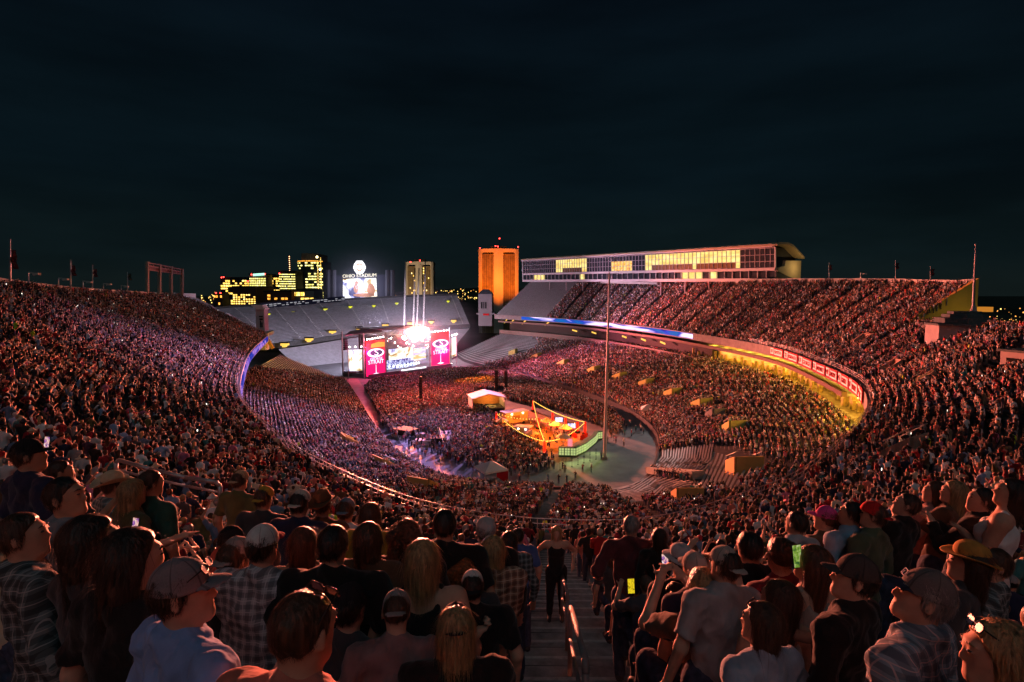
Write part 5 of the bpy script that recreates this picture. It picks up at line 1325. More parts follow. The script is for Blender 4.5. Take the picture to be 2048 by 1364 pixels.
# ------------------------------------------------------------------ concert stage
S0, S1 = PZ(736, 757, 0), PZ(905, 733, 0); E1 = (S1-S0).normalized(); SN = Vector((E1.y, -E1.x, 0))  # towards the audience
def spx(px, py, off=0.0): return hit(px, py, S0+SN*off, SN)
def sx_(px, off=0.0):
    q = spx(px, 700, off); return (Vector((q.x, q.y, 0))-S0).dot(E1)
def sl(x, off, z): return S0+E1*x+SN*off+UP*z
LS = (S1-S0).length
stg = thing('concert_stage', 'concert stage with black roof, lights and dark deck', 'stage', S0+E1*LS/2)
def sbox(name, x0, x1, o0, o1, z0, z1, m, par=stg):
    mb = MB(); quadbox(mb, sl(x0, o0, z0), sl(x1, o0, z0), sl(x1, o0, z1), sl(x0, o0, z1), SN*(o1-o0)); return mb.build(name, m, par)
M_STG = mat('stage_black', (.03, .03, .035), .6, .3, .5)
xL0, xL1, xR0, xR1 = sx_(733), sx_(771), sx_(863), sx_(899)
sbox('deck', xL0, xR1, -16, 1.5, 0, 1.7, mat('stage_deck', (.10, .08, .11), .35, .3, .4)); sbox('thrust', xL1+6, xR0-6, 1.5, 4, 0, 1.6, mat('stage_deck', (.10, .08, .11), .35, .3, .4))
zR = spx(815, 668).z
sbox('roof', xL1-2, xR0+2, -17, -1.0, zR+2.2, zR+2.8, mat('roof_scrim', (.16, .14, .15), .8)); sbox('back_wall', xL1-1, xR0+1, -16.6, -16, 1.7, zR+1, M_STG)
for x in (xL0-.8, xL1+.6, xR0-.6, xR1+.8):
    for o in (-15, -.6): sbox('roof_leg', x-.22, x+.22, o-.22, o+.22, 0, zR+1.6, M_STEEL)
for o in (-.3, -5, -10, -15):
    for z in (zR+.9, zR-.1):
        mb = MB(); mb.bar(sl(xL1-1, o, z), sl(xR0+1, o, z), .16); mb.build('truss_tube', M_STEEL, stg)
    mb = MB()
    for k in range(24):
        x0 = xL1-1+(xR0-xL1+2)*k/24; x1 = xL1-1+(xR0-xL1+2)*(k+1)/24; mb.bar(sl(x0, o, zR-.1 if k % 2 else zR+.9), sl(x1, o, zR+.9 if k % 2 else zR-.1), .09)
    mb.build('truss_lattice', M_STEEL, stg)
# canopy sheet over the left wing
mb = MB(); quadbox(mb, spx(690, 672, -6), spx(765, 664, -6), spx(750, 655, -14), spx(700, 664, -14), UP*.4); mb.build('wing_roof', mat('roof_scrim', (.16, .14, .15), .8), stg)
# rows of lamp heads
M_LH = glow('stage_lamp', (1, .86, .78), 22); M_LB = glow('stage_lamp_big', (1, .90, .76), 30); M_LP = glow('stage_lamp_pink', (1, .5, .45), 14)
rn = random.Random(11); heads = []
for px, py in [(734+i*5.4, 679-i*.9) for i in range(7)]+[(865+i*5.6, 664-i*.7) for i in range(6)]+[(740+i*8, 752-i*1.2) for i in range(5)]+[(873+i*6, 733-i*1.1) for i in range(6)]: heads.append((px, py, .6, .24, M_LH))
for i in range(34): heads.append((rn.uniform(774, 860), rn.uniform(674, 696), rn.uniform(-6, .8), rn.uniform(.13, .26), rn.choice((M_LH, M_LP))))
for px, py, o, r_, m in heads:
    q = spx(px, py, o); mb = MB(); mb.sphere(q, r_, 7, 5); mb.build('lamp_head', m, stg)
for px, py in ((808, 675), (826, 677), (833, 677), (846, 674)):
    q = spx(px, py, 1.4); mb = MB(); mb.sphere(q, .7, 10, 8); mb.build('beam_lamp', M_LB, stg)
# main screen and steps
sc_c = thing('video_screen', 'wide video wall at the back of the stage showing the singer', 'screen', sl((xL1+xR0)/2, -12, 1.7))
mb = MB(); quadbox(mb, spx(779, 731, -11), spx(827, 726, -11), spx(826, 694, -11), spx(778, 699, -11), SN*-.3); mb.build('display', screen('main_picture', SCR, 1.3, (.16, .16, .2), 8.4, 3), sc_c)
s2 = thing('video_screen', 'smaller stage screen with a striped picture at the right end', 'screen', sl(xR0-3, -9, 1.7))
mb = MB(); quadbox(mb, spx(828, 722, -10), spx(852, 718, -10), spx(851, 694, -10), spx(828, 697, -10), SN*-.3); mb.build('display', screen('side_picture', [(.5, .1, .03), (1, .5, .15), (1, .9, .8), (.4, .3, .8), (.9, .95, 1)], 1.2, (.12, .12, .9), 1.7, 2), s2)
fg = thing('stage_flag', 'red and white striped flag picture on the stage right pillar', 'flag', spx(854, 690, -2))
for k in range(4):
    mb = MB(); y = 682+k*2.8; quadbox(mb, spx(850, y+2.4, -1), spx(860, y+1.2, -1), spx(860, y-.4, -1), spx(850, y+.8, -1), SN*.1); mb.build('stripe', glow('flag_white', (1, .9, .9), 1.2) if k % 2 == 0 else glow('flag_red_lit', (.8, .05, .1), .8), fg)
st_ = thing('stage_steps', 'curved blue-lit star patterned band riser across the stage', 'riser', sl((xL1+xR0)/2, -6, 1.7))
for k in range(3):
    mb = MB(); n = 14; V = []
    for i in range(n):
        s = i/(n-1); bow = 2.2*math.sin(math.pi*s)
        for o, z in ((0, 0), (0, 1.1), (-1.6, 1.1)): V.append(sl(xL1+2+(xR0-xL1-6)*s, -6+bow*.9-1.7*k+o, 1.75+1.1*k+z))
    mb.add(V, [(3*i+j, 3*i+3+j, 3*i+4+j, 3*i+1+j) for i in range(n-1) for j in range(2)]); mb.build('tread', screen('riser_picture', [(.02, .02, .12), (.06, .05, .35), (.6, .65, 1), (.9, .95, 1)], 1.1, (1.1, 1.1, 1.1), 4.0, 1), st_)
for k in range(11):
    x = xL1+3+(xR0-xL1-7)*k/10; c = sl(x, -4.2+1.6*math.sin(math.pi*k/10), 3.1); mb = MB(); V = []
    for i in range(10):
        a = math.pi*i/5; rr = .95 if i % 2 == 0 else .4; V.append(c+E1*(rr*math.sin(a))+UP*(rr*math.cos(a)))
    mb.add(V+[c], [(10, (i+1) % 10, i) for i in range(10)]); mb.build('star', glow('star_white', (.75, .85, 1), 2.0) if k % 3 else glow('star_bright', (1, 1, 1), 3.0), st_)
mb = MB(); mb.bar(sl(xL1+7, 1.6, 1.75), sl(xR0-5, 1.6, 1.75), .3, .3); mb.build('edge_light', glow('edge_light', (.9, .9, 1), 3), stg)
# red tour banners
M_BAN = glow('banner_red', (1.0, .012, .16), .95); M_BAN2 = glow('banner_top', (.85, .05, .05), .75); M_BW = glow('banner_white', (.85, .8, .95), 1.5); M_BG = glow('banner_navy', (.06, .06, .16), .7); M_BO = glow('banner_sunset', (1, .33, .05), 1.2)
def banner(px0, px1, tl, tr, bl, br, label):
    c = [spx(px0, bl, .8), spx(px1, br, .8), spx(px1, tr, .8), spx(px0, tl, .8)]
    x0, x1 = (c[0]-S0).dot(E1), (c[1]-S0).dot(E1); z0, z1 = (c[0].z+c[1].z)/2, (c[2].z+c[3].z)/2; Wd = x1-x0; H = z1-z0
    t = thing('tour_banner', label, 'banner', sl((x0+x1)/2, .8, 0))
    f = lambda u, v, o=.0: sl(x0+Wd*u, .8+o, z0+H*v)
    def plate(nm, poly, m, o):
        mb = MB(); n = len(poly); mb.add([f(u, v, o) for u, v in poly]+[f(u, v, o-.06) for u, v in poly], [tuple(range(n)), tuple(range(2*n-1, n-1, -1))]+[(i, (i+1) % n, n+(i+1) % n, n+i) for i in range(n)]); mb.build(nm, m, t)
    plate('panel', [(0, 0), (1, 0), (1, .72), (0, .72)], M_BAN, 0); plate('upper_panel', [(0, .723), (1, .723), (1, 1), (0, 1)], M_BAN2, 0)
    if px0 < 800: plate('sunset', [(.25, .8), (.98, .8), (.98, .93), (.65, .95), (.28, .9)], M_BO, .08)
    n = 26; el_ = lambda rx, ry, cx, cy: [(cx+rx*math.cos(2*math.pi*i/n), cy+ry*math.sin(2*math.pi*i/n)) for i in range(n)]
    mb = MB(); o_, i_ = el_(.44, .125, .5, .645), el_(.33, .085, .52, .65)
    mb.add([f(u, v, .12) for u, v in o_]+[f(u, v, .12) for u, v in i_], [(i, (i+1) % n, n+(i+1) % n, n+i) for i in range(n)]); mb.build('logo_ring', M_BW, t)
    plate('logo_field', el_(.33, .085, .52, .65), M_BG, .10)
    place_text('logo_letter', 'S', H*.24, M_BW, f(.53, .65, .16), E1, UP, t, 1.5, .03)
    place_text('lettering', 'GEORGE', H*.095, M_BW, f(.52, .475, .12), E1, UP, t, Wd*.72/(H*.095*4.3), .03); place_text('lettering', 'STRAIT', H*.15, M_BW, f(.5, .385, .12), E1, UP, t, Wd*.92/(H*.15*3.55), .03)
    plate('guitar_neck', [(.485, .04), (.515, .04), (.508, .31), (.492, .31)], M_BW, .1); plate('guitar_base', [(.3, .05), (.5, .08), (.7, .05), (.5, .02)], M_BW, .1)
banner(733, 771, 682, 679, 753, 749, 'red tour banner reading GEORGE STRAIT on the scoreboard side of the stage')
banner(863, 899, 665, 662, 732, 727, 'red tour banner reading GEORGE STRAIT on the press box side of the stage')
def imag(px0, px1, tl, tr, bl, br, off, label, seed):
    t = thing('video_screen', label, 'screen', spx((px0+px1)/2, bl, off)); c = [spx(px0, bl, off), spx(px1, br, off), spx(px1, tr, off), spx(px0, tl, off)]
    mb = MB(); quadbox(mb, *c, SN*-.4); mb.build('display', screen('imag_picture_%d' % seed, SCR, 1.2, (.22, .22, .16), seed, 3), t)
    # singer with hat and guitar
    m_ = [(c[0].lerp(c[1], u)).lerp(c[3].lerp(c[2], u), v)+SN*.15 for u, v in ((.3, .12), (.44, .12), (.5, .4), (.56, .12), (.7, .12), (.72, .55), (.8, .72), (.6, .8), (.62, .86), (.38, .86), (.4, .8), (.2, .72), (.28, .55))]
    MB().add(m_, [tuple(range(len(m_)))]).build('singer_picture', glow('singer_white', (.95, 1, .85), 1.4), t)
    mb = MB(); mb.bar(c[0]-UP*.6, c[1]-UP*.6, .5); mb.build('frame', M_BLACK, t)
    for q in (c[0], c[1]): 
        mb = MB(); mb.bar(Vector((q.x, q.y, 0)), Vector((q.x, q.y, c[3].z+2)), .28); mb.build('mast', M_STEEL, t)
    mb = MB()
    for u in (.05, .45, .9): mb.sphere(c[3].lerp(c[2], u)+UP*1.2+SN*.3, .28, 7, 5)
    mb.build('lamp', M_LH, t)
imag(697, 725, 700, 699, 742, 741, -4, 'tall side video screen showing the singer, scoreboard side', 31); imag(903, 913, 676, 673, 716, 711, -2, 'narrow side video screen showing the singer, press box side', 44)
for i, (px, y0, y1, off, nmb) in enumerate(((690.5, 680, 702, -3, 6), (727.5, 676, 700, -3, 7))):
    t = thing('line_array', ['curved black speaker array beside the tall side screen', 'black speaker array between side screen and red banner'][i], 'speaker', spx(px, y1, off))
    for k in range(nmb):
        q = spx(px+.6*math.sin(k*.45), y0+(y1-y0)*k/nmb, off); mb = MB(); mb.obox(q, E1*.75, SN*.5, UP*.3); mb.build('cabinet', M_BLACK, t)
# light beams in the smoke: spot lamps shining up through four columns of haze
def smoke(name, m_name, me, M, dens, col, label, mode):
    """smoke that thins out towards its rim (mode SPHERICAL) or upwards (mode column)"""
    if m_name in MATS: m = MATS[m_name]
    else:
        m = bpy.data.materials.new(m_name); m.use_nodes = True; n = m.node_tree; n.nodes.clear(); MATS[m_name] = m; l = n.links.new
        o = n.nodes.new('ShaderNodeOutputMaterial'); v = n.nodes.new('ShaderNodeVolumePrincipled'); v.inputs['Color'].default_value = (*col, 1); v.inputs['Anisotropy'].default_value = .2
        t = n.nodes.new('ShaderNodeTexCoord'); pw = n.nodes.new('ShaderNodeMath'); pw.operation = 'POWER'; pw.inputs[1].default_value = 1.6; ml = n.nodes.new('ShaderNodeMath'); ml.operation = 'MULTIPLY'; ml.inputs[1].default_value = dens
        if mode == 'SPHERICAL': g_ = n.nodes.new('ShaderNodeTexGradient'); g_.gradient_type = mode; l(t.outputs['Object'], g_.inputs[0]); l(g_.outputs['Fac'], pw.inputs[0])
        else:
            sp_ = n.nodes.new('ShaderNodeSeparateXYZ'); l(t.outputs['Object'], sp_.inputs[0]); iv = n.nodes.new('ShaderNodeMath'); iv.operation = 'SUBTRACT'; iv.inputs[0].default_value = 1.0; l(sp_.outputs['Z'], iv.inputs[1]); l(iv.outputs[0], pw.inputs[0])
        l(pw.outputs[0], ml.inputs[0]); l(ml.outputs[0], v.inputs['Density']); l(v.outputs[0], o.inputs['Volume'])
    me.materials.clear(); me.materials.append(m); ob = bpy.data.objects.new(name, me); COL.objects.link(ob); ob.matrix_world = M; return tag(ob, label, 'haze', kind='stuff')
tube_me = MB().tube((0, 0, 0), (0, 0, 1), .8, 1.1, 12).mesh('haze_column', M_BLACK)
for i, (x0, y0, x1, y1) in enumerate(((808, 675, 811, 520), (826, 677, 830, 540), (833, 677, 838, 540), (846, 674, 851, 520))):
    a, b = spx(x0, y0, 1.4), spx(x1, y1, 1.4); d = b-a; M = Matrix.Translation(a+UP*.8)@d.to_track_quat('Z', 'Y').to_matrix().to_4x4()@Matrix.Diagonal((.34, .34, d.length, 1))
    smoke('haze_column', 'beam_haze', tube_me, M, .07, (1, .93, .93), 'haze lit by an upward stage beam, number %s of four' % ['one', 'two', 'three', 'four'][i], 'column')
    lamp('beam_spot', 'SPOT', a+UP*.75, 6e5, (1, .88, .82), stg, .15, b, 2.4, .3)
ball = MB().sphere((0, 0, 0), 1.0, 16, 12).mesh('stage_haze', M_BLACK)
M = Matrix.Translation(sl(LS*.55, -2, 14))@Matrix.Rotation(math.atan2(E1.y, E1.x), 4, 'Z')@Matrix.Diagonal((46, 24, 26, 1))
smoke('stage_haze', 'stage_haze', ball, M, .0024, (1, .86, .90), 'thin smoke hanging around the stage lights', 'SPHERICAL')
smoke('stadium_haze', 'score_haze', ball, Matrix.Translation(sbp(728, 575, 12))@Matrix.Diagonal((44, 26, 34, 1)), .0075, (.86, .86, 1), 'thin haze glowing around the bright scoreboard', 'SPHERICAL')
# ------------------------------------------------------------------ field furniture
def fz(px, py, z=0.0): return PZ(px, py, z)
M_TENT = mat('white_canvas', (.55, .53, .52), .8, .08, 1); M_TRED = mat('red_canvas', (.5, .02, .02), .8, .1, 1)
def tent(px, py, w, label, red=True, h=2.2, rot=.3):
    c = fz(px, py); t = thing('canopy_tent', label, 'tent', c); e = Vector((math.cos(rot), math.sin(rot), 0))*w/2; f = Vector((-math.sin(rot), math.cos(rot), 0))*w/2
    cs = [c-e-f, c+e-f, c+e+f, c-e+f]; mb = MB(); mb.add([q+UP*h for q in cs]+[c+UP*(h+1.3)]+[q+UP*(h-.3) for q in cs], [(0, 1, 4), (1, 2, 4), (2, 3, 4), (3, 0, 4), (0, 5, 6, 1), (1, 6, 7, 2), (2, 7, 8, 3), (3, 8, 5, 0)]); mb.build('canopy', M_TENT, t)
    for q in cs: mb = MB(); mb.tube(q, q+UP*h, .05, .05, 6); mb.build('leg', M_STEEL, t)
    if red: mb = MB(); quadbox(mb, cs[1]+UP*.3, cs[2]+UP*.3, cs[2]+UP*(h-.1), cs[1]+UP*(h-.1), e*.02); mb.build('side_sheet', M_TRED, t)
tent(982, 968, 4.6, 'white canopy tent with red side below the plaza crowd', True, 3.0, .5); tent(1296, 842, 3.8, 'white canopy tent with red front at the edge of the west stand', True, 3.4, -.2)
def delay(px, y0, y1, base, label, w=.55):
    b = fz(*base); t = thing('delay_tower', label, 'speaker tower', b); top = P(px, y0-6, b.y)
    mb = MB()
    for dx in (-.35, .35): mb.bar(b+Vector((dx, 0, 0)), Vector((b.x+dx, b.y, top.z)), .1)
    for k in range(14): z = top.z*k/14; mb.bar(b+Vector((-.35, 0, z)), b+Vector((.35, 0, z+top.z/14)), .07)
    mb.build('mast', M_BLACK, t); z0, z1 = P(px, y1, b.y).z, P(px, y0, b.y).z; n = 8
    for k in range(n): z = z1-(z1-z0)*(k+.5)/n; mb = MB(); mb.obox(Vector((b.x, b.y-.8, z)), (w, 0, 0), (0, .5, 0), (0, 0, (z1-z0)/n*.46)); mb.build('cabinet', M_BLACK, t)
    mb = MB(); mb.box((b.x-1.3, b.y-1.3, 0), (b.x+1.3, b.y+1.3, .5)); mb.build('base', M_BLACK, t)
delay(993, 739, 777, (993, 790), 'black delay speaker tower nearer the mixing house'); delay(1012, 741, 773, (1012, 786), 'black delay speaker tower farther along, beside its twin'); delay(843, 752, 796, (843, 812), 'slim dark delay tower amid the floor crowd in front of the stage', .45)
# mixing house
mh = thing('mixing_house', 'small gabled mixing house with open orange front on the floor', 'hut', fz(980, 826)); c = fz(978, 826); ex = Vector((1, .25, 0)).normalized(); ey = Vector((-.25, 1, 0)).normalized(); q = lambda x, y, z: c+ex*x+ey*y+UP*z
M_HUT = mat('hut_sheet', (.40, .37, .40), .8, .1, 1)
for nm, pts, m, th in (('side_wall', [q(-4.6, 0, 0), q(-4.6, 7, 0), q(-4.6, 7, 4.2), q(-4.6, 0, 4.2)], M_HUT, ex*-.2), ('side_wall', [q(4.6, 0, 0), q(4.6, 7, 0), q(4.6, 7, 4.2), q(4.6, 0, 4.2)], M_HUT, ex*.2), ('back_wall', [q(-4.6, 7, 0), q(4.6, 7, 0), q(4.6, 7, 4.2), q(-4.6, 7, 4.2)], mat('hut_inside', (.42, .2, .08), .8), ey*.2),
                      ('roof', [q(-5, -.5, 4.2), q(0, -.5, 5.5), q(0, 7.5, 5.5), q(-5, 7.5, 4.2)], M_HUT, UP*.2), ('roof', [q(0, -.5, 5.5), q(5, -.5, 4.2), q(5, 7.5, 4.2), q(0, 7.5, 5.5)], M_HUT, UP*.2), ('ramp', [q(-3, 0, 1.3), q(-1.4, 0, 1.3), q(.6, -5, 0), q(-1, -5, 0)], M_HUT, UP*.1), ('platform', [q(-4.6, 0, 1), q(4.6, 0, 1), q(4.6, 7, 1), q(-4.6, 7, 1)], M_CONC_D, UP*.3)):
    mb = MB(); quadbox(mb, *pts, th); mb.build(nm, m, mh)
lamp('hut_lamp', 'POINT', q(1, 4, 3.2), 700, (1, .45, .1), mh, .2)
# VIP garden: posts, bulb strings, umbrellas, trailer
posts = {'a': (993, 850), 'b': (1066, 823), 'c': (1170, 870), 'd': (1089, 912), 'e': (1105, 846), 'f': (1131, 857), 'g': (1155, 866), 'h': (1077, 858)}
PH = 3.3; top = {}
for i, (k, v) in enumerate(posts.items()):
    b = fz(*v); hgt = PH if k in 'abcd' else 2.8; top[k] = b+UP*hgt
    t = thing('garden_post', 'red-lit garden post ' + {'a': 'beside the yellow trailer', 'b': 'at the far corner of the bulb strings', 'c': 'at the corner nearest the mast', 'd': 'at the near corner by the entrance', 'e': 'first in the far row of screens', 'f': 'second in the far row of screens', 'g': 'third in the far row of screens', 'h': 'standing in the middle of the garden'}[k], 'post', b)
    mb = MB(); mb.bar(b, top[k], .5, .5); mb.build('shaft', mat('red_post', (.45, .03, .02), .6), t); mb = MB(); mb.lathe([(.7, 0), (.7, .5), (.4, .6)], b, 10); mb.build('planter', M_BLACK, t)
    lamp('post_lamp', 'POINT', b+Vector((.0, -.9, 1.6)), 190, (1, .06, .015), t, .1)
bulb = glow('bulb', (1, .52, .09), 4.5)
for i, (a, b, sag, n, lab) in enumerate((('b', 'c', .8, 46, 'along the far side'), ('b', 'd', 1.0, 40, 'across the middle'), ('a', 'd', 1.3, 34, 'along the path side'), ('d', 'c', 1.2, 30, 'across the near side'), ('a', 'h', .7, 14, 'from trailer to middle post'), ('h', 'g', 1.0, 14, 'from middle post to the screens'))):
    t = thing('bulb_string', 'string of warm bulbs hung ' + lab + ' of the garden', 'string lights', top[a]); A, B = top[a], top[b]; pts = [A.lerp(B, s)-UP*(sag*4*s*(1-s)) for s in np.linspace(0, 1, n+1)]
    mb = MB(); mb.path(pts, .02, 4); mb.build('cable', M_BLACK, t); mb = MB()
    for q_ in pts: mb.sphere(q_-UP*.12, .088, 6, 5)
    tag(mb.build('bulb', bulb, t), kind='stuff')
for i, (px, py) in enumerate(((1040, 862), (1075, 868), (1110, 868), (1095, 888), (1140, 878))): lamp('garden_glow', 'POINT', fz(px, py)+UP*3.6, 2700, (1, .21, .015), None, .5)
for i, (px, py) in enumerate(((1093, 858), (1111, 866), (1131, 873), (1064, 884), (1126, 892), (1004, 858))):
    b = fz(px, py); t = thing('parasol', 'cream garden parasol ' + ['farthest, by the far post row', 'second of the far row', 'third of the far row, near the screens', 'on the path side by the bar', 'at the near end by the pink sign', 'by the trailer end post'][i], 'parasol', b)
    mb = MB(); mb.tube(b, b+UP*2.9, .05, .04, 6); mb.build('pole', M_STEEL, t); mb = MB(); mb.lathe([(0, 2.95), (.9, 2.6), (1.75, 2.1), (1.72, 2.0)], b, 8); mb.build('canopy', mat('cream_canvas', (.40, .32, .22), .85), t)
    mb = MB(); mb.lathe([(.0, .02), (.45, .02), (.42, .1), (0, .12)], b, 10); mb.build('foot', M_BLACK, t)
    for k in range(3):
        a = 2.1*k+i; q0 = b+Vector((1.1*math.cos(a), 1.1*math.sin(a), 0)); 
    mb = MB(); mb.lathe([(.0, .95), (.5, .95), (.5, 1.0), (0, 1.0)], b, 10); mb.build('table_top', M_CONC_D, t)
def trailer(px, py, L_, Wd, H, rot, label, m, mr_):
    c = fz(px, py); t = thing('trailer', label, 'trailer', c); e = Vector((math.cos(rot), math.sin(rot), 0)); f = Vector((-math.sin(rot), math.cos(rot), 0))
    mb = MB(); quadbox(mb, c+UP*.5, c+e*L_+UP*.5, c+e*L_+UP*H, c+UP*H, f*Wd); mb.build('box', m, t); mb = MB(); quadbox(mb, c-e*.2+UP*H-f*.2, c+e*(L_+.2)+UP*H-f*.2, c+e*(L_+.2)+UP*(H+.2)-f*.2, c-e*.2+UP*(H+.2)-f*.2, f*(Wd+.4)); mb.build('roof', mr_, t)
    for s in (.2, .8):
        mb = MB(); mb.tube(c+e*L_*s-f*.05+UP*.35, c+e*L_*s+f*.25+UP*.35, .35, .35, 10); mb.build('wheel', M_BLACK, t)
    mb = MB(); quadbox(mb, c+e*L_*.3+UP*1.4-f*.06, c+e*L_*.62+UP*1.4-f*.06, c+e*L_*.62+UP*2.4-f*.06, c+e*L_*.3+UP*2.4-f*.06, f*.05); mb.build('hatch', mat('hatch', (.25, .14, .05), .6), t)
    for s in (.25, .75): mb = MB(); mb.sphere(c+e*L_*s-f*.2+UP*(H-.3), .16, 6, 5); mb.build('lamp', glow('trailer_lamp', (.8, 1, .7), 16), t)
    return t
trailer(1012, 852, 6.8, 2.8, 3.2, .55, 'yellow-lit catering trailer in the bulb-lit garden', mat('trailer_cream', (.52, .38, .18), .7), M_HUT)
trailer(1030, 874, 3.6, 2.2, 2.4, -.35, 'small bar kiosk with pale roof on the path side of the garden', mat('kiosk', (.25, .12, .18), .7), M_HUT)
for i, (px, py) in enumerate(((1118, 848), (1143, 861))):
    b = fz(px, py+8); t = thing('garden_screen', ['small glowing screen by the first red post', 'small glowing screen by the third red post'][i], 'screen', b); mb = MB(); mb.bar(b, b+UP*2.4, .1); mb.build('stand', M_BLACK, t); mb = MB(); mb.box((b.x-.9, b.y-.1, 1.6), (b.x+.9, b.y+.02, 2.7)); mb.build('display', screen('garden_tv', [(.1, .1, .3), (.6, .6, 1), (1, 1, 1)], 1.6, (1, 1, 1), 3, 2), t)
pl = thing('garden_fence', 'low red-lit fence closing the garden by the corner post', 'fence', fz(1160, 875)); 
for k in range(8): a = fz(1145, 872).lerp(fz(1160, 882), k/7) if k < 4 else fz(1160, 882).lerp(fz(1172, 874), (k-3)/4); mb = MB(); mb.obox(a+UP*.5, (.35, 0, 0), (0, .05, 0), (0, 0, .5)); mb.build('fence_panel', mat('red_post', (.45, .03, .02), .6), pl)
# barrier along the orange path
bar_ = thing('crowd_barrier', 'long orange-lit barrier along the floor path', 'barrier', fz(950, 800))
for k in range(30): a = fz(935, 795).lerp(fz(1085, 902), k/30); b = fz(935, 795).lerp(fz(1085, 902), (k+.94)/30); mb = MB(); quadbox(mb, a, b, b+UP*1.1, a+UP*1.1, (.08, .06, 0)); mb.build('barrier_panel', mat('barrier', (.42, .26, .18), .7), bar_)
lamp('path_glow', 'POINT', fz(1095, 915)+UP*4, 800, (1, .3, .05), None, .4)
# green bar: a bent row of lit cabinets
gb = thing('drinks_bar', 'bent row of green-lit drinks cabinets by the mast', 'bar', fz(1160, 910)); gp = [fz(1117, 914), fz(1152, 915), fz(1172, 905), fz(1191, 889), fz(1196, 881), fz(1205, 880)]
M_GRN = glow('green_shelf', (.74, .95, .36), .5); M_FRM = mat('bar_frame', (.04, .09, .05), .6)
segs = []
for a, b in zip(gp[:-1], gp[1:]):
    n = max(1, int((b-a).length/1.1)); segs += [(a.lerp(b, k/n), a.lerp(b, (k+1)/n)) for k in range(n)]
for a, b in segs:
    n_ = Vector((b.y-a.y, -(b.x-a.x), 0)).normalized(); mb = MB(); quadbox(mb, a+UP*.1, b+UP*.1, b+UP*2.1, a+UP*2.1, -n_*.9); cbn = mb.build('cabinet', M_FRM, gb)
    for i in range(2):
        for j in range(3):
            p0 = a.lerp(b, .08+.46*i); p1 = a.lerp(b, .46+.46*i); z0 = .45+.52*j; mb = MB(); quadbox(mb, p0+UP*z0+n_*.02, p1+UP*z0+n_*.02, p1+UP*(z0+.44)+n_*.02, p0+UP*(z0+.44)+n_*.02, n_*.03); o = mb.build('lit_shelf', M_GRN, cbn)
for (px, py) in ((1140, 925), (1168, 918), (1190, 905)): lamp('bar_glow', 'AREA', fz(px, py)+UP*2.2, 170, (.75, 1, .28), gb, 1.6, fz(px+6, py+14))
for i in range(14):
    px = 1120+(i % 7)*12; py = 928+(i//7)*12-(i % 7)*3.6; b = fz(px, py); mb = MB(); mb.tube(b, b+UP*1.0, .035, .035, 5); mb.lathe([(0, 0), (.2, 0), (.18, .05), (.04, .07)], b, 8); tag(mb.build('queue_post', M_BLACK), f'thin black queue post, {OD[i % 7]} of the {"inner" if i < 7 else "outer"} line before the green drinks bar', 'post', 'queue posts before the drinks bar')
ps = thing('pink_sign', 'upright pink sign standing behind the drinks bar', 'sign', fz(1141, 899)); b = fz(1140, 903); mb = MB(); mb.box((b.x-.5, b.y-.05, .8), (b.x+.5, b.y+.05, 2.8)); mb.build('panel', glow('pink_panel', (1, .3, .4), .7), ps); mb = MB(); mb.bar(b, b+UP*.8, .08); mb.build('stand', M_BLACK, ps)
wk = MB(); wk.add([V3(fz(x, y, .016)) for x, y in ((990, 848), (1066, 820), (1176, 868), (1120, 905), (1092, 914))], [(4, 3, 2, 1, 0)]); tag(wk.build('garden_floor', mat('garden_glow_floor', (.26, .13, .06), .8, .3, .8)), kind='structure')  # added floor sheet, its orange-brown colour carrying the garden's glow
# ------------------------------------------------------------------ walkway, plaza kit
wk = MB(); wk.add([V3(fz(x, y, .02)) for x, y in ((684, 752), (716, 758), (744, 800), (768, 838), (742, 848), (716, 805))], [(5, 4, 3, 2, 1, 0)]); tag(wk.build('walkway', mat('pink_mat', (.22, .14, .135), .7, .25, .3)), kind='structure')
wk = MB(); wk.add([V3(fz(x, y, .024)) for x, y in ((782, 866), (806, 862), (850, 905), (826, 912))], [(3, 2, 1, 0)]); tag(wk.build('ramp_floor', mat('grey_mat', (.30, .30, .33), .7, .2, .3)), kind='structure')
def kit(name, px, py, s, label, m, cat, rot=.3, ht=.6):
    b = fz(px, py); t = thing(name, label, cat, b); e = Vector((math.cos(rot), math.sin(rot), 0)); f = Vector((-math.sin(rot), math.cos(rot), 0))
    mb = MB(); mb.obox(b+UP*ht*s*.5, e*s, f*s*.7, UP*ht*s*.5); mb.build('body', m, t); mb = MB(); mb.obox(b+UP*(ht*s+.06), e*s*1.04, f*s*.74, UP*.06); mb.build('lid', m, t)
    for k in range(2): mb = MB(); mb.bar(b+e*s*(k*1.2-.6)-f*s*.72+UP*ht*s*.3, b+e*s*(k*1.2-.6)-f*s*.72+UP*ht*s*.7, .08); mb.build('handle', M_BLACK, t)
kit('equipment_case', 846, 888, 1.6, 'white-topped equipment case beside the grey ramp', M_CONC_L, 'case'); kit('equipment_case', 843, 874, 1.3, 'grey equipment case behind the white one', M_CONC, 'case'); kit('equipment_case', 812, 868, 2.6, 'large black platform box beside the grey ramp', M_BLACK, 'case', -.6, .5); kit('equipment_case', 872, 884, 2.3, 'black covered case between the ramps', M_BLACK, 'case', .2, .5); kit('equipment_case', 700, 752, 2.6, 'dark road cases stacked below the side screen', M_BLACK, 'case', .4, .5)
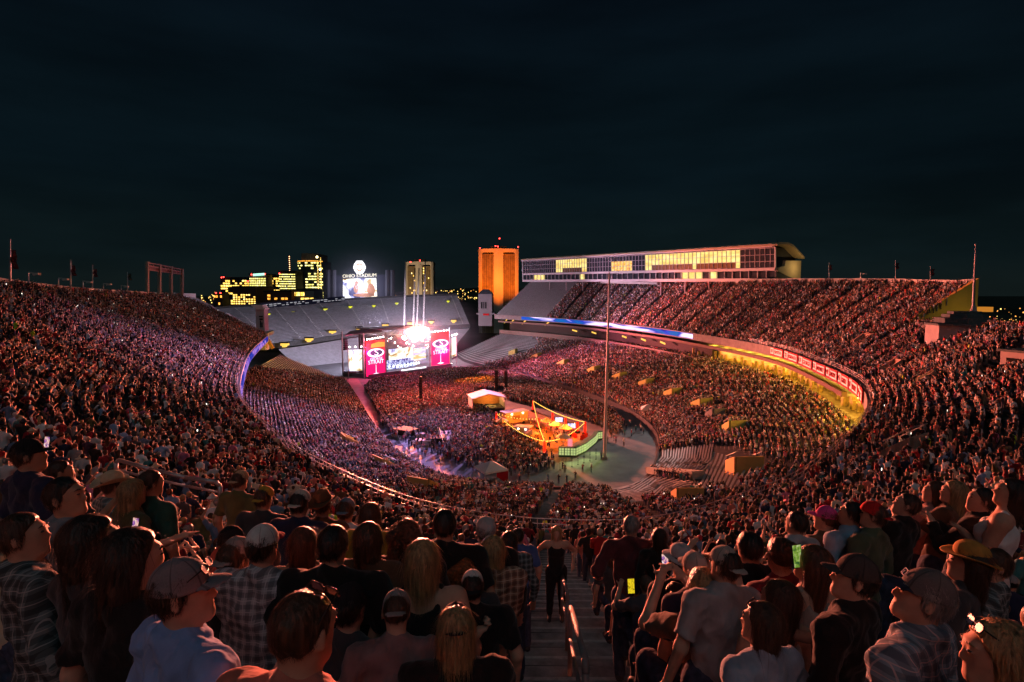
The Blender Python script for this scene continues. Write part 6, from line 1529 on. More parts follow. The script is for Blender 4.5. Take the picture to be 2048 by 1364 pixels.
rm = thing('access_ramp', 'pale sloping access ramp with steel edge amid the plaza crowd', 'ramp', fz(890, 892)); mb = MB(); a = [fz(878, 872), fz(902, 870), fz(904, 892), fz(888, 898)]; mb.add([a[0]+UP*1.2, a[1]+UP*1.2, a[2]+UP*.1, a[3]+UP*.1, a[0], a[1], a[2], a[3]], BOXF); mb.build('slope', mat('ramp_pink', (.42, .30, .31), .7), rm); mb = MB(); mb.bar(a[0]+UP*2.1, a[3]+UP*1.1, .08); mb.build('rail', M_STEEL, rm)
# ------------------------------------------------------------------ stair openings in the lower deck
def vom(px, py, w, l, label, wallm, lampc, power, deck=Ad, hh=1.5, clear=2.3):
    st, t, c = deck.pick(px, py); o = deck.out(st); e = Vector((o.y, -o.x, 0)); j = int(t*deck.N)
    c = Vector((c.x, c.y, c.z)); v = thing('stair_opening', label, 'stair opening', c)
    for s in (-1, 1):
        a = c+e*s*w/2-o*l/2; b = c+e*s*w/2+o*l/2; sl_ = (deck.B[0][2]-deck.F[0][2])
        mb = MB(); quadbox(mb, a-UP*1.2, b-UP*.6, b+UP*(hh+.9), a+UP*(hh-.5), e*s*.25); mb.build('side_wall', wallm, v)
    a = c-e*w/2+o*l/2; b = c+e*w/2+o*l/2; mb = MB(); quadbox(mb, a-UP*1, b-UP*1, b+UP*(hh+.9), a+UP*(hh+.9), o*.25); mb.build('back_wall', wallm, v)
    a = c-e*w/2-o*l/2; b = c+e*w/2-o*l/2; mb = MB(); quadbox(mb, a-UP*1.4, b-UP*1.4, b+UP*.35, a+UP*.35, -o*.2); mb.build('sill', M_CONC, v)
    mb = MB(); mb.path([c-e*w/2-o*l/2+UP*(hh+.2), c-e*w/2+o*l/2+UP*(hh+1.6), c+e*w/2+o*l/2+UP*(hh+1.6), c+e*w/2-o*l/2+UP*(hh+.2)], .04, 5); mb.build('rail', M_STEEL, v)
    if power: lamp('opening_lamp', 'POINT', c-o*l*.15+UP*(hh*.7), power, lampc, v, .15)
    VOM.append((c.x, c.y, clear)); VOM.append((c.x-o.x*2.2, c.y-o.y*2.2, clear*.8)); return v
M_VG = mat('wall_with_green_light', (.50, .46, .14), .8, .1, 1); M_VO = mat('wall_with_orange_light', (.50, .30, .10), .8, .1, 1)  # green and orange lamp light put into the concrete wall colour
for i, (px, py) in enumerate(((1025, 706), (1072, 715), (1126, 730), (1187, 743), (1238, 757), (1291, 771), (1346, 792), (1403, 813))):
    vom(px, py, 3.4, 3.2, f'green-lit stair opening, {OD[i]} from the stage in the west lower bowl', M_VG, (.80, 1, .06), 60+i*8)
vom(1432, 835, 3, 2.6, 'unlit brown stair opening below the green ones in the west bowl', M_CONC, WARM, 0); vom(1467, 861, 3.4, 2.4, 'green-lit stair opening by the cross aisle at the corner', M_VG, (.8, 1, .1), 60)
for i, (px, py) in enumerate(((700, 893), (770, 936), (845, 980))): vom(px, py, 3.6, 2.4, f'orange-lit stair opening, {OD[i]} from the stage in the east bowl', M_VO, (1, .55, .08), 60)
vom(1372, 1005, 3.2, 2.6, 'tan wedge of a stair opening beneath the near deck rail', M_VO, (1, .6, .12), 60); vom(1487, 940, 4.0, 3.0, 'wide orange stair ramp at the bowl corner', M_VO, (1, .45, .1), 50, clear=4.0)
for i, (px, py) in enumerate(((1780, 745), (1848, 776), (1805, 915), (1725, 690))): vom(px, py, 2.6, 1.8, f'concrete stair opening in the curved upper deck, {["upper", "middle orange", "lowest", "farthest"][i]} of its row', mat('warm_concrete', (.36, .24, .18), .8), (1, .5, .2), [0, 20, 10, 0][i], Cd, 1.2, 1.3)
# ------------------------------------------------------------------ empty benches one can pick apart
BL1 = [(1308, 906), (1420, 892), (1432, 930), (1396, 953), (1296, 938)]; BL2 = [(1213, 984), (1283, 952), (1402, 973), (1352, 1000), (1245, 1014)]; GAPZ = [(1290, 940), (1440, 890), (1475, 900), (1520, 930), (1470, 985), (1400, 985), (1370, 960)]
def bleacher(name, label, poly, n, flip):
    """flat aluminium benches on a low temporary stand"""
    t = thing(name, label, 'bleacher', fz(*poly[0]))
    A = [np.array(V3(Ad.pick(*q)[2])) for q in poly]
    def edge_pt(i0, i1, s): return A[i0]+(A[i1]-A[i0])*s
    return t, A
bl1 = thing('bleacher', 'empty striped bleacher block with bent benches beside the west crowd', 'bleacher', V3(Ad.pick(1360, 925)[2]))
def lay(par, top_a, top_b, mid_a, mid_b, bot_a, bot_b, n, z=.45):
    for k in range(n):
        s = k/(n-1); q = [Ad.pick(top_a[0]+(top_b[0]-top_a[0])*s, top_a[1]+(top_b[1]-top_a[1])*s)[2], Ad.pick(mid_a[0]+(mid_b[0]-mid_a[0])*s, mid_a[1]+(mid_b[1]-mid_a[1])*s)[2], Ad.pick(bot_a[0]+(bot_b[0]-bot_a[0])*s, bot_a[1]+(bot_b[1]-bot_a[1])*s)[2]]
        mb = MB()
        for a, b in zip(q[:-1], q[1:]): mb.bar(a+UP*z, b+UP*z, .21, .08)
        mb.build('bench', M_ALU, par)
lay(bl1, (1325, 904), (1426, 892), (1324, 920), (1420, 922), (1316, 929), (1414, 930), 19); lay(bl1, (1314, 933), (1416, 934), (1311, 937), (1410, 941), (1306, 941), (1396, 950), 18)
bl2 = thing('bleacher', 'empty grey bleacher block sloping down below the deck rail', 'bleacher', V3(Ad.pick(1310, 985)[2]))
lay(bl2, (1267, 969), (1345, 987), (1247, 976), (1330, 1002), (1216, 982), (1258, 1012), 17); lay(bl2, (1288, 953), (1395, 971), (1280, 958), (1370, 977), (1272, 965), (1350, 984), 15)
mb = MB(); a, b = Ad.pick(1297, 943)[2], Ad.pick(1398, 958)[2]; mb.bar(a+UP*.6, b+UP*.6, 2.2, 1.2); mb.build('side_wall', M_CONC, bl1)
# bench rows in empty parts of the decks
def benches(name, label, deck, jr, s0f, s1f, z=.42, w=.32, m=M_ALU):
    mb = MB()
    for j in range(*jr):
        p = deck.row(j, .62); s0, s1 = s0f(j/deck.N), s1f(j/deck.N); idx = [i for i in range(len(p)) if s0 <= deck.st[i] <= s1]
        for a, b in zip(idx[:-1], idx[1:]): mb.bar(Vector(p[a])+UP*z, Vector(p[b])+UP*z, w, .08)
    return tag(mb.build(name, m), label, 'benches', kind='stuff')
benches('bench_rows', 'rows of empty aluminium benches at the stage end of the east lower bowl', Ad, (0, 44), lambda t: 0, lambda t: .1+.9*t)
benches('bench_rows', 'rows of empty benches at the end of the east upper deck', Cd, (0, 45), lambda t: 0, lambda t: .14+.34*t)
benches('bench_rows', 'rows of empty benches at the stage end of the west lower bowl', Ad, (0, 44, 2), lambda t: 15.9+1.6*t, lambda t: 18)
benches('bench_rows', 'rows of empty benches at the far end of the west upper deck', Cd, (0, 45), lambda t: 22.3, lambda t: 23)
benches('bench_rows', 'half empty benches at the bowl corner', Ad, (18, 40), lambda t: 9.0, lambda t: 10.6)
# chairs backs on the lilac lit corner of the east deck
mb = MB()
for j in range(2, 24):
    p = Cd.row(j, .6); idx = [i for i in range(len(p)) if Cd.st[i] <= .02+.3*j/NROW]
    for a, b in zip(idx[:-1], idx[1:]):
        A, B = Vector(p[a]), Vector(p[b]); n = max(1, int((B-A).length/.6))
        for k in range(n): q = A.lerp(B, (k+.5)/n); o = Cd.out(Cd.st[a]); mb.obox(q+UP*.75+o*.2, (B-A).normalized()*.22, o*.04, UP*.3)
tag(mb.build('folded_seats', M_WHITE), 'white folding seats in the empty corner of the east deck', 'seats', kind='stuff')
# ------------------------------------------------------------------ the stage lamps that sweep the audience, then added roof and back fills
def wash(name, px, aim, power, col, cone, blend=.8, off=4.0, py=661, size=.8):
    return lamp(name, 'SPOT', spx(px, py, off), power, col, stg, size, aim, cone, blend)
A_ = lambda px, py: Ad.pick(px, py)[2]
C_ = lambda px, py: Cd.pick(px, py)[2]
wash('wash_west_bowl', 812, A_(1160, 720), 8.5e5, (1, .22, .36), 44)
wash('wash_west_corner', 820, A_(1480, 810), 1.9e6, (1, .23, .15), 40)
wash('wash_west_deck', 808, C_(1420, 625), 1.25e6, (1, .24, .14), 46)
wash('wash_press_box', 816, pbp(.45, 530, 540), 3.6e5, (1, .60, .80), 38)
wash('wash_corner_deck', 824, C_(1800, 700), 1.5e6, (1, .21, .12), 34)
wash('wash_near_deck', 830, C_(1300, 1070), 4.8e6, (1, .21, .10), 44)
lamp('roof_flood_and_fill', 'SPOT', pbp(.55, 484, 515)-PBN*2, 4.4e6, (.62, .40, 1), pb, .6, Ad.at(3.05, .45), 22, .9)  # lilac spot added on the press box roof for the east bowl
lamp('roof_flood_and_fill', 'SPOT', pbp(.5, 484, 515)-PBN*2, 5e5, (1, .28, .10), pb, .6, Ad.at(1.45, .5), 11, .8)  # orange spot added on the roof for the east bowl's stage end
wash('wash_east_rows', 842, A_(590, 735), 3.0e5, (1, .34, .09), 24)
wash('wash_east_deck', 850, C_(330, 680), 6.5e5, (1, .26, .16), 44)
wash('wash_near_east', 838, C_(300, 960), 1.2e6, (1, .22, .12), 26)
wash('wash_floor', 815, fz(880, 830), 2.0e5, (1, .22, .42), 70)
lamp('roof_flood_and_fill', 'SPOT', pbp(.7, 484, 515)-PBN*2, 7e6, (1, .20, .010), pb, .6, fz(946, 768), 9, .8)  # added roof spot that makes the orange patch on the floor
lamp('roof_flood_and_fill', 'SPOT', pbp(.62, 484, 515)-PBN*2, 3.2e6, (1, .10, .08), pb, .6, fz(850, 800), 17, .9)  # added roof spot tinting the floor crowd red
wash('wash_floor_red', 800, fz(850, 800), 7e5, (1, .06, .05), 34, .6)
lamp('roof_flood_and_fill', 'SPOT', pbp(.15, 484, 515)-PBN*2, 2.0e5, (1, .92, .88), pb, .6, fz(1195, 925), 20, .6)  # added roof spot lifting the dark plaza floor
for px, p_, c_ in ((745, 4.5e4, (.80, .74, 1)), (815, 5e4, (.9, .78, 1)), (880, 3.5e4, (1, .60, .66))):
    lamp('south_stand_fill', 'POINT', spx(px, 655, -19), p_, c_, stg, 1.0)  # point lights added behind the stage to brighten the south stand
wash('sheen_west_end', 890, Ad.at(17, .5), 5e4, (.95, .75, .9), 60, .8)
for px in (738, 893): lamp('haze_pink_fill', 'POINT', spx(px, 700, 3.0), 1.6e4, (1, .06, .22), stg, .6)  # pink points added to tint the haze beside the banners
NUMW = ['zero', 'one', 'two', 'three', 'four', 'five', 'six', 'seven', 'eight', 'nine', 'ten', 'eleven', 'twelve', 'thirteen', 'fourteen', 'fifteen', 'sixteen', 'seventeen', 'eighteen', 'nineteen', 'twenty'] + ['twenty-'+w_ for w_ in ('one', 'two', 'three', 'four', 'five', 'six', 'seven', 'eight', 'nine')] + ['thirty'] + ['thirty-'+w_ for w_ in ('one', 'two', 'three', 'four', 'five', 'six', 'seven', 'eight', 'nine')] + ['forty'] + ['forty-'+w_ for w_ in ('one', 'two', 'three', 'four', 'five', 'six', 'seven', 'eight', 'nine')]+['fifty']
# ------------------------------------------------------------------ the stair aisle in front of the camera
AX = lambda y: .33+.060*y
def tread(x, y):
    st, t = Cd.locate(x, y); i = int(round(np.interp(st, Cd.st, np.arange(nC)))); j = int(min(t, .999)*NROW)
    return Cd.F[i, 2]+(Cd.B[i, 2]-Cd.F[i, 2])*j/NROW, j, st, t
ais = thing('aisle_stairs', 'dark concrete aisle stairs descending between the near seats', 'stairs', (AX(4), 4, tread(AX(4), 4)[0]))
M_STEP = mat('aisle_concrete', (.25, .265, .26), .85, .45, 3.5, bump=.5); M_NOSE = mat('step_nosing', (.42, .44, .43), .8, .3, 9)
i98 = int(np.argmin(np.abs(Cd.st-9.8)))
rise = (Cd.B[i98, 2]-Cd.F[i98, 2])/NROW; run = np.hypot(*(Cd.B[i98, :2]-Cd.F[i98, :2]))/NROW
fy = Cd.F[i98, 1]; by = Cd.B[i98, 1]
for j in range(4, 36):
    y1 = fy+(by-fy)*j/NROW; y0 = fy+(by-fy)*(j+1)/NROW; z = Cd.F[i98, 2]+rise*j   # tread j from y1 (front) back to y0
    ym = (y0+y1)/2; mb = MB(); mb.box((AX(ym)-.7, y0+.002, z-.02), (AX(ym)+.95, ym, z+rise*.5)); s_ = mb.build('step', M_STEP, ais)
    mb = MB(); mb.box((AX(ym)-.7, ym+.001, z-.02), (AX(ym)+.95, y1, z+.012)); mb.build('step', M_STEP, ais)
    mb = MB(); mb.box((AX(ym)-.7, ym-.05, z+rise*.5+.001), (AX(ym)+.95, ym+.004, z+rise*.5+.012)); mb.build('nosing', M_NOSE, s_)
hr = thing('hand_rail', 'pinkish steel hand rail in short lengths down the middle of the aisle', 'railing', (AX(5), 5, tread(AX(5), 5)[0]))
M_HR = mat('rail_steel', (.20, .165, .165), .6, .2, 12, .1)
def rail_seg(y0, y1, nm='rail_length'):
    pts = []; n = 5
    zf = lambda y: Cd.F[i98, 2]+rise*((y-fy)/(by-fy)*NROW)
    a, b = (AX(y0), y0, zf(y0)), (AX(y1), y1, zf(y1)); mb = MB()
    A, B = Vector(a)+UP*.95, Vector(b)+UP*.95
    mb.path([Vector(a)+UP*.1, Vector(a)+UP*.86, A+Vector((0, .06 if y1 > y0 else -.06, -.0)), B-Vector((0, .06, 0)), Vector(b)+UP*.86, Vector(b)+UP*.0], .030, 10); mb.tube(Vector(a)+UP*.5, Vector(b)+UP*.5, .022, .022, 8); mb.build(nm, M_HR, hr, True)
for y0, y1 in ((1.75, 3.3), (4.3, 7.0), (7.9, 10.4), (11.4, 14), (15, 17.6), (18.6, 21.2), (22.2, 24.8), (25.8, 28.4)): rail_seg(y0, y1)
for j in range(14, 35):
    p = Cd.row(j, .80); z = .42
    for s0, s1, side in ((8.2, 9.8, -1), (9.8, 11.4, 1)):
        q = [Vector(p[i]) for i in range(len(p)) if s0 <= Cd.st[i] <= s1]
        q = [v for v in q if abs(v.x-AX(v.y)) > .75]
        if len(q) < 2: continue
        mb = MB()
        for a, b in zip(q[:-1], q[1:]): mb.bar(a+UP*z, b+UP*z, .26, .05)
        for v in q[::2]: mb.bar(v, v+UP*z, .06)
        tag(mb.build('bench', mat('weathered_bench', (.20, .235, .25), .6, .25, 5)), f'grey bench plank, row {NUMW[34-j]} down, on the {"scoreboard" if side < 0 else "press box"} side of the aisle', 'bench', 'near bench planks')
lr = thing('stair_rail', 'dark looped rail around a stair opening amid the east deck crowd', 'railing', P(330, 1000, 9.5))
mb = MB(); mb.path([P(232, 950, 9.8), P(232, 925, 9.8), P(238, 920, 9.8), P(300, 938, 9.3), P(372, 955, 9.0), P(432, 964, 8.8), P(440, 972, 8.8), P(441, 1002, 8.8)], .035, 8); mb.build('tube', M_STEEL, lr, True)
mb = MB(); mb.path([P(235, 940, 9.8), P(300, 956, 9.3), P(372, 972, 9.0), P(440, 985, 8.8)], .022, 8); mb.build('lower_tube', M_STEEL, lr, True)
# ------------------------------------------------------------------ people one can tell apart
TAKEN = []; NHERO = [0]
def hero(px, py, Y, deg, label, skin=0, shirt='black', hair=('short', 'brown'), hat=None, plaid=None, seat=False, h=.016, lean_deg=0.0, trousers=0, glasses=None, rad=.3, beard=None, shirt_rgb=None, cap_rgb=None, **kw):
    if not kw.pop('exact', False): Y *= 1.32 if Y < 2 else 1.24 if Y < 3 else 1.1 if Y < 4 else 1.0
    Hd = P(px, py, Y); z, j, st, t = tread(Hd.x, Hd.y)
    key = ('hero', NHERO[0]); NHERO[0] += 1; h *= 1.12
    kk = dict(h=h, fine=h <= .0225, seat=seat, **kw)
    J = skeleton(seat=seat, **{k: v for k, v in kw.items() if k in ('lean', 'arms', 'yaw', 'nod', 'roll', 'w', 'side')})
    hx, hy, hz = J['head']; sc = (Hd.z-z)/hz
    if sc > 1.13: z += .44; sc = (Hd.z-z)/hz   # up on the bench
    s_ = min(max(sc, .84), 1.13)
    a = R(deg); la = R(lean_deg)
    off = Matrix.Rotation(la, 4, 'Y')@Matrix.Rotation(a, 4, 'Z')@Vector((hx*s_, hy*s_, hz*s_))
    loc = Vector((Hd.x-off.x, Hd.y-off.y, z if abs(sc-s_) < .001 else Hd.z-off.z))
    if abs(sc-s_) > .03: print('HERO', label[:40], 'scale', round(sc, 2), 'Y', Y)
    fineh = .0078 if h <= .0135 else .0108
    o, J, shirt_o = person(loc, a, key, SKINS[skin], shirt_rgb or SHIRTS[shirt], hair, hat, plaid, TROUS[trousers], s_, label, None, (0, la), fineh, glasses, kk, .0068 if h <= .0135 else .009, None, 'beard' if beard else None)
    TAKEN.append((loc.x, loc.y, rad)); TAKEN.append((Hd.x, Hd.y, rad)); return o, J
WHITE, GREY, TAN, BLACKC, NAVYC, MARC = (.62, .6, .57), (.24, .235, .23), (.42, .33, .2), (.015, .015, .018), (.02, .027, .05), (.30, .02, .04)
H = hero
# nearest row
h1, J1 = H(368, 1185, 1.42, -38, 'man in light blue polo and grey cap with sunglasses on it, holding a can', 0, 'light blue', ('short', 'dark brown'), ('cap', (.17, .17, .19)), h=.0085, lean_deg=-5, arms=('down', (-.16, .34, -.16)), yaw=.62, nod=-.05, top='polo', sleeve=.85, w=1.12, belly=.3, glasses=(0, .09, .085), shirt_rgb=(.17, .32, .62))
h2, J2 = H(610, 1262, 1.18, -14, 'man with cropped brown hair in coral tee, sunglasses pushed up', 0, 'coral', ('buzz', 'brown'), h=.011, arms=('down', 'down'), yaw=.28, nod=.05, top='polo', sleeve=.8, w=1.05, glasses=(0, .075, .1))
H(188, 1085, 2.1, -30, 'woman with long dark red-brown hair against the denim-shirted man', 1, 'charcoal', ('longer', 'dark brown'), h=.013, fem=True, yaw=.5, arms=('fold', 'fold'), lean_deg=-6)
H(268, 1118, 1.75, -25, 'woman with dark brown hair standing behind the light blue polo', 2, 'black', ('long', 'dark brown'), h=.013, fem=True, yaw=.4, arms=('down', 'down'))
H(133, 985, 2.75, -48, 'dark-haired man with stubble in washed denim shirt seen in profile', 1, 'denim blue', ('short', 'black'), h=.009, yaw=.65, lean_deg=-12, top='collar', sleeve=1.8, arms=('down', (.02, .38, -.3)), w=1.08, shirt_rgb=(.16, .20, .23))
H(60, 912, 4.4, -30, 'broad man in navy shirt and dark cap by the frame edge', 1, 'navy', ('short', 'dark brown'), ('cap', BLACKC), h=.014, yaw=.5, w=1.2, belly=.4, lean_deg=-8)
H(48, 1062, 2.3, -40, 'person in dark plaid shirt at the frame edge below the navy man', 0, 'black', ('short', 'brown'), plaid='black', h=.014, yaw=.5, lean_deg=-12, top='collar', sleeve=1.8)
H(122, 945, 5.6, -35, 'man in grey tee with cropped hair reaching forward, east side', 1, 'charcoal', ('buzz', 'dark brown'), h=.016, yaw=.3, arms=('down', 'hold'), w=1.1, lean_deg=-7)
H(228, 972, 6.1, -30, 'man in straw cowboy hat and teal plaid shirt', 0, 'teal', ('short', 'brown'), ('cowboy', (.55, .46, .3)), plaid='teal', h=.02, yaw=.2, top='collar')
H(303, 966, 5.4, -20, 'man in dark green tee hugged by a woman, lit yellow', 0, 'green', ('short', 'brown'), h=.018, yaw=.35, w=1.08, shirt_rgb=(.02, .075, .055))
H(268, 985, 5.2, -40, 'woman with blond hair in olive top hugging the man in green', 0, 'olive', ('long', 'blond'), h=.018, fem=True, yaw=-.2, arms=('down', 'neighbour'))
H(527, 1092, 3.15, -8, 'heavy man in grey plaid shirt and white mesh cap with maroon front', 0, 'grey', ('short', 'dark brown'), ('cap', WHITE, 'front', MARC), plaid='grey', h=.013, w=1.22, belly=.6, yaw=.1, top='collar', sleeve=1.7, arms=('fold', 'fold'))
H(462, 1082, 3.9, -70, 'man in red-orange shirt and black cap looking down sideways', 4, 'coral', ('short', 'black'), ('cap', BLACKC), h=.016, yaw=.3, nod=.45, w=1.1, shirt_rgb=(.62, .09, .05))
H(470, 1118, 3.3, -20, 'small person in grey cap between plaid shirt and red shirt', 1, 'black', ('short', 'brown'), ('cap', GREY, 'back'), h=.018, seat=True)
H(668, 1090, 2.75, -4, 'big man in black tee with dark hair blocking the middle', 1, 'black', ('short', 'black'), h=.014, w=1.25, belly=.5, yaw=.1)
H(608, 1085, 4.0, 10, 'woman with long auburn hair in a tan tank top', 0, 'cream', ('longer', 'auburn'), h=.017, fem=True, top='tank', arms=('chin', 'fold'), yaw=.3, shirt_rgb=(.20, .14, .10))
H(845, 1118, 2.75, 4, 'woman with blond bob in black tank top', 0, 'black', ('bob', 'blond'), h=.013, fem=True, top='tank', arms=('down', 'down'))
H(738, 1078, 3.5, -6, 'woman with straight brown hair in dark brown top beside the big man', 0, 'brown', ('long', 'brown'), h=.017, fem=True)
H(816, 1072, 4.0, 0, 'woman with frizzy auburn hair in black top', 1, 'black', ('curly', 'auburn'), h=.017, fem=True)
H(890, 1050, 4.4, 0, 'man with dark hair in plain black tee, middle of the block', 1, 'black', ('short', 'black'), h=.017, w=1.15)
H(692, 1022, 6.0, -5, 'man in white polo and blue-grey cap worn backwards', 0, 'white', ('short', 'brown'), ('cap', (.16, .2, .26), 'back'), h=.02, w=1.08, top='polo')
H(742, 1030, 5.6, -10, 'woman in mustard top with reddish hair', 0, 'mustard', ('long', 'auburn'), h=.02, fem=True)
H(528, 998, 6.2, -12, 'man in dark tee wearing a yellow cap backwards', 0, 'charcoal', ('short', 'brown'), ('cap', (.5, .3, .05), 'back'), h=.02, w=1.1)
H(600, 1008, 5.5, -10, 'man in navy tee wearing a white cap backwards', 0, 'navy', ('short', 'dark brown'), ('cap', (.55, .5, .42), 'back'), h=.02, w=1.12)
H(646, 1010, 5.9, -8, 'person in brown felt cowboy hat and dark shirt', 0, 'brown', ('short', 'dark brown'), ('cowboy', (.12, .06, .03)), h=.02)
H(480, 962, 7.4, -20, 'man in olive shirt and tan cap by the looped stair rail', 0, 'olive', ('short', 'brown'), ('cap', TAN, 'back'), h=.022)
H(985, 1100, 4.5, 6, 'woman with blond hair in red and cream flannel shirt', 0, 'red', ('long', 'blond'), plaid='red', h=.015, fem=True, top='collar', sleeve=1.8, arms=('fold', 'fold'), exact=True)
H(945, 1175, 2.95, 4, 'man in black shirt wearing a white mesh cap, seated by the aisle', 0, 'black', ('short', 'dark brown'), ('cap', WHITE, 'back', BLACKC), h=.014, w=1.2, belly=.4, seat=False)
h24, J24 = H(793, 1225, 2.25, 8, 'man in faded rose tee and grey cap bending forward', 0, 'maroon', ('buzz', 'brown'), ('cap', GREY, 'back'), h=.014, lean=.25, nod=.2, w=1.08, shirt_rgb=(.20, .13, .13))
H(700, 1215, 2.4, -20, 'arm-raising person in charcoal long sleeves and dark cap', 0, 'charcoal', ('short', 'black'), ('cap', BLACKC), h=.016, sleeve=1.6, arms=('down', (.30, .42, -.05)))
h25, J25 = H(912, 1258, 2.05, 6, 'woman in black tour tee with 2023 back print and black cap', 0, 'black', ('bob', 'blond'), ('cap', BLACKC, 'back'), h=.012, fem=True, nod=.2, w=1.12, lean=.15, arms=('lap', 'lap'))
H(930, 1146, 4.3, 0, 'child with tousled red hair in grey top', 0, 'charcoal', ('curly', 'red'), h=.018, seat=True)
H(972, 1062, 4.9, 5, 'person in white knit cap and black jacket', 0, 'black', ('short', 'brown'), ('beanie', (.4, .38, .38)), h=.018, sleeve=1.8)
H(1018, 1082, 6.0, 8, 'woman with long dark hair in black plaid flannel', 1, 'black', ('long', 'dark brown'), plaid='black', h=.016, fem=True, top='collar', sleeve=1.8, exact=True)
H(1036, 1072, 8.4, 10, 'boy in bright blue tee at the edge of the aisle', 0, 'light blue', ('short', 'dark brown'), h=.02, shirt_rgb=(.05, .11, .30), exact=True)
H(1113, 1066, 10.5, 178, 'woman in black climbing the aisle towards the camera', 0, 'black', ('long', 'blond'), h=.022, fem=True, top='tank', arms=('hip', 'hip'), trousers=2, exact=True)
H(1262, 1052, 6.5, 0, 'tall man in maroon shirt with grey hair, arm round a woman', 0, 'maroon', ('short', 'grey'), h=.015, w=1.15, top='collar', sleeve=1.6, arms=('hip', 'neighbour'), shirt_rgb=(.085, .022, .028), exact=True)
H(1318, 1074, 6.3, 8, 'woman with dark hair in black hugged by the maroon shirt', 1, 'black', ('long', 'dark brown'), h=.016, fem=True, sleeve=1.8, exact=True)
h32, J32 = H(1292, 1170, 6.0, 10, 'seated man in dark grey tee and brown cap holding up a phone', 0, 'charcoal', ('short', 'brown'), ('cap', (.10, .07, .055)), h=.014, seat=True, w=1.15, arms=((-.02, .40, .06), 'lap'), lean=.12, shirt_rgb=(.065, .07, .085), exact=True)
H(1262, 1150, 6.9, 15, 'woman with straight auburn hair sitting before the phone-holding man', 0, 'navy', ('bob', 'auburn'), h=.018, fem=True, seat=True, exact=True)
H(1352, 1195, 4.6, 12, 'woman with dark curly hair in black, next to the brown cap', 1, 'black', ('curly', 'dark brown'), h=.015, fem=True, seat=True, exact=True)
h34, J34 = H(1450, 1128, 3.6, 18, 'man in grey tee with back print and beige cap worn backwards', 0, 'grey', ('short', 'dark brown'), ('cap', (.36, .32, .28), 'back'), h=.012, w=1.06, arms=('down', 'hold'), yaw=-.25, lean_deg=8, shirt_rgb=(.27, .265, .275), exact=True)
H(1360, 1122, 4.8, 10, 'person under a wide white hat', 0, 'black', ('short', 'dark brown'), ('fedora', (.45, .43, .44)), h=.018, seat=True)
H(1388, 1138, 4.2, 20, 'bald-sided man in navy tee and pale cap seen from behind', 0, 'navy', ('buzz', 'grey'), ('cap', (.4, .34, .3)), h=.018, seat=True)
H(1405, 1172, 3.4, 16, 'woman with blond hair filming with a phone', 0, 'brown', ('long', 'blond'), h=.016, fem=True, seat=True, arms=('phone', 'phone'))
H(1520, 1245, 2.15, 22, 'seated woman in pale denim jacket with brown hair and sunglasses on top', 0, 'denim blue', ('long', 'brown'), h=.012, fem=True, sleeve=1.85, lean=.3, yaw=-.5, glasses=(0, .07, .1), shirt_rgb=(.26, .33, .42), lean_deg=6)
H(1556, 1195, 2.6, 20, 'woman with straight light brown hair beside the denim jacket', 0, 'white', ('longer', 'brown'), h=.013, fem=True, seat=False, top='tank', yaw=-.3, lean_deg=8)
H(1622, 1120, 2.9, 25, 'woman with very long auburn hair and bare shoulders', 0, 'cream', ('longer', 'auburn'), h=.013, fem=True, top='tank', yaw=-.4, arms=((.0, .38, -.05), 'down'), lean_deg=10, shirt_rgb=(.30, .25, .22))
H(1708, 1150, 2.2, 38, 'man in black tee and dark cap in profile, press box side', 0, 'black', ('short', 'dark brown'), ('cap', (.05, .048, .048)), h=.009, yaw=-.55, nod=-.05, w=1.06, arms=('down', (.05, .36, -.32)), lean_deg=10, sleeve=1.2)
h39, J39 = H(1845, 1190, 1.55, 36, 'man in blue-pink plaid shirt and big navy mesh cap looking up', 0, 'grey', ('short', 'grey'), ('cap', (.115, .11, .11), 'front', NAVYC), plaid='blue', h=.0085, yaw=-.55, nod=-.2, w=1.12, belly=.3, top='collar', sleeve=1.8, lean_deg=8)
H(1990, 1300, 1.3, 40, 'woman with streaked blond hair and sunglasses on her head in the near corner', 0, 'brown', ('longer', 'blond'), h=.009, fem=True, yaw=-.55, nod=.1, glasses=(0, .07, .1), lean_deg=10)
H(1935, 1118, 3.2, 35, 'woman in tan felt hat with brown band beside the mesh cap', 0, 'charcoal', ('long', 'dark brown'), ('fedora', (.42, .22, .05)), h=.014, fem=True, yaw=-.5, lean_deg=12)
H(1985, 1122, 3.3, 45, 'person in dark patterned shirt turned to the stage, by the felt hat', 0, 'charcoal', ('short', 'brown'), plaid='black', h=.015, yaw=-.6, lean_deg=12)
H(1592, 1045, 5.2, 20, 'man in pale grey shirt with dark swept hair standing tall', 0, 'grey', ('short', 'dark brown'), h=.015, top='collar', sleeve=1.2, yaw=-.2, lean_deg=6, shirt_rgb=(.40, .40, .42))
H(1650, 1038, 5.8, 25, 'person in hot pink cap behind the pale grey shirt', 0, 'brown', ('tail', 'auburn'), ('cap', (.7, .08, .3)), h=.018, fem=True, yaw=-.4, lean_deg=8)
H(1702, 1028, 5.6, 30, 'heavy man in light blue shirt with black hair', 1, 'light blue', ('short', 'black'), h=.016, w=1.2, belly=.5, yaw=-.4, lean_deg=10, top='collar', sleeve=1.6, shirt_rgb=(.22, .30, .40))
H(1746, 1032, 5.4, 30, 'man in green jacket and red cap worn backwards', 0, 'green', ('short', 'brown'), ('cap', (.5, .02, .02), 'back'), h=.016, sleeve=1.85, yaw=-.45, lean_deg=10, shirt_rgb=(.075, .10, .06))
H(1812, 1010, 5.6, 32, 'man in black tee with pale face looking up to the deck', 0, 'black', ('short', 'dark brown'), h=.016, yaw=-.5, nod=-.2, lean_deg=12, w=1.05, arms=('fold', 'fold'))
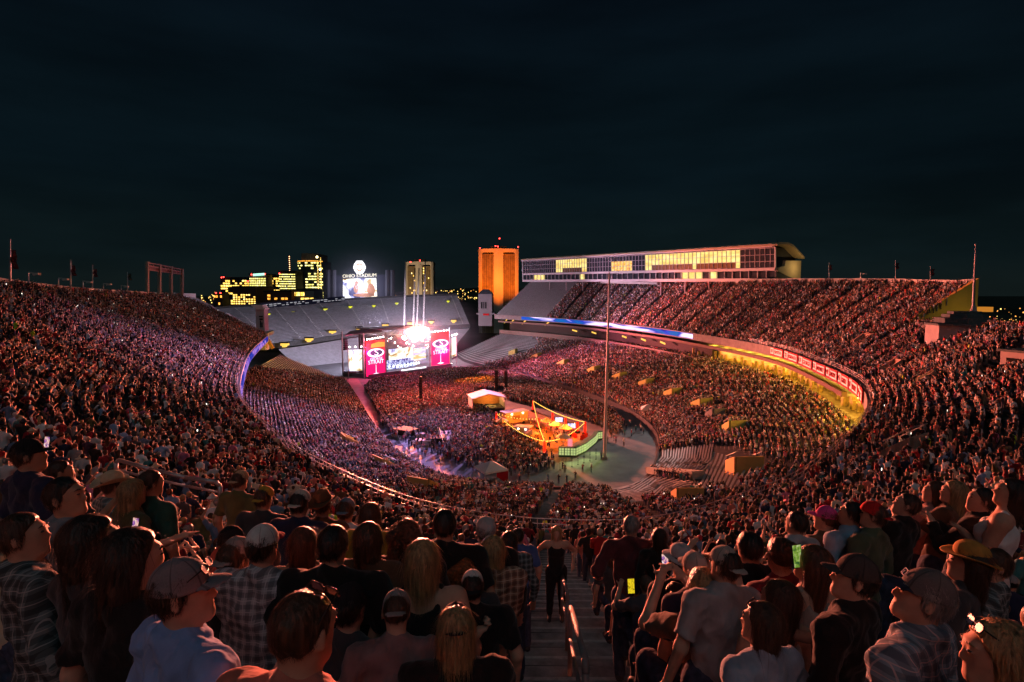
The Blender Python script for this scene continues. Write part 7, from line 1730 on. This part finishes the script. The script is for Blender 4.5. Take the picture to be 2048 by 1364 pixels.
H(1868, 985, 6.2, 35, 'woman with brown hair in dusty pink top clasping her hands', 0, 'pink', ('long', 'brown'), h=.017, fem=True, yaw=-.5, arms=('clap', 'clap'), lean_deg=12, shirt_rgb=(.35, .17, .15))
H(1905, 985, 6.0, 35, 'woman with long light brown hair holding a drink', 0, 'brown', ('longer', 'blond'), h=.017, fem=True, yaw=-.5, arms=('hold', 'fold'), lean_deg=14)
H(1960, 1000, 5.4, 40, 'dark-haired person in black jacket facing the stage sideways', 0, 'black', ('short', 'black'), h=.016, yaw=-.6, lean_deg=15, sleeve=1.8, arms=('clap', 'hold'))
H(2018, 985, 4.9, 42, 'woman with dark hair in pale bandana print top and jeans', 0, 'white', ('long', 'dark brown'), h=.014, fem=True, top='tank', yaw=-.5, arms=('fold', 'down'), lean_deg=16, trousers=1)
H(1498, 1095, 3.9, 15, 'man in black tee with a small white back label', 1, 'black', ('short', 'black'), h=.017, w=1.15)
H(1560, 1110, 3.6, 18, 'person with brown bun in dark top behind the grey tee', 0, 'maroon', ('bun', 'brown'), h=.018, fem=True, seat=True)
H(1225, 1112, 9.5, 8, 'woman sitting at the aisle edge with a grey backpack', 0, 'charcoal', ('long', 'brown'), h=.02, fem=True, seat=True)
# ---- small things they hold
def phone(px, py, Y, rot, label, col, tilt=.2):
    c = P(px, py, Y); t = thing('phone', label, 'phone', c, None, False, (math.pi/2-tilt, 0, rot)); mb = MB(); mb.box((-.037, -.076, -.004), (.037, .076, .004)); mb.build('case', M_BLACK, t)
    mb = MB(); mb.box((-.033, -.070, .0041), (.033, .070, .0055)); mb.build('display', col, t)
PH1 = screen('phone_yellow', [(.5, .3, .0), (1, .75, .02), (.15, .08, .0)], .75, (40, 40, 40), 1, 2); PH2 = screen('phone_video', [(.02, .02, .05), (.4, .15, .5), (.9, .5, .3), (.9, .9, 1)], .8, (35, 35, 35), 4, 2)
phone(1262, 1172, 5.45, .1, 'phone with bright yellow screen held up by the brown-capped man', PH1); phone(271, 1054, 4.4, -.4, 'phone showing the stage held above the dark hair', PH2)
phone(1405, 1160, 4.2, .2, 'phone with dark screen before the filming blond woman', PH2); phone(1594, 1112, 3.6, .3, 'phone lit green held by the long auburn hair', screen('phone_green', [(.02, .1, .03), (.3, .5, .05), (.8, .8, .5)], .55, (40, 40, 40), 2, 2)); phone(94, 888, 5.5, -.3, 'tiny phone glowing by the navy-shirted man', PH2); phone(1330, 1122, 5.6, .1, 'phone with bluish screen held over the seated rows', PH2)
_M1 = Matrix.LocRotScale(h1.location, h1.rotation_euler, h1.scale); _w = J1['wrR']+J1['hdR']*.085
cn = thing('drink_can', 'open beer can held by the man in the light blue polo', 'can', _M1@Vector([float(v) for v in _w])+Vector((.0, .01, .035)), None, False, (.25, .12, 0))
mb = MB(); mb.lathe([(0, -.06), (.026, -.06), (.033, -.052), (.033, .048), (.027, .058), (.026, .061)], (0, 0, 0), 20); mb.build('body', mat('can_print', (.05, .06, .06), .35, .6, 30, .4), cn, True); mb = MB(); mb.lathe([(.026, .060), (.024, .057), (0, .057)], (0, 0, 0), 20); mb.build('lid', mat('can_lid', (.55, .55, .56), .3, .1, 10, .9), cn); mb = MB(); mb.lathe([(.0, .059), (.009, .059), (.009, .061), (0, .061)], (.004, .006, 0), 10); mb.build('tab', mat('can_lid', (.55, .55, .56), .3, .1, 10, .9), cn)
mb = MB()
for i in range(5):
    a, b = [((-.020, .0), (.020, .0)), ((.020, .0), (.022, .026)), ((.022, .026), (-.022, .026)), ((-.022, .026), (-.020, .0)), ((-.004, .005), (-.004, .021))][i]; q = lambda p: Vector((p[0], .103-(p[1])*.35-abs(p[0])*.25, .052+p[1]))
    mb.tube(q(a), q(b), .0022, .0022, 6)
child('cap_badge', mb.mesh('cap_badge', mat('badge_thread', (.55, .52, .55), .8)), h39, m4(J39['Rh'], J39['head'])@Matrix.Diagonal((HS, HS, HS, 1))@Matrix.Translation((0, .004, .012)))
# back prints
def back_print(o, J, lines, m, sz, z0, y=-.155):
    Rt = J['Rt']; 
    for k, (s, size, dx, dz) in enumerate(lines):
        me = text_mesh(s, size, .001); c = J['chest']+Rt@np.array([dx, y, dz]); M = Matrix([list(map(float, r)) for r in Rt]).to_4x4(); M.translation = Vector([float(v) for v in c])
        me.transform(M@Matrix.Rotation(math.pi/2, 4, 'X')); me.materials.append(m); child('back_print', me, o)
back_print(h25, J25, [('George', .06, -.02, .03), ('2023', .055, .07, -.1), ('ARLINGTON', .02, -.05, -.05), ('COLUMBUS', .02, -.05, -.08), ('MILWAUKEE', .02, -.05, -.11), ('SEATTLE', .02, -.05, -.14)], mat('print_white', (.55, .6, .6), .7), 1, 0, -.142)
# ---- the other near rows: up to three hundred people in all
KP = [('sA', dict(arms=('down', 'down'))), ('sB', dict(arms=('fold', 'fold'), sleeve=1.85)), ('sC', dict(arms=('clap', 'clap'), fem=True)), ('sD', dict(arms=('phone', 'phone'), fem=True, top='tank')), ('sE', dict(arms=('down', 'hold'), top='polo', w=1.1, belly=.3)),
      ('sF', dict(arms=('hip', 'down'), sleeve=1.7, w=1.05)), ('sG', dict(arms=('up', 'down'), fem=True)), ('sH', dict(arms=('down', 'fold'), w=1.2, belly=.5)),
      ('tA', dict(seat=True, arms=('lap', 'lap'), lean=.15)), ('tB', dict(seat=True, arms=('lap', 'lap'), fem=True, top='tank')), ('tC', dict(seat=True, arms=('clap', 'clap'), sleeve=1.8, lean=.1)), ('tD', dict(seat=True, arms=('phone', 'lap'), w=1.1, belly=.3))]
def near_rows(total):
    rr = random.Random(17); cand = []
    for j in range(20, 35):
        p = Cd.row(j, .55); s = np.concatenate([[0], np.cumsum(np.linalg.norm(np.diff(p[:, :2], axis=0), axis=1))]); q = np.arange(.2, s[-1], .56)
        pos = np.stack([np.interp(q, s, p[:, k]) for k in range(3)], 1); st = np.interp(q, s, Cd.st)
        hp = pos+np.array([0, 0, 1.4]); x, y, d = proj(hp)
        for i in range(len(q)):
            if d[i] > 1.5 and -60 < x[i] < 2110 and y[i] < 1400 and (pos[i, 0]-AX(pos[i, 1]) > 1.15 or pos[i, 0]-AX(pos[i, 1]) < -.9): cand.append((d[i], j, pos[i], st[i], x[i]))
    cand.sort(key=lambda c: c[0]); n = NHERO[0]; cnt = {}
    for d, j, p, st, x in cand:
        if n >= total: break
        p = p+np.array([rr.uniform(-.08, .08), rr.uniform(-.1, .1), 0])
        if any(math.hypot(a-p[0], b-p[1]) < r_+.12 for a, b, r_ in TAKEN): continue
        if d < 3.2 and 500 < x < 1500 and rr.random() < .5: continue
        if d < 2.6 or (0 < p[0]-AX(p[1]) < 2.7 and p[1] < 7.4) or (-1.3 < p[0]-AX(p[1]) < 0 and p[1] < 3.4): continue
        i = int(np.argmin(np.abs(Cd.st-st))); nv = (Cd.F[i]-Cd.B[i])[:2]; nv = nv/np.linalg.norm(nv); sv = STAGE_C-p[:2]; sv = sv/np.linalg.norm(sv); v = nv*.6+sv*.4; f = math.atan2(-v[0], v[1])+rr.gauss(0, .25)
        stand = rr.random() < .6; key, kw = rr.choice(KP[:8] if stand else KP[8:]); fem = kw.get('fem', False)
        sh = rr.choice(['black', 'black', 'charcoal', 'navy', 'white', 'grey', 'maroon', 'red', 'teal', 'light blue', 'olive', 'mustard', 'pink', 'green', 'cream', 'denim blue', 'brown', 'coral', 'purple'])
        hc = rr.choice(['dark brown', 'black', 'brown', 'brown', 'auburn', 'blond', 'grey']); hk = rr.choice(['long', 'long', 'bob', 'curly', 'tail', 'bun', 'longer']) if fem else rr.choice(['short', 'short', 'buzz', 'short'])
        hat = None; u = rr.random(); hname = ''
        if u < .22: cn_, cc = rr.choice([('white', WHITE), ('grey', GREY), ('tan', TAN), ('black', BLACKC), ('navy', NAVYC), ('maroon', MARC)]); hat = ('cap', cc, rr.choice(('front', 'back'))); hname = cn_+' cap'
        elif u < .34: cn_, cc = rr.choice([('straw', (.55, .46, .3)), ('brown', (.12, .06, .03)), ('white', (.6, .57, .5))]); hat = ('cowboy', cc); hname = cn_+' cowboy hat'
        pl_ = rr.choice(list(M_PLAID)) if (rr.random() < .13 and kw.get('top') is None) else None
        side = 'scoreboard' if p[0] < AX(p[1]) else 'press box'; row = 34-j; cnt[(row, side)] = cnt.get((row, side), 0)+1
        k_ = min(50, int(round((abs(p[0]-AX(p[1]))-.6)/.56))+1)
        lab = f"{'standing' if stand else 'seated'} {'woman' if fem else 'man'}, {(pl_+' plaid') if pl_ else (sh if ' ' in sh else sh+' top')}, {hname.replace('cowboy ', '') or hc+' hair'}, row {NUMW[row]}, seat {NUMW[k_]} from aisle, {side} side"
        sc = rr.uniform(.93, 1.05)
        person(Vector(p), f, ('mid', key), rr.choice(SKINS[:5]), SHIRTS[sh], (hk, hc) if hk else None, hat, pl_, rr.choice(TROUS), sc, lab, 'people in the near rows', (0, math.atan2(p[0], max(p[1], 1))*.12), .02, None, dict(h=.036, **kw), .014)
        TAKEN.append((p[0], p[1], .26)); n += 1
    print('NEAR', n, 'of', len(cand), d); return d
NEAR_D = near_rows(298)
# ------------------------------------------------------------------ everybody else
def seats_px(poly):
    def f(p):
        x, y, d = proj(p); return in_poly(x, y, poly)
    return f
b1f, b2f, gpf = seats_px(BL1), seats_px(BL2), seats_px(GAPZ)
HALF = [(1440, 900), (1560, 860), (1640, 900), (1600, 980), (1450, 1010), (1400, 990)]
hf = seats_px(HALF)
def keepA(p, s, j):
    x, y, d = proj(p); t = j/44
    m = (s > .1+.9*t) & (s < 16+1.6*t) & ~((s > 11.8) & (s < 15) & (j > 42)) & (y < 1100) & ~b1f(p) & ~b2f(p) & ~gpf(p)
    m &= ~(hf(p) & (RNG.random(len(p)) < .45))
    cl = .5+.5*np.sin(p[:, 0]*.31+1.7*np.sin(p[:, 1]*.17))*np.sin(p[:, 1]*.27+1.3*np.sin(p[:, 0]*.13))
    return m & (RNG.random(len(p)) < .80+.18*cl)
def keepC(p, s, j):
    t = j/NROW
    x_, y_, d_ = proj(p+np.array([0, 0, 1.4])); m = (s > .10+.34*t) & (s < 22.35) & ~(d_ < NEAR_D) & ~((np.abs(p[:, 0]-AX(p[:, 1])) < .85) & (p[:, 1] < 33.5) & (p[:, 1] > 0))
    if TAKEN:
        tk = np.array(TAKEN)
        near = p[:, 1] < 40
        for i in np.where(near & m)[0]:
            if (np.hypot(tk[:, 0]-p[i, 0], tk[:, 1]-p[i, 1]) < tk[:, 2]).any(): m[i] = False
    cl = .5+.5*np.sin(p[:, 0]*.37+1.7*np.sin(p[:, 1]*.19))*np.sin(p[:, 1]*.33+1.3*np.sin(p[:, 0]*.15))
    return m & (RNG.random(len(p)) < .78+.2*cl)
for q in (PZ(1925, 665, 27), ): pass
VOM.append((ctr.x, ctr.y, 5.4)); 
for k in range(6):
    _p = Vector((A2.x, A2.y, 0))+e2*(2*k)+n2*2.8; VOM.append((_p.x, _p.y, 3.4)); _p = _p-n2*4.6; VOM.append((_p.x, _p.y, 1.8))
NA = len(SEATS['pos'])
seats(Ad, 'A', keepA); NC_ = len(SEATS['pos']); seats(Cd, 'C', keepC)
gA = lambda k: np.concatenate(SEATS[k][NA:NC_]); gC = lambda k: np.concatenate(SEATS[k][NC_:])
pa, fa_ = gA('pos'), gA('face'); xa, ya, da = proj(pa)
w = xa < 1000
crowd_object('crowd', 'crowd in white and dark clothes packing the east lower bowl', pa[w], fa_[w], .85); crowd_object('crowd', 'pink-lit crowd packing the west lower bowl', pa[~w], fa_[~w], .85)
pc, fc = gC('pos'), gC('face'); xc, yc, dc = proj(pc); keep = dc > 1.2; pc, fc, xc = pc[keep], fc[keep], xc[keep]
w = xc < 1100
crowd_object('crowd', 'dark crowd filling the east upper deck up to the rim', pc[w], fc[w], .62); crowd_object('crowd', 'orange-lit crowd filling the west upper deck', pc[~w], fc[~w], .72)
# floor: standing people between stage and plaza
FLOOR = [(728, 778), (748, 762), (905, 740), (985, 738), (1050, 757), (1140, 790), (1225, 822), (1250, 850), (1238, 872), (1180, 846), (1075, 808), (1060, 812), (1010, 800), (1008, 780), (950, 782), (942, 796), (1000, 842), (1060, 885), (1095, 915), (1110, 935), (1060, 950), (960, 948), (905, 925), (870, 908), (905, 905), (908, 868), (870, 866), (835, 862), (780, 862), (760, 838)]
def fill(poly, n, dens, label, st=.95):
    w_ = [PZ(x, y, 0) for x, y in poly]; xs_ = [q.x for q in w_]; ys_ = [q.y for q in w_]
    area = (max(xs_)-min(xs_))*(max(ys_)-min(ys_)); gx = np.arange(min(xs_), max(xs_), dens); gy = np.arange(min(ys_), max(ys_), dens*1.25)
    X, Y = np.meshgrid(gx, gy); X = X.ravel()+RNG.uniform(-.2, .2, X.size); Y = Y.ravel()+RNG.uniform(-.25, .25, Y.size); p = np.stack([X, Y, np.full(X.shape, .0)], 1)
    m = in_poly(X, Y, list(zip(xs_, ys_))); p = p[m]; v = STAGE_C-p[:, :2]; return p, np.arctan2(-v[:, 0], v[:, 1])+RNG.normal(0, .35, len(p))
p1, f1 = fill(FLOOR, 0, .62, '')
x1_, y1_, d1_ = proj(p1); mk = RNG.random(len(p1)) < np.clip(.93-(y1_-880)/110, .25, .9); crowd_object('crowd', 'standing crowd on the floor before the stage', p1[mk], f1[mk], .95)
PLZ = [(1075, 940), (1110, 905), (1130, 940), (1240, 900), (1300, 870), (1270, 845), (1215, 870), (1205, 930), (1180, 960), (1100, 975), (1000, 965), (930, 955)]
p2, f2 = fill(PLZ, 0, 1.7, ''); mk = RNG.random(len(p2)) < .33; p2, f2 = p2[mk], f2[mk]+RNG.uniform(-1.5, 1.5, mk.sum()); crowd_object('crowd', 'scattered people walking about the plaza', p2, f2, 1.0)
p4, f4 = fill([(758, 846), (905, 858), (912, 905), (850, 914), (790, 884)], 0, 1.0, ''); mk = RNG.random(len(p4)) < .55; crowd_object('crowd', 'people standing among the equipment cases and ramps', p4[mk], f4[mk], .95)
GRD = [(1030, 870), (1075, 850), (1150, 870), (1120, 895), (1085, 895)]
p3, f3 = fill(GRD, 0, 1.3, ''); mk = RNG.random(len(p3)) < .45; crowd_object('crowd', 'guests around the tables of the bulb-lit garden', p3[mk], f3[mk]+RNG.uniform(-3, 3, mk.sum()), .7)
# phones held up in the crowd, a few lit
mb = MB()
for P_, F_, n_ in ((pa, fa_, 150), (pc, fc, 130), (p1[:], f1, 90)):
    for i in RNG.integers(0, len(P_), n_):
        v = Vector((-math.sin(F_[i]), math.cos(F_[i]), 0)); q = Vector(P_[i])+v*.42+UP*RNG.uniform(1.35, 1.75); s_ = Vector((v.y, -v.x, 0)); mb.obox(q, s_*.04, v*.006, UP*.08)
tag(mb.build('phone_screens', glow('phone_white', (1, .93, .8), 2.2)), 'tiny lit phone screens sprinkled through the crowd', 'phones', kind='stuff')
print('CROWD', len(pa), len(pc), len(p1), len(p2))
